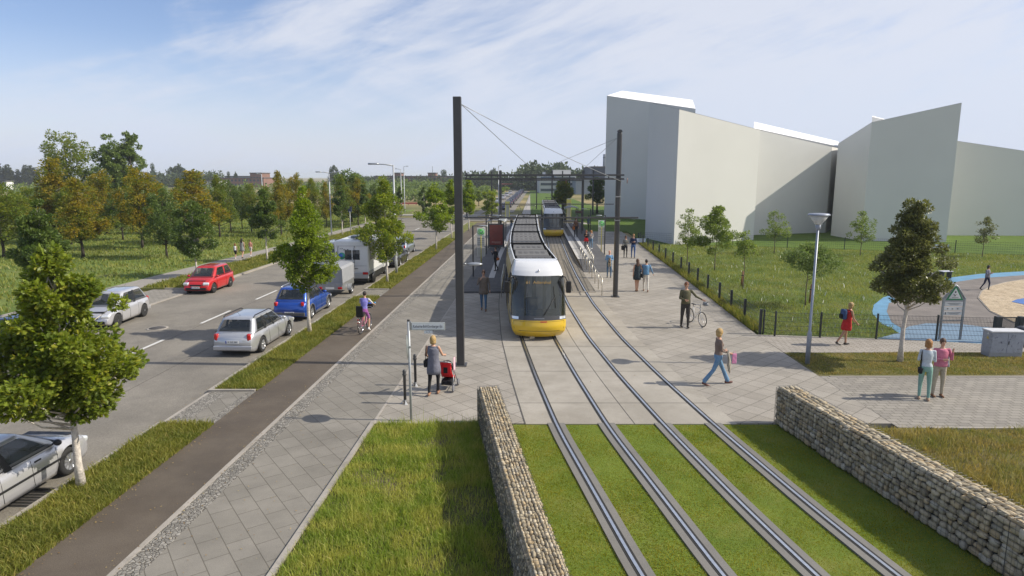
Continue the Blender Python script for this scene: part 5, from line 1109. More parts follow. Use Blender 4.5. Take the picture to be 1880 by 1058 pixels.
# camper
def camper():
    x,y=at(-10.85,40.6); t=thing('camper_van','white motorhome with a roof box and rear window, parked before the dark leaved oak','camper',(x,y,-.1),rz0,None,CK)
    wh=mat('camper_white',(.70,.71,.71),.4,coat=.3,noise=(1.5,.05)); W=2.2; L=5.9
    m=MB(); m.rbox((0,-.75,1.75),(W,4.3,2.2),.09); m.build('body',wh,t)
    m=MB(); m.loft([[(s_*a,yy,zz) for s_,a,zz in ((-1,.98,.45),(-1,1.02,1.0),(-1,.98,1.25),(-1,.80,h),(1,.80,h),(1,.98,1.25),(1,1.02,1.0),(1,.98,.45))] for yy,h in ((1.35,2.1),(1.7,2.05),(2.2,1.65),(2.45,1.36),(3.0,1.2),(3.2,1.02))],True,True,0,False); m.build('cab',wh,t)
    m=MB(); m.rbox((0,1.55,2.45),(W*.98,1.4,.75),.18); m.build('overcab',wh,t)
    m=MB(); m.box((0,-.4,.42),(W*.9,5.0,.35)); m.build('underbody',black,t)
    m=MB(); m.rbox((0,-2.93,.62),(W*.98,.14,.36),.04); m.build('rear_bumper',mat('camper_grey',(.35,.36,.37),.6),t)
    for s_ in (-1,1):
        m=MB(); m.rbox((s_*.88,-3.01,.78),(.34,.04,.16),.02); m.build('tail_light',red_l,t)
        for yy in (-1.7,2.15): wheel(t,s_*(1.0-.1),yy,.34,.2,s_,mat('rim_silver',(.55,.56,.58),.3,.8))
        m=MB(); m.lathe([(.42,s_*(W/2-.03)),(.42,s_*(W/2+.006))],c=(0,-1.7,.36),n=24,axis='X'); m.build('wheel_arch',black,t)
        m=MB(); m.box((s_*(W/2+.004),-.9,.82),(.012,4.1,.20)); m.build('side_skirt',mat('camper_grey',(.35,.36,.37),.6),t)
        for yy,w_,z_,h in ((-1.9,1.15,1.95,.72),(-.35,.5,2.05,.5)): 
            m=MB(); m.rbox((s_*(W/2+.008),yy,z_),(.03,w_,h),.014); m.build('side_window',mat('camper_window',(.10,.09,.075),.15),t)
        m=MB(); m.grid(lambda a,b:(s_*(1.0-.17*b),1.55+.75*a-(.1*b),1.30+.55*b),3,3); m.build('cab_window',glass_d,t)
        m=MB(); m.rbox((s_*1.22,2.2,1.3),(.10,.12,.28),.03); m.build('wing_mirror',black,t)
        m=MB(); m.add([(s_*(W/2+.012),1.1,.9),(s_*(W/2+.012),1.38,1.0),(s_*(W/2+.012),1.38,1.7),(s_*(W/2+.012),1.15,1.3)],[(0,1,2,3)]); m.build('green_graphic',mat('graphic_green',(.05,.35,.22),.5),t)
    m=MB(); m.rbox((.05,-2.915,1.95),(.95,.03,.62),.014); o=m.build('rear_window',glass_d,t); MB().box((.05,-2.935,1.95),(.06,.02,.62)).build('window_divider',wh,o)
    m=MB()
    for s_ in (-1,1): m.tube([(.52*s_-.3,-2.98,1.0),(.52*s_-.3,-3.06,1.15),(.52*s_-.3,-3.06,2.35),(.52*s_-.3,-2.95,2.5)],.016,6)
    for zz in (1.2,1.5,1.8): m.tube([(-.82,-3.06,zz),(.22,-3.06,zz)],.014,6)
    m.tube([(-.9,-3.3,1.12),(.5,-3.3,1.12)],.02,6); m.tube([(-.5,-3.0,1.1),(-.5,-3.32,1.12)],.02,6); m.tube([(.3,-3.0,1.1),(.3,-3.32,1.12)],.02,6)
    m.build('bike_rack',black,t)
    m=MB(); m.rbox((.1,-1.35,2.99),(.85,1.15,.18),.08); m.build('roof_box',mat('roofbox_grey',(.16,.18,.21),.35),t)
    m=MB(); m.rbox((.2,.3,2.95),(.8,1.3,.10),.04); m.build('roof_panel',white,t)
    m=MB(); m.lathe([(.24,0),(.26,.03),(.26,.08),(.2,.1)],c=(-.55,-.6,2.85),n=20); m.build('roof_hatch',white,t)
    MB().box((0,-2.915,2.52),(1.9,.02,.02)).build('panel_seam',metal_gr,t); MB().box((0,-2.915,1.25),(1.9,.02,.015)).build('panel_seam',metal_gr,t)
    m=MB(); m.lathe([(0,0),(.22,0),(.22,.01)],c=(0,0,0),n=24,axis='Y'); o=m.build('round_sticker',mat('graphic_green',(.05,.35,.22),.5),t); o.location=(-.62,-2.925,1.88)
    m=MB(); m.lathe([(0,0),(.13,0),(.13,.012)],c=(0,0,0),n=24,axis='Y'); o2=m.build('sticker_centre',mat('graphic_blue',(.05,.15,.5),.5),o); o2.location=(-.05,-.01,.03)
    text('sticker_text','S.',.26,black,t,(-.92,-2.925,2.05))
    m=MB()
    for k in range(9): m.box((-.7+.12*k,-2.924,2.34-.02*k+.03*math.sin(k*2)),(.05,.008,.04+.02*(k%3)),(0,R(20*k),0))
    m.build('dark_decals',black,t)
    m=MB(); m.rbox((0,-2.93,.98),(.5,.014,.11),.004); m.build('number_plate',plate_m,t)
camper()
def trailer():
    x,y=at(-10.95,35.15); t=thing('trailer','small trailer with a grey tarpaulin cover between blue car and camper','trailer',(x,y,-.1),rz0,None,CK)
    tp=mat('tarp_grey',(.27,.28,.30),.7,noise=(3,.08),bump=(5,.2)); tp2=mat('tarp_front_light',(.42,.42,.42),.7,noise=(3,.08),bump=(5,.2))
    m=MB(); m.rbox((0,0,.62),(1.45,2.4,.36),.01); m.build('tray',metal_gr,t)
    m=MB(); m.loft([[( .735*s_,yy,zz) for s_,zz in ((-1,.80),(-1,1.62),(-.86,1.74),(0,1.80),(.86,1.74),(1,1.62),(1,.80))] for yy in (-1.2,1.2)],True,True,0,False); m.build('tarpaulin',tp,t)
    m=MB(); 
    for yy in (-1.21,1.21): m.tube([(-.745,yy,.7),(-.745,yy,1.62),(-.64,yy,1.75),(0,yy,1.81),(.64,yy,1.75),(.745,yy,1.62),(.745,yy,.7)],.016,6)
    m.build('tarp_edge',tp2,t)
    for s_ in (-1,1):
        m=MB(); m.rbox((s_*.58,-1.22,.52),(.24,.05,.14),.02); m.build('tail_light',red_l,t)
        wheel(t,s_*.86,0,.28,.16,s_,mat('rim_silver',(.55,.56,.58),.3,.8))
        m=MB(); m.loft([[(s_*.86+dx,.34*math.cos(R(a)),.28+.34*math.sin(R(a))) for dx in (-.12,.12)] for a in range(0,181,15)],False,False); m.build('mudguard',metal_gr,t)
    m=MB(); m.rbox((0,-1.225,.52),(.5,.014,.11),.004); m.build('number_plate',plate_m,t)
    m=MB(); m.tube([(0,1.1,.45),(0,2.3,.45)],.035,6); m.lathe([(.05,0),(.05,.35)],c=(0,2.0,.15),n=8); m.build('drawbar',metal_gr,t)
trailer()
# ================= STREET FURNITURE =================
def sign_street():
    x,y=G(755,772); h=hgt(590,y); t=thing('street_sign','street name sign on a thin grey pole at the corner of the wild grass','sign',(x,y,0)); 
    m=MB(); m.cyl((0,0,0),(0,0,h),.032,n=12); m.build('pole',pole_gr,t); MB().cyl((0,0,h),(0,0,h+.04),.036,n=12).build('pole_cap',black,t)
    z=h-.13; W=.85; Hh=.20
    m=MB(); m.rbox((.065+W/2,0,z),(W,.03,Hh),.008); o=m.build('name_board',mat('sign_frame_grey',(.45,.48,.47),.4,.3),t)
    m=MB(); m.box((.065+W/2,-.017,z),(W-.045,.004,Hh-.045)); o2=m.build('board_face',mat('sign_face',(.70,.73,.75),.45),o)
    tx=text('board_text','Katharina-Boll-Dornberger-Str.',.064,mat('sign_ink',(.02,.02,.05),.6),o2,(.065+W/2,-.021,z),ext=.001); tx.scale=(.93,1.55,1)
    m=MB(); m.rbox((.065+W*.5,0,z-.15),(.21,.02,.075),.004); o=m.build('number_board',mat('sign_face',(.70,.73,.75),.45),t); text('number_text','2 - 7',.05,mat('sign_ink',(.02,.02,.05),.6),o,(.065+W*.5,-.012,z-.15),ext=.001)
    m=MB(); m.lathe([(0,-.008),(.30,-.008),(.30,.008),(0,.008)],c=(0,0,0),n=32,axis='X'); o=m.build('round_sign',mat('sign_back_grey',(.33,.38,.36),.5,.2),t); o.location=(-.055,.0,h-.66); o.rotation_euler=(0,0,R(9))
    MB().rbox((0,0,h-.66),(.09,.08,.05),.01).build('sign_clamp',metal_gr,t); MB().rbox((.03,0,z+.02),(.07,.05,.22),.008).build('board_clamp',metal_gr,t)
sign_street()
def bollard(px,py,label):
    x,y=G(px,py); t=thing('bollard',label,'bollard',(x,y,0),0,'pair of dark bollards beside the street name sign')
    MB().lathe([(.04,.05),(.042,.80),(.06,.82),(.06,.85),(.045,.87),(.055,.92),(.035,.97),(.0,.98)],n=14).build('post',metal_dk,t)
    MB().lathe([(.04,.0),(.045,.10),(.05,.11)],n=14).build('sleeve',metal_gr,t)
    m=MB()
    for k in range(4): a=k*math.pi/2+.4; m.loft([[(.04*math.cos(a),.04*math.sin(a),.10),(.13*math.cos(a+.25),.13*math.sin(a+.25),.012),(.13*math.cos(a-.25),.13*math.sin(a-.25),.012)],[(.04*math.cos(a),.04*math.sin(a),.11),(.14*math.cos(a+.3),.14*math.sin(a+.3),.0),(.14*math.cos(a-.3),.14*math.sin(a-.3),.0)]],True,True,0,False)
    m.build('foot',metal_gr,t)
bollard(744,741,'dark bollard with a bright foot nearer to the street name pole foot'); bollard(763,708,'dark bollard with a bright foot nearer to the woman with the stroller')
def lamp_right():
    x,y=G(1482,669); h=hgt(394,y); t=thing('street_lamp','tall blue grey lamp with a funnel shaped glass head at the fence path','street lamp',(x,y,0)); 
    MB().lathe([(.075,0),(.075,1.05),(.068,1.1),(.045,1.16),(.038,h-.42)],n=14).build('pole',pole_bl,t)
    MB().lathe([(.05,h-.50),(.085,h-.46),(.085,h-.33),(.06,h-.32)],n=18).build('collar',pole_bl,t)
    MB().lathe([(.09,h-.32),(.30,h-.03),(.31,h-.03),(.10,h-.33)],n=24).build('glass_funnel',mat('lamp_glass',(.75,.77,.78),.05,0,alpha=.35,spec=.8),t)
    MB().lathe([(.34,h-.03),(.35,h-.01),(.30,h+.03),(.0,h+.05)],n=24).build('lid',pole_bl,t); MB().lathe([(.03,h-.32),(.045,h-.26),(.05,h-.14),(.02,h-.05)],n=10).build('bulb',white,t)
lamp_right()
def roadlamp(label,px,py,ytop,arm_px,dbl=False,side=-1):
    x,y=G(px,py,-.0); h=hgt(ytop,y); t=thing('road_lamp',label,'street lamp',(x,y,0)); a=arm_px/1195*y
    MB().lathe([(.085,0),(.085,.9),(.07,1.0),(.05,h)],n=12).build('pole',pole_gr,t)
    for s_ in ((-1,1) if dbl else (side,)):
        m=MB(); m.tube([(0,0,h-.05),(s_*a*.35,0,h+.03),(s_*a*.7,0,h+.05)],[.045,.035,.03],8); m.build('arm',pole_gr,t)
        m=MB(); m.loft([[(s_*(a*q),yy*w_,h+.05+zz) for yy,zz in ((-1,.0),(-.8,.05),(0,.075),(.8,.05),(1,0),(.5,-.04),(-.5,-.04))] for q,w_ in ((.62,.06),(.72,.13),(.95,.13),(1.08,.05))],True,True); m.build('lamp_head',mat('lamp_head_grey',(.34,.36,.38),.35,.6),t)
roadlamp('road lamp with one arm to the left rising behind the dark leaved oak',728,504,303,42)
roadlamp('road lamp with a double head on the far side of the road',609,432,317,22,True)
roadlamp('thin far road lamp left of a second one at the road bend',738,398,311,9)
roadlamp('thin far road lamp right of its neighbour at the road bend',743.5,392,306,8,side=1)
roadlamp('lamp with a curved head above the trees left of the tall bright oak',485,400,320,9)
roadlamp('thin far lamp above the tram stop crossbeams at the horizon',915.5,398,305,5,side=1)
# platform lamps
def plamp(label,px,py,ytop,arm_px,z=.1):
    x,y=G(px,py,z); h=hgt(ytop,y)-z; t=thing('platform_lamp',label,'lamp',(x,y,z)); a=arm_px/1195*y; s_=1 if a>0 else -1
    MB().rbox((0,0,h/2),(.09,.09,h),.015).build('pole',metal_dk,t)
    MB().rbox((a*.3,0,h-.03),(abs(a)*.6,.05,.05),.01).build('arm',metal_dk,t)
    m=MB(); m.ball((a*.72,0,h-.035),(abs(a)*.36,.11,.045),14); m.build('lamp_head',mat('lamp_head_grey',(.34,.36,.38),.35,.6),t)
plamp('dark lamp post with a grey head nearest to the walking man on the left platform',869,508,414,26); plamp('dark lamp post standing just left of the left shelter',893,467,395,26); plamp('dark lamp post behind the right stop sign panel',1109.5,468,395,-16,.0); plamp('far dark lamp post on the right platform beside the second row mast',1083.5,427,383,-16,.26)
# stop signs
def stop_sign(label,px,py,ytop,z,dx):
    x,y=G(px,py,z); h=hgt(ytop,y)-z; t=thing('stop_sign',label,'stop sign',(x,y,z)); yp=mat('pole_yellow',(.55,.48,.05),.5)
    MB().cyl((0,0,0),(0,0,h*.98),.035,n=10).build('pole',yp,t)
    m=MB(); m.rbox((dx,0,h-.32),(.56,.05,.60),.02); o=m.build('sign_board',mat('stop_board',(.66,.72,.62),.5),t)
    for yy,rz_ in ((-.03,0),(.03,math.pi)):
        m=MB(); m.lathe([(0,0),(.23,0),(.23,.006)],n=28,axis='Y',c=(0,0,0)); o2=m.build('green_disc',mat('stop_green',(.04,.42,.05),.5),o); o2.location=(dx,yy*1.2,h-.30)
        m=MB(); m.tube([(.178*math.cos(2*math.pi*q/28),0,.178*math.sin(2*math.pi*q/28)) for q in range(28)],.012,6,closed=True); m.build('ring',mat('stop_board',(.66,.72,.62),.5),o2).location=(0,yy*.2,0)
        l_=link('letter_h',textmesh('H',.30,mat('stop_board',(.66,.72,.62),.5),.002),o2); l_.location=(0,yy*.35,0); l_.rotation_euler=(R(90),0,rz_)
    tb=mat('timetable',(.50,.50,.46),.6); bk=mat('timetable_ink',(.16,.16,.15),.7)
    m=MB(); m.rbox((dx,0,h-.98),(.54,.04,.62),.01); o=m.build('line_panel',tb,t); m=MB()
    for k in range(4): m.box((dx,-.022,h-.76-.14*k),(.46,.006,.03))
    m.build('print',bk,o)
    m=MB(); m.rbox((dx,0,h-1.68),(.56,.04,.62),.01); o=m.build('timetable_panel',tb,t); m=MB()
    for k in range(9): m.box((dx,-.022,h-1.43-.06*k),(.44,.006,.012))
    m.build('print',bk,o)
stop_sign('stop sign with a green H on the left platform before the tallest mast',883.5,489,418,.09,0.0); stop_sign('stop sign with a green H right of the pair on the right platform',1103.5,468,404,.0,.0)
# shelters
def shelter(label,px,py,z,flip=1,ad=True,L=3.6):
    x,y=G(px,py,z); t=thing('tram_shelter',label,'shelter',(x,y,z),-math.atan(S)); D=1.35; h=2.25; gl=mat('shelter_glass',(.55,.62,.62),.05,alpha=.28,spec=.7)
    for a,b in ((-D/2,0.05),(D/2,0.05),(-D/2,L),(D/2,L)): MB().rbox((a,b,h/2),(.08,.08,h),.01).build('post',metal_dk,t)
    m=MB(); m.rbox((-flip*D/2,L/2,1.25),(.02,L-.2,1.9),.005); m.build('back_glass',gl,t)
    m=MB(); m.grid(lambda a,b:(-D/2-.15+(D+.3)*a,-.2+(L+.4)*b,h+.28*math.sin(math.pi*a)*.8+.02),10,4); m.grid(lambda a,b:(-D/2-.15+(D+.3)*a,-.2+(L+.4)*b,h+.28*math.sin(math.pi*a)*.8+.045),10,4); m.build('curved_roof',gl,t)
    m=MB()
    for k in range(7): 
        b=-.2+(L+.4)*k/6; m.tube([(-D/2-.15+(D+.3)*a/8,b,h+.28*math.sin(math.pi*a/8)*.8+.03) for a in range(9)],.028,5)
    for a in (0,2.67,5.33,8): m.tube([(-D/2-.15+(D+.3)*a/8,-.2,h+.28*math.sin(math.pi*a/8)*.8+.03),(-D/2-.15+(D+.3)*a/8,L+.2,h+.28*math.sin(math.pi*a/8)*.8+.03)],.025,5)
    m.build('roof_ribs',metal_gr,t)
    if ad:
        m=MB(); m.rbox((0,.0,1.12),(D-.02,.16,2.0),.02); o=m.build('ad_case',metal_dk,t)
        m=MB(); m.box((0,-.085,1.17),(D-.22,.01,1.74)); o2=m.build('red_poster',mat('poster_red',(.22,.045,.035),.25,coat=.6,noise=(1.2,.25)),o)
        m=MB(); m.box((.02,-.092,.55),(.8,.004,.05)); m.box((.12,-.092,.46),(.55,.004,.03)); m.build('poster_lines',mat('poster_light',(.40,.22,.18),.5),o2)
    m=MB(); m.rbox((-flip*.35,L*.55,.46),(.4,1.8,.05),.02); m.box((-flip*.35,L*.55-.7,.22),(.06,.06,.44)); m.box((-flip*.35,L*.55+.7,.22),(.06,.06,.44)); m.build('bench',metal_gr,t)
shelter('glass tram shelter with a dark red poster on the left platform',911,456,.09); shelter('far tram shelter with a curved roof on the right platform',1050,420,.26,-1,False)
# info displays
for px,py,yt,z,lb in ((908,455,401,.09,'brown departure display board over the left shelter'),(1062,430,389,.26,'brown departure display board near the right shelter')):
    x,y=G(px,py,z); h=hgt(yt,y)-z; t=thing('departure_display',lb,'display',(x,y,z)); MB().rbox((.35,0,h/2),(.09,.09,h),.01).build('pole',metal_dk,t); MB().rbox((0,0,h-.02),(.75,.16,.24),.02).build('board',mat('display_brown',(.06,.028,.02),.4),t)
for px,py,yt,z,lb in ((931.5,402,369,.09,'pale yellow stele at the far end of the left platform'),(1044,404,365,.26,'pale yellow stele behind the right shelter')):
    x,y=G(px,py,z); h=hgt(yt,y)-z; t=thing('info_stele',lb,'stele',(x,y,z)); MB().rbox((0,0,h/2),(.62,.25,h),.03).build('panel',mat('stele_grey',(.34,.36,.32),.5),t); MB().rbox((0,-.13,h-.35),(.50,.02,.45),.005).build('yellow_top',mat('stele_yellow',(.50,.50,.12),.5),t); MB().rbox((-.28,-.12,h/2),(.08,.04,h*.98),.01).build('edge_left',mat('stele_yellow',(.50,.50,.12),.5),t); MB().rbox((.28,-.12,h/2),(.08,.04,h*.98),.01).build('edge_right',mat('stele_yellow',(.50,.50,.12),.5),t)
# railings
rlm=mat('railing_steel',(.50,.48,.42),.35,.7)
def railing(label,pts,n,h=.95,z0=0,z1=0):
    (x0,y0),(x1,y1)=pts; t=thing('railing',label,'railing',(x0,y0,0))
    P=[(( x1-x0)*k/(n-1),(y1-y0)*k/(n-1),z0+(z1-z0)*k/(n-1)) for k in range(n)]
    for p in P: MB().cyl(p,(p[0],p[1],p[2]+h),.022,n=8).build('post',rlm,t)
    MB().tube([(p[0],p[1],p[2]+h) for p in P],.026,8).build('handrail',rlm,t); MB().tube([(p[0],p[1],p[2]+h*.62) for p in P],.016,8).build('middle_rail',rlm,t)
    return t
a=G(1105,543); b=(T(2,43.2,1.45),43.2); m_=(T(2,49,1.5),49)
railing('long steel railing along the ramp of the right platform',(a,m_),9,.9,0,.12)
railing('short bright railing on the far stretch of the right ramp',((T(2,43.5,1.95),43.5),(T(2,49.5,2.05),49.5)),6,.9,.1,.26)
railing('short steel railing beside the left flank of the front tram',((T(1,33.6,-1.32),33.6),(T(1,39.0,-1.28),39.0)),4,1.0,0,0)
# ---- fences ----
def fence(label,pts,h,step=2.5,wire=.05,pw=.06,top=True,z=0,wr_=.005):
    t=thing('mesh_fence',label,'fence',(pts[0][0],pts[0][1],z)); ox,oy=pts[0]; m=MB(); posts=[]
    for (x0,y0),(x1,y1) in zip(pts[:-1],pts[1:]):
        L=math.hypot(x1-x0,y1-y0); n=max(1,round(L/step)); ang=math.atan2(y1-y0,x1-x0)
        for k in range(n+1):
            p=(x0+(x1-x0)*k/n-ox,y0+(y1-y0)*k/n-oy)
            if not any(math.hypot(p[0]-q[0],p[1]-q[1])<.3 for q in posts):
                posts.append(p); MB().rbox((p[0],p[1],h/2+.02),(pw,pw,h+.06),.008,rot=(0,0,ang)).build('post',fence_m,t)
        nw=int(L/wire); dx,dy=(x1-x0)/L,(y1-y0)/L
        for k in range(nw+1):
            s_=k*wire; px_,py_=x0-ox+dx*s_,y0-oy+dy*s_
            m.add([(px_-dx*wr_,py_-dy*wr_,.04),(px_+dx*wr_,py_+dy*wr_,.04),(px_+dx*wr_,py_+dy*wr_,h),(px_-dx*wr_,py_-dy*wr_,h)],[(0,1,2,3)])
        for zz in [.06+(h-.08)*q/5 for q in range(6)]:
            m.tube([(x0-ox,y0-oy,zz),(x1-ox,y1-oy,zz)],.0065,4,smooth=False)
    m.build('wire_panels',fence_m,t); return t
F0=G(1395,613); 
fence('dark wire mesh fence running from the corner post back along the plaza',[F0,G(1320,555),G(1250,500),G(1172,447)],.96,2.55,.07,.10)
fence('dark wire mesh fence between side path and playground',[(F0[0]+.12,F0[1]-.02),G(1422,617),G(1505,619.5),G(1608,622.5),G(1718,625.5),G(1822,628.5)],.96,2.2,.05,.06)
fence('thin dark mesh fence at the back edge of the meadow',[G(1176,446),G(1345,452),G(1550,458),G(1753,464),G(1900,470),G(2050,474)],1.0,4.4,.16,.06,wr_=.003)
# gate
gx0,gy0=G(1826,629); gx1,gy1=G(1873,630.5); gw=gx1-gx0
t=thing('garden_gate','black metal gate between two thick posts at the playground','gate',(gx0,gy0,0))
for px_ in (0,gw): MB().rbox((px_,0,.5),(.17,.17,1.02),.01).build('post',fence_m,t)
m=MB(); 
for zz in (.12,.97): m.box((gw/2,0,zz),(gw-.3,.035,.035))
for xx in (.16,gw-.16): m.box((xx,0,.545),(.035,.035,.88))
m.build('frame',fence_m,t); m=MB()
for k in range(16): m.box((.2+(gw-.4)*k/15,0,.545),(.010,.010,.82))
m.build('bars',fence_m,t); MB().rbox((.24,-.03,.55),(.10,.03,.12),.005).build('lock',black,t)
fence('dark wire mesh fence right of the black gate',[(gx1+.15,gy1),(gx1+9,gy1)],.96,2.5,.05,.06)
# playground notice sign
x0,y0=G(1736,627); x1,_=G(1769,628); hs=hgt(526,y0); w=.74; xm=(x0+x1)/2
t=thing('notice_sign','tall playground notice frame with a green edged triangle on top','sign',(xm,y0+.25,0)); sg_=mat('sign_frame_steel',(.30,.33,.36),.45,.4)
hw=.40
MB().rbox((-hw,0,hs*.39),(.07,.07,hs*.78),.01).build('leg',sg_,t); MB().rbox((hw,0,hs*.39),(.07,.07,hs*.78),.01).build('leg',sg_,t)
m=MB(); m.tube([(-hw,0,hs*.76),(-hw*.22,0,hs-.06),(0,0,hs),(hw*.22,0,hs-.06),(hw,0,hs*.76)],.04,8); m.box((0,0,hs*.72),(.8,.03,.03)); m.box((0,0,hs*.36),(.8,.03,.04)); m.build('frame_top',sg_,t)
m=MB(); m.prism([(-.40,hs*.70),(.40,hs*.70),(.40,hs*.76),(.06,hs-.04),(-.06,hs-.04),(-.40,hs*.76)],-.01,.01); o=m.build('back_plate',mat('sign_plate_grey',(.40,.42,.44),.5,.2),t); o.rotation_euler=(R(90),0,0)
def tri(s_,m_,yy,nm,par,cz): 
    q=MB(); q.prism([(-s_,cz-s_*.62),(s_,cz-s_*.62),(0,cz+s_*1.12)],-.006,.006); o=q.build(nm,m_,par); o.rotation_euler=(R(90),0,0); o.location=(0,yy,0); return o
g_=tri(.33,mat('sign_green',(.03,.22,.09),.5),-.022,'green_triangle',t,hs*.84-.02)
tri(.235,mat('sign_white',(.62,.64,.63),.5),-.034,'white_triangle',t,hs*.84-.025)
m=MB(); m.ball((0,-.046,hs*.84+.09),(.030,.006,.036),10); m.tube([(-.07,-.045,hs*.84-.01),(0,-.045,hs*.84-.035),(.06,-.045,hs*.84+.0)],.012,5); m.tube([(0,-.045,hs*.84-.035),(-.02,-.045,hs*.84-.08)],.012,5); m.box((0,-.045,hs*.84-.12),(.26,.004,.012)); m.build('pictogram',black,t)
for k,(zz,hh) in enumerate(((.66,.15),(.575,.13),(.49,.13))):
    m=MB(); m.rbox((0,-.01,hs*zz),(.70,.02,hh),.005); o=m.build('notice_board',mat('sign_white',(.62,.64,.63),.5),t); m=MB()
    if k==1: 
        for q in (-.22,-.04,.16): m.ball((q,-.024,hs*zz),(.035,.005,.022),8)
    else:
        for q in range(3): m.box((0.03 if k else 0,-.022,hs*zz+.03-.03*q),(.5-.1*q,.004,.010))
        if k==2: m.box((-.29,-.022,hs*zz),(.04,.004,.09))
    m.build('print',mat('print_dark',(.06,.06,.07),.7),o)
# utility cabinet
x0,y0=G(1824,655); x1,_=G(1876,655); 
cw_=1.12; t=thing('utility_cabinet','blue grey utility cabinet with scuffed double doors beside the gate','cabinet',(G(1846,656)[0],G(1846,656)[1]+.22,0),R(-2)); cm=blotchy('cabinet_paint',[(.33,.35,.40),(.38,.40,.45),(.25,.26,.30)],[1.5,3.5],.6,None,(30,.12))
MB().rbox((0,0,.06),(cw_*1.0,.44,.14),.01).build('plinth',mat('cabinet_plinth',(.30,.31,.33),.7),t); MB().rbox((0,0,.50),(cw_,.46,.75),.012).build('body',cm,t); MB().rbox((0,0,.905),(cw_+.06,.52,.06),.02).build('lid',mat('cabinet_lid',(.55,.56,.58),.5,noise=(5,.08)),t)
for s_ in (-1,1): MB().rbox((s_*cw_*.245,-.236,.50),(cw_*.475,.012,.68),.004).build('door',cm,t)
m=MB(); m.rbox((.04,-.25,.52),(.02,.03,.12),.005); m.build('handle',black,t)
m=MB(); rr=random.Random(3)
for k in range(9):
    x_,z_=rr.uniform(-.45,.5),rr.uniform(.22,.75); m.tube([(x_,-.2445,z_),(x_+rr.uniform(-.04,.05),-.2445,z_+rr.uniform(.02,.08)),(x_+rr.uniform(-.05,.08),-.2445,z_+rr.uniform(-.02,.1))],.006,4)
m.build('scribble',mat('scribble_dark',(.07,.07,.10),.8),t)
m=MB(); m.prism([(-.07,.0),(.07,.0),(0,.12)],-.003,.003); o=m.build('warning_triangle',mat('warn_yellow',(.60,.45,.08),.5),t); o.rotation_euler=(R(90),0,R(-90)); o.location=(-cw_/2-.003,-.05,.62)
m=MB(); m.prism([(-.05,.0),(.05,.0),(0,.09)],-.003,.003); o=m.build('warning_triangle',mat('sign_white',(.62,.64,.63),.5),t); o.rotation_euler=(R(90),0,R(-90)); o.location=(-cw_/2-.003,-.05,.78)
# waste bin, info boards, benches
x,y=G(1884,640); t=thing('waste_bin','dark waste bin at the right photo edge behind the fence','bin',(x,y+.3,0)); MB().lathe([(.17,0),(.20,.62),(.19,.62)],n=18).build('drum',mat('bin_dark',(.03,.035,.05),.5),t); MB().lathe([(.22,.62),(.22,.68),(.12,.76),(0,.78)],n=18).build('lid',mat('bin_dark',(.03,.035,.05),.5),t)
def board(label,px,py,yt,wpx,leg=.35):
    x,y=G(px,py); h=hgt(yt,y); w=wpx/1195*y; t=thing('info_board',label,'info board',(x,y,0)); bh=(h)*.50
    MB().rbox((0,0,h-bh/2),(w,.05,bh),.01).build('panel',mat('board_blue',(.34,.44,.58),.4),t)
    m=MB(); m.box((0,-.03,h-bh/2),(w*.92,.006,bh*.84)); o=m.build('picture',mat('board_picture',(.48,.55,.65),.4,noise=(2.5,.35)),t)
    for s_ in (-1,1): MB().rbox((s_*w*.42,.0,(h-bh)/2),(.06,.06,h-bh),.01).build('leg',metal_dk,t)
board('pale blue info board beside the couple at the back end of the fence',1175,452,438,20); board('pale blue info board behind the crown of the right street tree',1725,463,449,32)
def bench(label,px,py,wpx,rz):
    x,y=G(px,py); w=wpx/1195*y; t=thing('bench',label,'bench',(x,y,0),rz); pm=mat('bench_pale',(.52,.53,.60),.5)
    for k in range(3): MB().rbox((0,-.14+.14*k,.44),(w,.125,.04),.008).build('seat_slat',pm,t)
    for s_ in (-1,1): MB().rbox((s_*w*.36,0,.21),(.06,.36,.42),.01).build('leg',metal_dk,t)
bench('pale playground bench nearer to the olive green street tree',1702,516,28,R(14)); bench('pale playground bench farther from the olive green street tree',1735,511,22,R(10))
# tree stakes in meadow
for px,py,yt,lb in ((1361,525,498,'short brown stake beside the bare stemmed sapling'),(1486,556,522,'short brown stake below the wide thin crowned tree')):
    x,y=G(px,py); h=hgt(yt,y); t=thing('tree_stake',lb,'stake',(x,y,0)); MB().cyl((0,0,0),(.05,0,h),.05,.045,n=8).build('post',mat('stake_wood',(.24,.12,.06),.9,noise=(8,.3)),t); MB().lathe([(.07,h*.7),(.07,h*.75)],n=10,c=(.03,0,0)).build('strap',black,t)
x,y=G(633,432); t=thing('small_sign','small dark traffic sign on a pole at the far footpath','sign',(G(644,430)[0],G(644,430)[1],0)); MB().cyl((0,0,0),(0,0,2.5),.035,n=8).build('pole',pole_gr,t); MB().rbox((0,0,2.7),(.42,.03,.6),.02).build('board',mat('sign_navy',(.05,.07,.15),.5),t)
# ================= PEOPLE =================
skin_m=mat('skin',(.52,.30,.20),.55,noise=(8,.08)); skin2_m=mat('skin_tan',(.42,.23,.14),.55,noise=(8,.08)); eye_m=mat('eye_dark',(.03,.02,.02),.3); lip_m=mat('lips',(.38,.12,.10),.5)
def cloth(name,c,b=(11,.9)): return mat('cloth_'+name,c,.85,noise=(6,.16),bump=b,spec=.2)
HAIR=dict(blonde=mat('hair_blonde',(.44,.29,.11),.5,noise=(60,.3),bump=(90,.8)),brown=mat('hair_brown',(.10,.05,.028),.5,noise=(60,.3),bump=(90,.8)),dark=mat('hair_dark',(.022,.015,.012),.45,noise=(60,.3),bump=(90,.8)),red=mat('hair_red',(.20,.07,.03),.5,noise=(60,.3),bump=(90,.8)),ginger=mat('hair_ginger',(.36,.17,.05),.5,noise=(60,.3),bump=(90,.8)),grey=mat('hair_grey',(.4,.38,.36),.5))
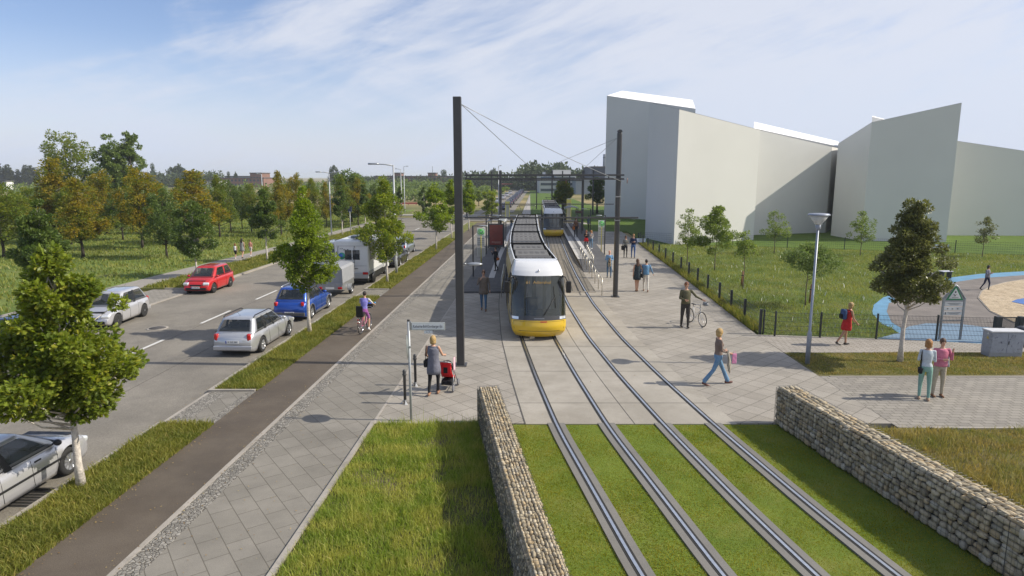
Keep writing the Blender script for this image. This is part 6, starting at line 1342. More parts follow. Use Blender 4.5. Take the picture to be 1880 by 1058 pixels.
def nrm(v): v=Vector(v); return v.normalized()
def person(label,px,py,pytop,face,spec,z=0.0,group=None,h=None,xy=None):
    """face: heading in degrees, 0 walks away from the camera, 180 towards it, 90 to the left, -90 to the right"""
    x,y=xy or G(px,py,z)
    h=h or (hgt(pytop,y)-z); h=max(1.0,min(1.92,h)); s=1.0; k=h/1.75
    fem=spec.get('fem',False); g=lambda n,d=None: spec.get(n,d)
    t=thing('person',label,'person',(x,y,z),R(face),group,k)
    sm=dict(skin=g('skin',skin_m),top=g('top'),arm=g('arm',g('top')),leg=g('leg'),calf=g('calf',g('leg')),shoe=g('shoe',mat('shoe_dark',(.03,.025,.022),.6)))
    tags=list(sm); mats_=[sm[q] for q in tags]
    sh=.165 if fem else .19; hp=.085; 
    legs=g('legs',(((-.03,.18,-1),(0,-.12,-1)),((.03,-.10,-1),(0,-.30,-1)))); arms=g('arms',(((-.16,.10,-1),(-.05,.25,-1)),((.16,-.1,-1),(.05,.15,-1))))
    # solve hip height from legs
    TH,SH=.44,.43
    ank=[]
    for th,shn in legs: ank.append(TH*nrm(th).z+SH*nrm(shn).z)
    hz=g('hipz',None) or (-min(ank)+.085)
    lean=nrm(g('lean',(0,0,1))); hip=Vector((0,0,hz)); chest=hip+lean*.36; neck=hip+lean*.56; head=neck+nrm(Vector(lean)*.6+Vector(g('headlean',(0,.03,.5))))*.165
    caps=[] # (p0,p1,r0,r1,tag)
    def cap(a,b,r0,r1,tg): caps.append((Vector(a),Vector(b),r0,r1,tg))
    for i,(sx,(th,shn)) in enumerate(zip((-1,1),legs)):
        a=hip+Vector((sx*hp,0,0)); kn=a+nrm(th)*TH; an=kn+nrm(shn)*SH; fw=g('feet',(0,0))[i]; fd=Vector((math.sin(R(fw)),math.cos(R(fw)),0)); 
        pitch=-.0 if an.z<.12 else -.75
        toe=an+Vector((fd.x*.15,fd.y*.15,-.045+pitch*.12)); heel=an+Vector((-fd.x*.05,-fd.y*.05,-.045))
        r_=g('legr',1.0); cap(a,kn,.088*r_,.060*r_,'leg'); cap(kn,an+Vector((0,0,.03)),.056*r_,.040*g('flare',1.0)*r_,'calf'); cap(heel,toe,.038,.030,'shoe'); cap(an,heel,.038,.038,'shoe')
    for i,(sx,(ua,fa)) in enumerate(zip((-1,1),arms)):
        a=hip+lean*.50+Vector((sx*sh,0,0)); el=a+nrm(ua)*.29; wr=el+nrm(fa)*.25
        ar=g('armr',1.0); cap(a,el,.043*ar,.039*ar,'arm'); cap(el,wr,.037*ar,.027*ar,g('farm','arm')); 
        hd=nrm(fa); cap(wr,wr+hd*.03,.026,.028,'skin')
        # palm
        cap(wr+hd*.02,wr+hd*.075,.026,.030,'skin')
    cap(neck-lean*.03,head,.052,.045,'skin')
    for sx in (-1,1): cap(neck-lean*.055,hip+lean*.49+Vector((sx*(sh-.03),0,0)),.045,.048,'arm' if 'coat' in spec or 'jacket' in spec else 'top')
    m=MB()
    for a,b,r0,r1,tg in caps:
        m.tube([a,a.lerp(b,.5),b],[r0,(r0+r1)/2,r1],14); m.ball(a,r0*.995,12); m.ball(b,r1*.995,12)
    W=.88 if fem else 1.0; fat=g('fat',1.0)
    tr=[(-.10,.13,.10),(-.06,.155,.115),(.0,.165*(1.04 if fem else .97),.12),(.08,.155,.115),(.17,.135*(.92 if fem else 1.05),.10),(.28,.155*W,.112),(.38,.172*W+.004,.115),(.46,.165*W,.10),(.52,.115,.075),(.56,.055,.055)]
    m.loft([[tuple(hip+lean*a+Vector((c_*b*fat,s_*d*fat,0))) for c_,s_ in ((math.cos(2*math.pi*q/18),math.sin(2*math.pi*q/18)) for q in range(18))] for a,b,d in tr],True,True)
    for sx in (-1,1): m.ball(hip+lean*.475+Vector((sx*(sh-.03),0,0)),.052,12)
    if fem and g('top') is not None:
        for sx in (-1,1): m.ball(hip+lean*.36+Vector((sx*.07,.075,0)),(.06,.055,.06),12)
    # head
    hrz=g('headturn',0); Rm=Matrix.Rotation(R(hrz),3,'Z')
    def hp_(v): return head+Rm@Vector(v)
    m.ball(head+Rm@Vector((0,-.008,.02)),(.073,.092,.10),16); m.ball(hp_((0,.018,-.045)),(.054,.062,.068),14); m.ball(hp_((0,.095,-.012)),(.013,.018,.024),8)
    for sx in (-1,1): m.ball(hp_((sx*.075,-.005,0)),(.012,.022,.032),8)
    me=m.mesh('body_raw',skin_m); o=bpy.data.objects.new('tmp',me); COL.objects.link(o); md=o.modifiers.new('r','REMESH'); md.mode='VOXEL'; md.voxel_size=.0125 if h*1195/y>60 else .018; md.use_smooth_shade=True
    sm_=o.modifiers.new('s','SMOOTH'); sm_.iterations=6; sm_.factor=.5
    dg=bpy.context.evaluated_depsgraph_get(); me2=bpy.data.meshes.new_from_object(o.evaluated_get(dg)); bpy.data.objects.remove(o); bpy.data.meshes.remove(me)
    nv=len(me2.vertices); co=np.empty(nv*3,np.float32); me2.vertices.foreach_get('co',co); co=co.reshape(-1,3); npoly=len(me2.polygons)
    cen=np.empty(npoly*3,np.float32); me2.polygons.foreach_get('center',cen); cen=cen.reshape(-1,3)
    best=np.full(npoly,1e9); idx=np.zeros(npoly,int)
    def seg(a,b,r0,r1): 
        a=np.array(a);b=np.array(b); d=b-a; L=(d@d)+1e-9; tt=np.clip(((cen-a)@d)/L,0,1); return np.linalg.norm(cen-a-tt[:,None]*d,axis=1)-(r0+(r1-r0)*tt)
    for a,b,r0,r1,tg in caps:
        d_=seg(a,b,r0,r1); q=d_<best; best=np.where(q,d_,best); idx=np.where(q,tags.index(tg),idx)
    d_=np.minimum(seg(hip+lean*.1,hip+lean*.47,.11,.11)-.02,seg(hip+Vector((-.08,0,.0)),hip+Vector((.08,0,0)),.11,.11)-.0); 
    rel=(cen-np.array(hip))@np.array(lean); tor=(d_<best-.015); idx=np.where(tor&(rel>=g('waist',.06)),tags.index('top'),idx); idx=np.where(tor&(rel<g('waist',.06)),tags.index('leg'),idx)
    dh=np.linalg.norm(cen-np.array(head),axis=1); idx=np.where((dh<.135)|((rel>.535)&(dh<.22)),tags.index('skin'),idx)
    idx=np.where((cen[:,2]<.055)&(idx!=tags.index('skin')),tags.index('shoe'),idx) if g('hipz',None) is None else idx
    me2.materials.clear(); [me2.materials.append(q) for q in mats_]; me2.polygons.foreach_set('material_index',idx.astype(np.int32))
    # fingers, eyes, mouth joined into the same mesh
    bm=bmesh.new(); bm.from_mesh(me2); f=MB()
    for i,(sx,(ua,fa)) in enumerate(zip((-1,1),arms)):
        a=hip+lean*.50+Vector((sx*sh,0,0)); wr=a+nrm(ua)*.29+nrm(fa)*.25; hd=nrm(fa); side_=hd.cross(Vector((sx,0,0))); side_=side_.normalized() if side_.length>.1 else Vector((0,1,0)); inn=side_.cross(hd)*(1 if sx<0 else -1); cu=g('curl',.45)
        for q,ln in enumerate((.062,.072,.068,.054)):
            b0=wr+hd*.085+side_*(.024-.016*q); b1=b0+(hd+inn*cu*.5).normalized()*ln*.5; b2=b1+(hd+inn*cu*1.6).normalized()*ln*.5; f.tube([b0-hd*.02,b0,b1,b2],[.009,.009,.008,.0065],6,mi=0)
        b0=wr+hd*.03+side_*.028; b1=b0+(hd*.7+side_*.7+inn*.3).normalized()*.035; f.tube([b0,b1,b1+(hd*.95+inn*.4).normalized()*.028],[.011,.010,.008],6,mi=0)
    nsk=tags.index('skin')
    f.mi=[nsk]*len(f.f); ne=len(f.f)
    for sx in (-1,1): f.ball(hp_((sx*.030,.078,.018)),(.011,.008,.007),8,mi=len(tags))
    f.ball(hp_((0,.082,-.052)),(.022,.006,.006),8,mi=len(tags)+1)
    me2.materials.append(eye_m); me2.materials.append(lip_m); bm.free()
    # append arrays
    allv=np.concatenate([co,np.array(f.v,np.float32)]); faces=[tuple(p.vertices) for p in me2.polygons]+[tuple(i+nv for i in q) for q in f.f]
    me3=bpy.data.meshes.new('body'); me3.from_pydata(allv.tolist(),[],faces); [me3.materials.append(q) for q in list(mats_)+[eye_m,lip_m]]
    me3.polygons.foreach_set('material_index',np.concatenate([idx,np.array(f.mi)]).astype(np.int32)); me3.polygons.foreach_set('use_smooth',np.ones(len(faces),bool)); me3.update(); bpy.data.meshes.remove(me2)
    link('body',me3,t)
    # hair
    hs=g('hair','short'); hm=HAIR[g('hairc','brown')]; 
    if hs!='bald':
        m=MB(); n=20; rows=10; st={'short':(.082,.100,.112),'bob':(.094,.112,.118),'long':(.094,.112,.118),'pony':(.083,.103,.114)}[hs]
        def hv(i,j):
            th=math.pi*(i/rows)*.86; a=2*math.pi*j/n; c_=math.sin(a); 
            lim=1.0 if c_<.2 else 1-.52*((c_-.2)/.8)**.6
            if hs in('bob','long') : lim=1.0 if c_<.35 else 1-.55*((c_-.35)/.65)**.5
            th*=lim; rr=1+.03*math.sin(j*3+i*1.7)
            low=.0 if hs in('short','pony') else -.035*max(0,(i-6)/4)
            return tuple(hp_((st[0]*rr*math.sin(th)*math.cos(a),st[1]*rr*math.sin(th)*math.sin(a)-.008,st[2]*math.cos(th)+.018+low)))
        m.loft([[hv(i,j) for j in range(n)] for i in range(0,rows+1)],True,True)
        if hs=='bob': m.ball(hp_((0,-.055,-.06)),(.085,.055,.075),14); [m.ball(hp_((sx*.072,-.01,-.06)),(.022,.05,.07),10) for sx in (-1,1)]
        if hs=='long':
            m.loft([[tuple(hp_((w_*c_,-.085+dy+.035*s_,zz))) for c_,s_ in ((math.cos(2*math.pi*q/12),math.sin(2*math.pi*q/12)) for q in range(12))] for w_,dy,zz in ((.07,.02,.02),(.09,.005,-.06),(.095,.0,-.15),(.085,-.01,-.24),(.05,-.01,-.30))],True,True)
        if hs=='pony': m.tube([hp_((0,-.09,.03)),hp_((0,-.14,.0)),hp_((0,-.15,-.08)),hp_((0,-.13,-.17))],[.02,.032,.028,.008],8)
        m.build('hair',hm,t)
    # skirts, coats and dresses
    def shell(name,m_,rows_,fold=.03,nf=5,tw=0):
        m=MB(); n=36
        def P(zr,w_,d_): 
            c0=hip+lean*zr if zr>0 else hip+Vector((0,0,zr))
            return [tuple(c0+Vector((w_*(1+fold*max(0,.3-zr)*2*math.sin(nf*2*math.pi*q/n+tw))*math.cos(2*math.pi*q/n),d_*(1+fold*max(0,.3-zr)*2*math.cos(nf*2*math.pi*q/n))*math.sin(2*math.pi*q/n),0))) for q in range(n)]
        m.loft([P(*r_) for r_ in rows_],True,False); o=m.build(name,m_,t); sd=o.modifiers.new('thick','SOLIDIFY'); sd.thickness=.006; return o
    if 'dress' in spec: shell('dress',spec['dress'],[(.50,.125,.09),(.44,.165,.115),(.34,.165,.14),(.2,.150,.128),(.08,.172,.145),(-.05,.19,.165),(-.18,.205,.18),(-.30,.20,.18)][:8],.06)
    if 'skirt' in spec: 
        L_=g('skirtlen',.28); shell('skirt',spec['skirt'],[(.13,.142,.118),(.04,.175,.148),(-.08,.20,.178),(-L_,.23,.21)],.10,6)
    if 'coat' in spec: shell('coat',spec['coat'],[(.53,.09,.08),(.50,.14,.10),(.44,.182,.125),(.34,.182,.138),(.2,.172,.135),(.05,.185,.145),(-.10,.195,.155),(-.20,.195,.158)],.03)
    if 'jacket' in spec: shell('jacket',spec['jacket'],[(.53,.085,.078),(.50,.13,.10),(.44,.175,.12),(.34,.175,.132),(.2,.162,.128),(.06,.172,.138),(.0,.172,.14)],.02)
    if 'scarf' in spec:
        m=MB(); m.tube([neck+Vector((.075*math.cos(a),.07*math.sin(a),-.01)) for a in (2*math.pi*q/12 for q in range(12))],.024,8,closed=True); m.build('scarf',spec['scarf'],t)
    if 'cap' in spec:
        m=MB(); m.ball(hp_((0,-.005,.055)),(.085,.10,.075),14); m.loft([[tuple(hp_((x_*.07,.08,.055))) for x_ in (-1,-.5,0,.5,1)],[tuple(hp_((x_*.06,.15-.03*x_*x_,.045))) for x_ in (-1,-.5,0,.5,1)]],False,False); m.build('cap',spec['cap'],t)
    t['_j']=[hip.x,hip.y,hip.z]
    return t
def world_pt(t,v):
    bpy.context.view_layer.update() if False else None
    M=Matrix.Translation(t.location)@Matrix.Rotation(t.rotation_euler[2],4,'Z')@Matrix.Scale(t.scale[0],4); return M@Vector(v)
def carried(name,label,cat,t,v,rz=0):
    p=world_pt(t,v); return thing(name,label,cat,tuple(p),t.rotation_euler[2]+R(rz),None,t.scale[0])
def handbag(label,t,v,col,w=.28,h=.22,strap=.3,d=.11,name='handbag'):
    b=carried(name,label,'bag',t,v); MB().rbox((0,0,-h/2),(d,w,h),.04).build('bag_body',col,b); MB().tube([(0,-w*.35,-.02),(0,-w*.2,strap*.7),(0,0,strap),(0,w*.2,strap*.7),(0,w*.35,-.02)],.010,6).build('strap',col,b)
    MB().rbox((0,0,-h*.25),(d+.01,w*.9,h*.4),.02).build('flap',col,b); return b
def backpack(label,t,v,col,col2):
    b=carried('backpack',label,'backpack',t,v); MB().rbox((0,0,0),(.30,.17,.42),.06).build('pack_body',col,b); MB().rbox((0,-.10,-.08),(.22,.06,.20),.03).build('front_pocket',col2,b)
    for s_ in (-1,1): MB().tube([(s_*.10,.07,.18),(s_*.12,.14,.20),(s_*.13,.235,.10),(s_*.12,.20,-.06),(s_*.10,.08,-.16)],.014,6).build('strap',col2,b)
    return b
blk=cloth('black',(.018,.018,.02)); jean=cloth('jeans',(.085,.16,.26)); jean2=cloth('jeans_light',(.14,.25,.38)); 
walk=(((-.02,.32,-1),(0,-.05,-1)),((.02,-.22,-1),(0,-.55,-1))); stand=(((-.06,.02,-1),(0,0,-1)),((.06,-.02,-1),(0,0,-1)))
# woman with stroller, seen from behind
W1=person('woman in a grey sleeveless tunic and black leggings pushing a stroller, seen from behind',797,724,619,-8,dict(fem=True,top=cloth('tunic_grey',(.14,.145,.18)),arm=skin_m,leg=blk,calf=blk,shoe=mat('sandal_tan',(.30,.15,.08),.6),dress=cloth('tunic_grey',(.14,.145,.18)),hair='bob',hairc='blonde',legs=(((-.03,-.16,-1),(0,-.34,-1)),((.05,.2,-1),(0,-.02,-1))),arms=(((-.30,.25,-1),(.05,.75,-.35)),((.32,.45,-1),(.05,.95,-.25)))))
handbag('black shoulder bag on the left side of the woman with the stroller',W1,(-.22,.02,1.06),blk,.30,.22,.42)
p=world_pt(W1,(.22,.62,0)); sx,sy=p.x,p.y
ST=thing('stroller','red and black stroller with grey wheels pushed by the woman in the grey tunic','stroller',(sx+.05,sy-.05,0),R(-8),None,.88); red_c=cloth('stroller_red',(.60,.02,.025)); 
m=MB()
for s_ in (-1,1):
    m.tube([(s_*.21,-.38,1.02),(s_*.22,-.25,.90),(s_*.24,.42,.16)],.014,8); m.tube([(s_*.23,-.05,.62),(s_*.25,-.32,.14)],.014,8); m.tube([(s_*.24,-.30,.16),(s_*.24,.40,.18)],.010,8)
m.tube([(-.21,-.38,1.02),(-.1,-.43,1.05),(.1,-.43,1.05),(.21,-.38,1.02)],.018,8); m.build('frame',metal_gr,ST)
m=MB(); m.loft([[(x_,y_,z_) for x_ in (-.19,-.10,0,.10,.19)] for y_,z_ in ((-.22,.98),(-.14,.62),(-.02,.45),(.22,.42),(.32,.30))],False,False); o=m.build('seat',red_c,ST); o.modifiers.new('s','SOLIDIFY').thickness=.04
m=MB(); m.grid(lambda a,b:(.22*math.cos(math.pi*a),-.22-.05*math.sin(math.pi*a)+.36*b*(.3+.7*math.sin(math.pi*a)),.70+.34*math.sin(math.pi*a)*(1-.25*b)),14,6); o=m.build('hood',blk,ST); o.modifiers.new('s','SOLIDIFY').thickness=.012
MB().rbox((0,-.25,.80),(.36,.04,.36),.02).build('back_panel',red_c,ST); MB().rbox((0,-.275,.72),(.14,.012,.2),.005).build('back_straps',blk,ST); MB().rbox((0,.05,.24),(.38,.44,.16),.04).build('basket',blk,ST)
for s_,yy in ((-1,-.34),(1,-.34),(-1,.42),(1,.42)):
    m=MB(); m.lathe([(.07,-.02),(.11,-.024),(.12,0),(.11,.024),(.07,.02)],c=(s_*.27,yy,.12),n=20,axis='X'); o=m.build('wheel',mat('wheel_grey',(.15,.15,.16),.7),ST); m=MB(); m.lathe([(0,-.018),(.075,-.018),(.075,.018),(0,.018)],c=(s_*.27,yy,.12),n=16,axis='X'); m.build('hub',metal_gr,o)
CH=thing('muslin_cloth','pink and white cloth hanging from the stroller hood','cloth',(sx+.26,sy-.18,.80),R(-8)); m=MB(); m.grid(lambda a,b:(.01*math.sin(a*9),-.10+.2*a,.20-.40*b+.02*math.sin(a*7)),8,8); o=m.build('drape',cloth('pink_white',(.65,.42,.47)),CH); o.modifiers.new('s','SOLIDIFY').thickness=.008
person('man in an open brown tweed coat and jeans walking past the tallest mast',888,571,498,180,dict(top=cloth('shirt_pale',(.40,.40,.40)),arm=cloth('tweed',(.17,.14,.115)),coat=cloth('tweed',(.17,.14,.115)),leg=jean,shoe=mat('shoe_brown',(.20,.09,.04),.6),hairc='brown',legs=(((-.02,.12,-1),(.0,.02,-1)),((.02,-.1,-1),(0,-.35,-1))),arms=(((-.25,.05,-1),(-.05,.35,-1)),((.2,.35,-.8),(-.45,.35,.75)))))
W3=person('woman in black walking with an orange bag on the left platform',910,497,454,135,dict(fem=True,top=blk,leg=blk,hairc='brown',legs=walk,arms=(((-.2,-.1,-1),(0,.1,-1)),((.2,.3,-.8),(-.2,.4,.7)))),z=.09)
handbag('small orange handbag of the woman in black on the left platform',W3,(-.26,.0,.98),cloth('orange_bag',(.45,.13,.03)),.24,.18,.12)
W4=person('person with a beige top and jeans far up the left platform, seen from behind',939,423,400,0,dict(top=cloth('beige',(.42,.36,.26)),leg=jean,hairc='blonde',hair='bob',fem=True,legs=walk),z=.09)
backpack('olive brown backpack of the far person on the left platform',W4,(0,-.20,1.28),cloth('olive_pack',(.16,.13,.07)),blk)
person('woman in a black top, red skirt and dark tights on the right platform',1076,457,424,170,dict(fem=True,top=blk,leg=blk,calf=blk,skirt=cloth('red_skirt',(.55,.02,.03)),skirtlen=.22,hair='bob',hairc='red',legs=stand,arms=(((-.15,.25,-.9),(.4,.5,.4)),((.15,.25,-.9),(-.3,.6,.3)))),z=.26)
person('woman with long blonde hair in light blue jeans on the right platform',1085,457,424,150,dict(fem=True,top=cloth('pale_top',(.42,.40,.38)),arm=cloth('pale_top',(.42,.40,.38)),leg=jean2,shoe=white,hair='long',hairc='ginger',legs=stand,arms=(((-.15,.2,-.9),(.3,.6,.3)),((.15,.1,-1),(0,.1,-1)))),z=.26)
M7=person('bald man in a light blue shirt and jeans beside the round topped mast',1118,510,461,175,dict(top=cloth('lightblue',(.17,.32,.50)),leg=jean,hair='bald',legs=stand,fat=1.12,arms=(((-.2,.2,-1),(.55,.6,.05)),((.2,.2,-1),(-.55,.6,.05))),skin=mat('skin_ruddy',(.55,.27,.19),.55)))
d=carried('small_dog','small black and cream dog held by the bald man in the blue shirt','dog',M7,(0,.30,1.10)); m=MB(); m.ball((0,0,-.05),(.10,.10,.20),14); m.ball((0,.02,.17),(.075,.08,.07),12); m.ball((0,.09,.15),(.03,.05,.028),10)
for s_ in (-1,1): m.ball((s_*.055,.0,.225),(.022,.014,.045),8); m.tube([(s_*.05,.06,-.08),(s_*.06,.09,-.16),(s_*.055,.08,-.22)],[.03,.024,.02],8); m.tube([(s_*.06,.03,-.2),(s_*.07,.07,-.28),(s_*.07,.09,-.33)],[.04,.028,.02],8)
m.tube([(0,-.06,-.2),(0,-.10,-.28),(.02,-.10,-.36)],[.02,.015,.008],6); m.build('body',blotchy('dog_fur',[(.03,.025,.022),(.45,.36,.24)],[6,3],.9,None,(60,.3)),d)
W8=person('woman in a grey top and black trousers standing by the path fence',1148,473,434,190,dict(fem=True,top=cloth('grey_top',(.16,.16,.15)),leg=blk,hair='bob',hairc='brown',legs=stand,arms=(((-.2,.1,-1),(.3,.6,.2)),((.2,0,-1),(.05,.15,-1)))))
handbag('large black bag hanging from the arm of the woman by the path fence',W8,(.27,.1,.98),blk,.36,.34,.18,.18)
person('man in a navy sweater and blue jeans standing by the path fence',1162,474,431,175,dict(top=cloth('navy',(.02,.028,.07)),leg=cloth('jeans_blue',(.06,.12,.28)),hairc='ginger',legs=stand,arms=(((-.2,.2,-1),(.5,.6,.15)),((.2,.2,-1),(-.5,.6,.15)))))
W10=person('woman in a short dark dress with long brown hair walking away, bare legs',1169,535,477,4,dict(fem=True,top=blk,arm=skin_m,leg=skin_m,calf=skin_m,shoe=mat('shoe_tan',(.30,.16,.08),.6),dress=cloth('dress_dark',(.03,.045,.055)),hair='long',hairc='brown',legs=(((.04,.02,-1),(.05,-.05,-1)),((-.05,.05,-1),(-.05,0,-1))),arms=(((-.2,-.05,-1),(0,.1,-1)),((.35,0,-1),(.2,.2,-1)))))
handbag('dark shoulder bag between the walking couple on the plaza',W10,(.24,-.05,.98),cloth('bag_dark',(.025,.03,.035)),.30,.22,.45)
person('man in a light denim jacket and white trousers walking away on the plaza',1185,535,477,-6,dict(top=jean2,arm=jean2,jacket=cloth('denim_light',(.12,.25,.40)),armr=1.2,leg=cloth('white_trousers',(.55,.53,.48)),shoe=mat('shoe_brown',(.20,.09,.04),.6),hairc='dark',legs=walk,arms=(((-.3,.05,-1),(-.2,.3,-1)),((.35,-.1,-.9),(.3,.4,-.6)))))
M12=person('man in an olive jacket and dark trousers pushing a bicycle',1257,602,520,182,dict(top=cloth('olive',(.105,.10,.058)),jacket=cloth('olive',(.105,.10,.058)),armr=1.15,leg=cloth('trousers_dark',(.05,.045,.04)),legr=1.15,hairc='red',headturn=15,legs=(((-.06,.06,-1),(0,-.02,-1)),((.06,-.08,-1),(0,-.15,-1))),arms=(((-.70,.30,-.85),(-.85,.55,-.42)),((.2,.15,-1),(-.5,.75,-.1)))))
def torus(m,c,r,rt,n=36,k=8,axis='X',mi=0):
    pts=[]
    for q in range(n):
        a=2*math.pi*q/n; pts.append((c[0],c[1]+r*math.cos(a),c[2]+r*math.sin(a)))
    m.tube(pts,rt,k,mi,closed=True)
def bicycle(label,x,y,rz,col,step=False,extras=(),lean=0):
    t=thing('bicycle',label,'bicycle',(x,y,0),rz,None,.95); t.rotation_euler=(0,R(lean),rz); r=.34
    for nm,yy in (('front',.52),('rear',-.52)):
        m=MB(); torus(m,(0,yy,r),r-.018,.019); o=m.build('wheel',rubber,t); m=MB(); torus(m,(0,yy,r),r-.040,.010,36,5)
        m.cyl((-.03,yy,r),(.03,yy,r),.022,n=8); m.build('rim',chrome,o); m=MB()
        for q in range(18): a=2*math.pi*q/18; m.cyl(((-1)**q*.025,yy,r),(0,yy+(r-.045)*math.cos(a),r+(r-.045)*math.sin(a)),.0022,n=3)
        m.build('spokes',chrome,o)
    bb=(0,-.08,.29); st=(0,-.22,.80); hd=(0,.36,.82); m=MB()
    if step: m.tube([bb,(0,.12,.36),(0,.30,.62),hd],.019,8)
    else: m.tube([st,(0,.34,.80)],.015,8); m.tube([bb,(0,.37,.72)],.017,8)
    m.tube([bb,st],.015,8); m.tube([(0,.37,.68),hd],.02,8)
    for s_ in (-1,1): m.tube([bb,(s_*.05,-.52,r)],.009,6); m.tube([(0,-.20,.74),(s_*.05,-.52,r)],.008,6); m.tube([(0,.38,.68),(s_*.045,.42,.55),(s_*.05,.52,r)],.012,6)
    m.build('frame',col,t); m=MB(); m.tube([(0,.36,.80),(0,.34,.96),(0,.38,1.0)],.013,8); m.tube([(-.29,.30 if not step else .18,1.0),(-.15,.38,1.0),(.15,.38,1.0),(.29,.30 if not step else .18,1.0)],.012,8); m.build('handlebar',metal_gr,t)
    m=MB(); m.loft([[(w_*c_,yy+0,.90+.02*s_) for c_,s_ in ((-1,0),(-.5,1),(0,1.2),(.5,1),(1,0),(0,-1))] for w_,yy in ((.02,.0),(.035,-.08),(.06,-.17),(.08,-.25),(.07,-.30))],True,True); m.tube([st,(0,-.23,.90)],.013,6); m.build('saddle',black,t)
    m=MB(); torus(m,(.05,-.08,.29),.085,.006,20,4); m.tube([(.06,-.08,.29),(.08,-.02,.14)],.010,6); m.rbox((.13,-.02,.13),(.09,.07,.02),.005); m.tube([(-.06,-.08,.29),(-.08,-.14,.44)],.010,6); m.rbox((-.13,-.14,.45),(.09,.07,.02),.005); m.build('crank',metal_gr,t)
    m=MB(); 
    if 'fenders' in extras:
        for yy in (.52,-.52): m.tube([(0,yy+(r+.03)*math.cos(R(a)),r+(r+.03)*math.sin(R(a))) for a in range(10,175,15)],.012,5)
        m.tube([(-.05,-.36,.72),(-.05,-.78,.72)],.008,5); m.tube([(.05,-.36,.72),(.05,-.78,.72)],.008,5); m.build('fenders',metal_gr,t)
        MB().rbox((0,-.80,.66),(.07,.03,.05),.01).build('rear_light',red_l,t); MB().rbox((0,-.84,.54),(.05,.02,.05),.01).build('reflector',red_l,t)
    return t
p=world_pt(M12,(-.50,.50,0)); x,y=G(1277,597); bicycle('white framed mountain bicycle pushed by the man in the olive jacket',x+.05,y+.12,R(196),mat('bike_white',(.62,.62,.62),.3,.3,coat=.5),lean=3)
hl=thing('bicycle_helmet','grey helmet hanging on the handlebar of the pushed bicycle','helmet',(x+.31,y-.25,.93),R(30)); m=MB(); m.loft([[(.10*s_*math.cos(a)*1.0,.135*s_*math.sin(a),z_) for a in (2*math.pi*q/20 for q in range(20))] for s_,z_ in ((1,-.03),(1.02,0),(.95,.05),(.75,.085),(.4,.105),(.1,.11))],True,True); m.build('shell',mat('helmet_grey',(.20,.21,.22),.4),hl)
m=MB()
for q in (-1,0,1): m.rbox((q*.045,0,.085-.02*abs(q)),(.018,.20,.05),.006)
m.build('vents',black,hl)
W13=person('woman in a brown top and flared jeans striding right, cream scarf over her arm',1316,706,602,-86,dict(fem=True,top=cloth('taupe',(.20,.15,.125)),leg=jean2,calf=jean2,flare=1.75,shoe=mat('shoe_redbrown',(.12,.04,.03),.6),hair='bob',hairc='blonde',legs=(((.0,.46,-1),(0,.42,-1)),((0,-.40,-1),(0,-.72,-1))),arms=(((-.15,.10,-1),(-.05,.8,-.3)),((.15,.05,-1),(-.1,.8,-.25)))))
cb=carried('cream_scarf','cream scarf draped over the forearm of the striding woman in jeans','scarf',W13,(.20,.26,1.03)); m=MB(); m.grid(lambda a,b:(.06*math.cos(math.pi*a)+.01*math.sin(b*20),-.05+.10*b*.6+.03*math.sin(a*9),.06*math.sin(math.pi*a)-.62*abs(a-.5)*2*(.6+.4*b)),12,8); o=m.build('drape',cloth('cream',(.52,.47,.38)),cb); o.modifiers.new('s','SOLIDIFY').thickness=.02
pb=carried('pink_bag','small pink paper bag held by the striding woman in jeans','bag',W13,(.22,.40,.86)); MB().rbox((0,0,0),(.05,.13,.30),.015).build('bag_body',cloth('pink',(.70,.28,.45)),pb); MB().tube([(0,-.04,.15),(0,-.02,.22),(0,.02,.22),(0,.04,.15)],.005,5).build('handle',cloth('pink',(.70,.28,.45)),pb)
W14=person('woman in a short red dress and cap walking along the side path',1551,634,557,-88,dict(fem=True,top=cloth('red_dress',(.50,.03,.03)),arm=skin2_m,leg=skin2_m,calf=skin2_m,dress=cloth('red_dress',(.50,.03,.03)),cap=cloth('cap_beige',(.45,.36,.28)),hair='bob',hairc='blonde',lean=(0,.18,1),legs=(((0,.10,-1),(0,.05,-1)),((0,-.35,-1),(0,-.62,-1))),arms=(((-.15,.35,-1),(0,.8,-.7)),((.15,.2,-1),(0,.7,-.8)))))
backpack('dark blue backpack of the woman in the red dress',W14,(0,-.16,1.30),cloth('blue_pack',(.05,.09,.20)),blk)
W15=person('blonde woman in a white sweater and mint trousers talking with a man in pink',1694,734,626,-22,dict(fem=True,top=cloth('white_blue',(.50,.56,.60)),leg=cloth('mint',(.22,.38,.32)),shoe=mat('shoe_beige',(.38,.25,.16),.6),hair='bob',hairc='ginger',legs=(((-.03,.1,-1),(.0,-.04,-1)),((.06,-.06,-1),(0,-.12,-1))),arms=(((-.12,.15,-1),(.35,.7,.1)),((.15,.10,-1),(-.1,.7,.05)))))
handbag('small black shoulder bag on the back of the blonde woman in mint trousers',W15,(-.16,-.10,.98),blk,.20,.18,.5,.10)
M16=person('man in a pink shirt and beige trousers with a jacket over his shoulder',1720,728,624,172,dict(top=cloth('pink_shirt',(.52,.17,.25)),jacket=cloth('pink_shirt',(.52,.17,.25)),armr=1.15,leg=cloth('beige_trousers',(.40,.35,.27)),legr=1.1,shoe=mat('shoe_brown',(.20,.09,.04),.6),hairc='brown',legs=(((-.05,.03,-1),(0,0,-1)),((.10,.05,-1),(.02,-.02,-1))),arms=(((-.25,.25,-1),(.15,.35,.85)),((.2,.15,-1),(-.75,.6,.1)))))
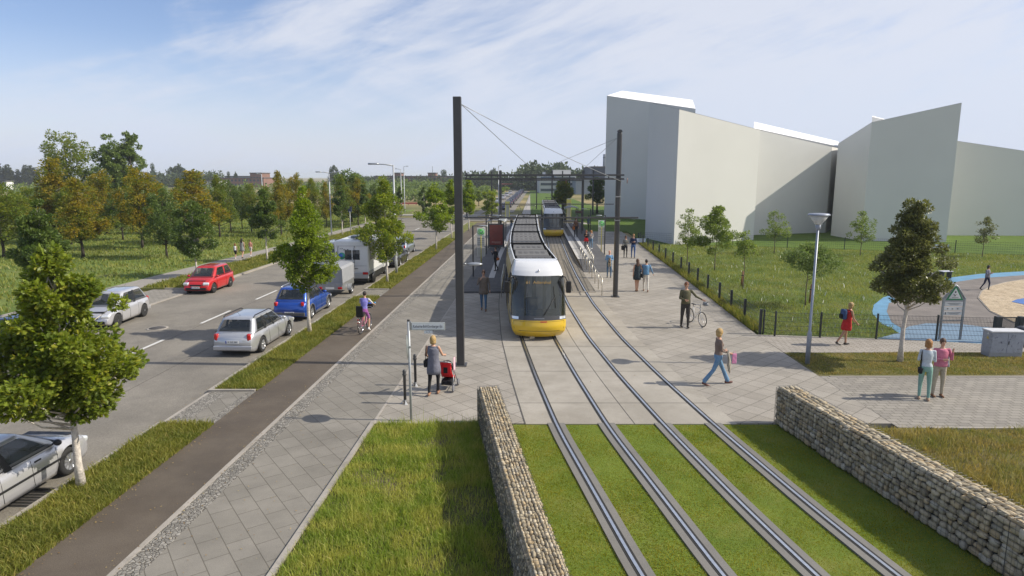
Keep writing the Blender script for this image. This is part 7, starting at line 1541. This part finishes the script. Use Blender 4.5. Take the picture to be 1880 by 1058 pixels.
jk=carried('jacket','grey jacket slung over the shoulder of the man in the pink shirt','jacket',M16,(-.20,-.12,1.22)); m=MB(); m.grid(lambda a,b:(-.12+.24*a,-.05*math.sin(b*3)+.02*math.sin(a*8),.22-.55*b),8,8); o=m.build('drape',cloth('jacket_grey',(.22,.22,.25)),jk); o.modifiers.new('s','SOLIDIFY').thickness=.04
person('woman in a grey jacket and dark trousers standing on the playground',1810,533,488,205,dict(fem=True,top=cloth('maroon',(.14,.03,.05)),arm=cloth('grey_sleeve',(.20,.20,.24)),jacket=cloth('grey_sleeve',(.20,.20,.24)),leg=cloth('navy_trousers',(.02,.025,.06)),hair='bob',hairc='dark',legs=walk,arms=(((-.2,.2,-1),(.5,.6,.3)),((.2,.2,-1),(-.5,.6,.3)))))
person('child in a white top and dark shorts on the far footpath',433,475,450,0,dict(fem=True,top=white,arm=skin_m,leg=blk,calf=skin_m,shoe=white,hair='bob',hairc='red',legs=walk),h=1.14)
person('woman with long dark hair in a grey dress on the far footpath',446,474,441,-5,dict(fem=True,top=cloth('grey_dress',(.25,.26,.25)),arm=skin_m,leg=skin_m,calf=skin_m,dress=cloth('grey_dress',(.25,.26,.25)),hair='long',hairc='dark',legs=walk),h=1.5)
person('girl in a pink top and light shorts right of the woman on the far footpath',461,470,443,0,dict(fem=True,top=cloth('salmon',(.50,.22,.18)),arm=skin_m,leg=cloth('shorts_pale',(.5,.47,.42)),calf=skin_m,shoe=white,hair='pony',hairc='brown',legs=walk),h=1.27)
person('person in a grey blue coat standing far up the right platform',1080,423,396,90,dict(top=cloth('coat_greyblue',(.10,.14,.18)),coat=cloth('coat_greyblue',(.10,.14,.18)),leg=blk,hairc='dark',legs=stand),z=.26)
W23=person('person in brown waiting with an orange bag far up the right platform',1057,436,400,200,dict(fem=True,top=cloth('brown_top',(.14,.07,.04)),leg=blk,hair='long',hairc='brown',legs=stand),z=.26)
handbag('orange bag carried by the waiting person in brown on the right platform',W23,(.25,.05,.98),cloth('orange_bag',(.45,.13,.03)),.34,.28,.15)
# cyclist
x,y=G(667,612); B2=bicycle('pink bicycle with a rear child seat and a front basket on the bike path',x,y+.35,R(-7),mat('bike_pink',(.55,.10,.22),.3,coat=.6),True,('fenders',))
s_=.95
CY=person('person in a lilac vest and purple shorts riding the pink bicycle',667,612,540,-7,dict(fem=False,top=cloth('lilac',(.20,.19,.50)),arm=cloth('white_sleeve',(.6,.6,.6)),farm='skin',leg=cloth('purple',(.30,.10,.30)),calf=skin_m,shoe=white,hairc='dark',hipz=1.0,lean=(0,.30,1),legs=(((-.12,.85,-.32),(0,-.25,-1)),((.12,.45,-.8),(0,-.10,-1))),arms=(((-.35,.65,-.75),(-.05,.85,-.35)),((.35,.65,-.75),(.05,.85,-.35)))),h=1.60,xy=(x+.02,y+.15))
cs=thing('child_seat','dark child seat mounted behind the rider of the pink bicycle','child seat',(x-.03,y-.22,.70),R(-7)); MB().rbox((0,0,.05),(.26,.24,.08),.03).build('seat_base',blackm,cs); MB().rbox((0,-.12,.26),(.28,.05,.44),.025).build('seat_back',blackm,cs); [MB().rbox((q*.13,0,.14),(.03,.22,.16),.012).build('side_guard',blackm,cs) for q in (-1,1)]
bk=thing('bicycle_basket','dark front basket with a blue bag on the pink bicycle','basket',(x+.09,y+.95,.98),R(-7)); m=MB(); m.loft([[(w_*c_,w_*.8*s2,z_) for c_,s2 in ((math.cos(2*math.pi*q/16),math.sin(2*math.pi*q/16)) for q in range(16))] for w_,z_ in ((.13,-.12),(.17,.08))],True,False); m.build('basket_wall',blackm,bk); m=MB(); m.ball((0,0,.02),(.13,.10,.08),12); m.build('blue_bag',cloth('blue_bag',(.05,.10,.45)),bk)
ml=thing('bicycle_mirror','small round blue mirror on the right of the pink bicycle handlebar','mirror',(x+.36,y+.62,1.12),0); MB().tube([(0,0,-.16),(.0,0,0)],.005,5).build('stem',black,ml); m=MB(); m.lathe([(0,0),(.05,0),(.05,.015)],n=16,axis='Y'); m.build('glass',mat('mirror_blue',(.1,.35,.6),.1,.5),ml)
for t in list(SC.objects):
    if '_j' in t: del t['_j']
# ================= SKY, SUN, CAMERA =================
def world():
    w=bpy.data.worlds.new('World'); SC.world=w; w.use_nodes=True; n,l=w.node_tree.nodes,w.node_tree.links
    bg=n['Background']; sky=n.new('ShaderNodeTexSky'); sky.sky_type='NISHITA'; sky.sun_disc=False
    sky.sun_elevation=R(SUN_EL); sky.sun_rotation=R(90+SUN_AZ); sky.air_density=1.0; sky.dust_density=.5; sky.ozone_density=1.5; sky.altitude=50
    tc=n.new('ShaderNodeTexCoord'); sep=n.new('ShaderNodeSeparateXYZ'); l.new(tc.outputs['Generated'],sep.inputs[0])
    # project the view direction on a flat cloud layer
    def math_(op,a,b=None):
        m=n.new('ShaderNodeMath'); m.operation=op
        for k,s_ in enumerate((a,b)):
            if s_ is None: continue
            if isinstance(s_,(int,float)): m.inputs[k].default_value=s_
            else: l.new(s_,m.inputs[k])
        return m.outputs[0]
    g=tc.outputs['Generated']
    def layer(rot,scale,sc,det,rough,dist):
        mp=n.new('ShaderNodeMapping'); mp.vector_type='TEXTURE'; mp.inputs['Rotation'].default_value=(0,R(rot),0); mp.inputs['Scale'].default_value=scale; mp.inputs['Location'].default_value=CLOUD_OFF; l.new(g,mp.inputs['Vector'])
        f=n.new('ShaderNodeTexNoise'); f.inputs['Scale'].default_value=sc; f.inputs['Detail'].default_value=det; f.inputs['Roughness'].default_value=rough; f.inputs['Distortion'].default_value=dist; l.new(mp.outputs[0],f.inputs['Vector']); return f.outputs['Fac']
    f1=layer(-16,(1,1,.36),1.9,7,.6,.7); f2=layer(-20,(1,1,.16),3.6,8,.66,.4)
    bias=math_('MULTIPLY',math_('MAXIMUM',math_('MINIMUM',sep.outputs[0],.35),-.7),BIAS)
    s1=math_('ADD',math_('MULTIPLY',f1,.62),math_('MULTIPLY',f2,.38))
    s1=math_('ADD',s1,bias)
    cr_=n.new('ShaderNodeValToRGB'); e=cr_.color_ramp.elements; e[0].position=.35; e[0].color=(.06,.06,.06,1); e[1].position=.585; e[1].color=(.86,.86,.86,1); cr_.color_ramp.interpolation='EASE'; l.new(s1,cr_.inputs['Fac'])
    mx=n.new('ShaderNodeMix'); mx.data_type='RGBA'; l.new(cr_.outputs['Color'],mx.inputs[0])
    hs=n.new('ShaderNodeHueSaturation'); hs.inputs['Saturation'].default_value=1.2; hs.inputs['Value'].default_value=SKYV; l.new(sky.outputs[0],hs.inputs['Color']); tn=n.new('ShaderNodeMix'); tn.data_type='RGBA'; tn.blend_type='MULTIPLY'; tn.inputs[0].default_value=1; l.new(hs.outputs[0],tn.inputs[6]); tn.inputs[7].default_value=(1.12,.95,1.02,1); l.new(tn.outputs[2],mx.inputs[6]); mx.inputs[7].default_value=CLOUDC
    # haze low on the horizon
    hz=math_('SUBTRACT',1.0,math_('MULTIPLY',math_('MAXIMUM',sep.outputs[2],0),5.5)); hz=math_('MAXIMUM',hz,0); hz=math_('MULTIPLY',math_('POWER',hz,1.1),.85)
    m2=n.new('ShaderNodeMix'); m2.data_type='RGBA'; l.new(hz,m2.inputs[0]); l.new(mx.outputs[2],m2.inputs[6]); m2.inputs[7].default_value=HAZEC
    l.new(m2.outputs[2],bg.inputs['Color']); bg.inputs['Strength'].default_value=SKYS
HAZE_D=.0003; SUN_EL=38.8; SUN_AZ=3.0; SKYS=.12; SKYV=.93; CLOUDC=(5.15,5.35,5.95,1); HAZEC=(4.0,4.6,5.9,1); CLOUD_OFF=(-.9,2.1,.6); BIAS=.17
world()
sl=bpy.data.lights.new('sun','SUN'); sl.energy=4.3; sl.angle=R(.5); sl.color=(1,.92,.79); so=bpy.data.objects.new('sun',sl); COL.objects.link(so)
_s=Vector((math.cos(R(SUN_EL))*math.cos(R(SUN_AZ)),-math.cos(R(SUN_EL))*math.sin(R(SUN_AZ)),math.sin(R(SUN_EL))))
so.rotation_euler=_s.to_track_quat('Z','Y').to_euler(); so.location=(60,0,60)
cd=bpy.data.cameras.new('camera'); cam=bpy.data.objects.new('camera',cd); COL.objects.link(cam); SC.camera=cam
cd.sensor_width=36; cd.lens=1195/1880*36; cd.clip_end=9000; cd.clip_start=.1
cam.location=(0,0,H); cam.rotation_euler=(math.pi/2-PITCH,0,0)
hm=bpy.data.materials.new('haze_air'); hm.use_nodes=True; n,l=nt(hm); n.remove(n['Principled BSDF']); pv=n.new('ShaderNodeVolumePrincipled'); pv.inputs['Density'].default_value=HAZE_D; pv.inputs['Color'].default_value=(.80,.87,.97,1); pv.inputs['Anisotropy'].default_value=.2; l.new(pv.outputs[0],n['Material Output'].inputs['Volume'])
hz=MB().box((0,2440,14),(7400,5360,32)).build('haze',hm); tag(hz,'thin pale summer haze between the camera and the horizon','haze',None,'stuff')
SC.cycles.volume_bounces=1; SC.cycles.volume_max_steps=64
SC.view_settings.view_transform='Standard'; SC.view_settings.look='None'; SC.view_settings.gamma=1; SC.view_settings.exposure=0.32
SC.cycles.use_denoising=True; SC.cycles.max_bounces=6; SC.cycles.transparent_max_bounces=8; SC.cycles.sample_clamp_indirect=8
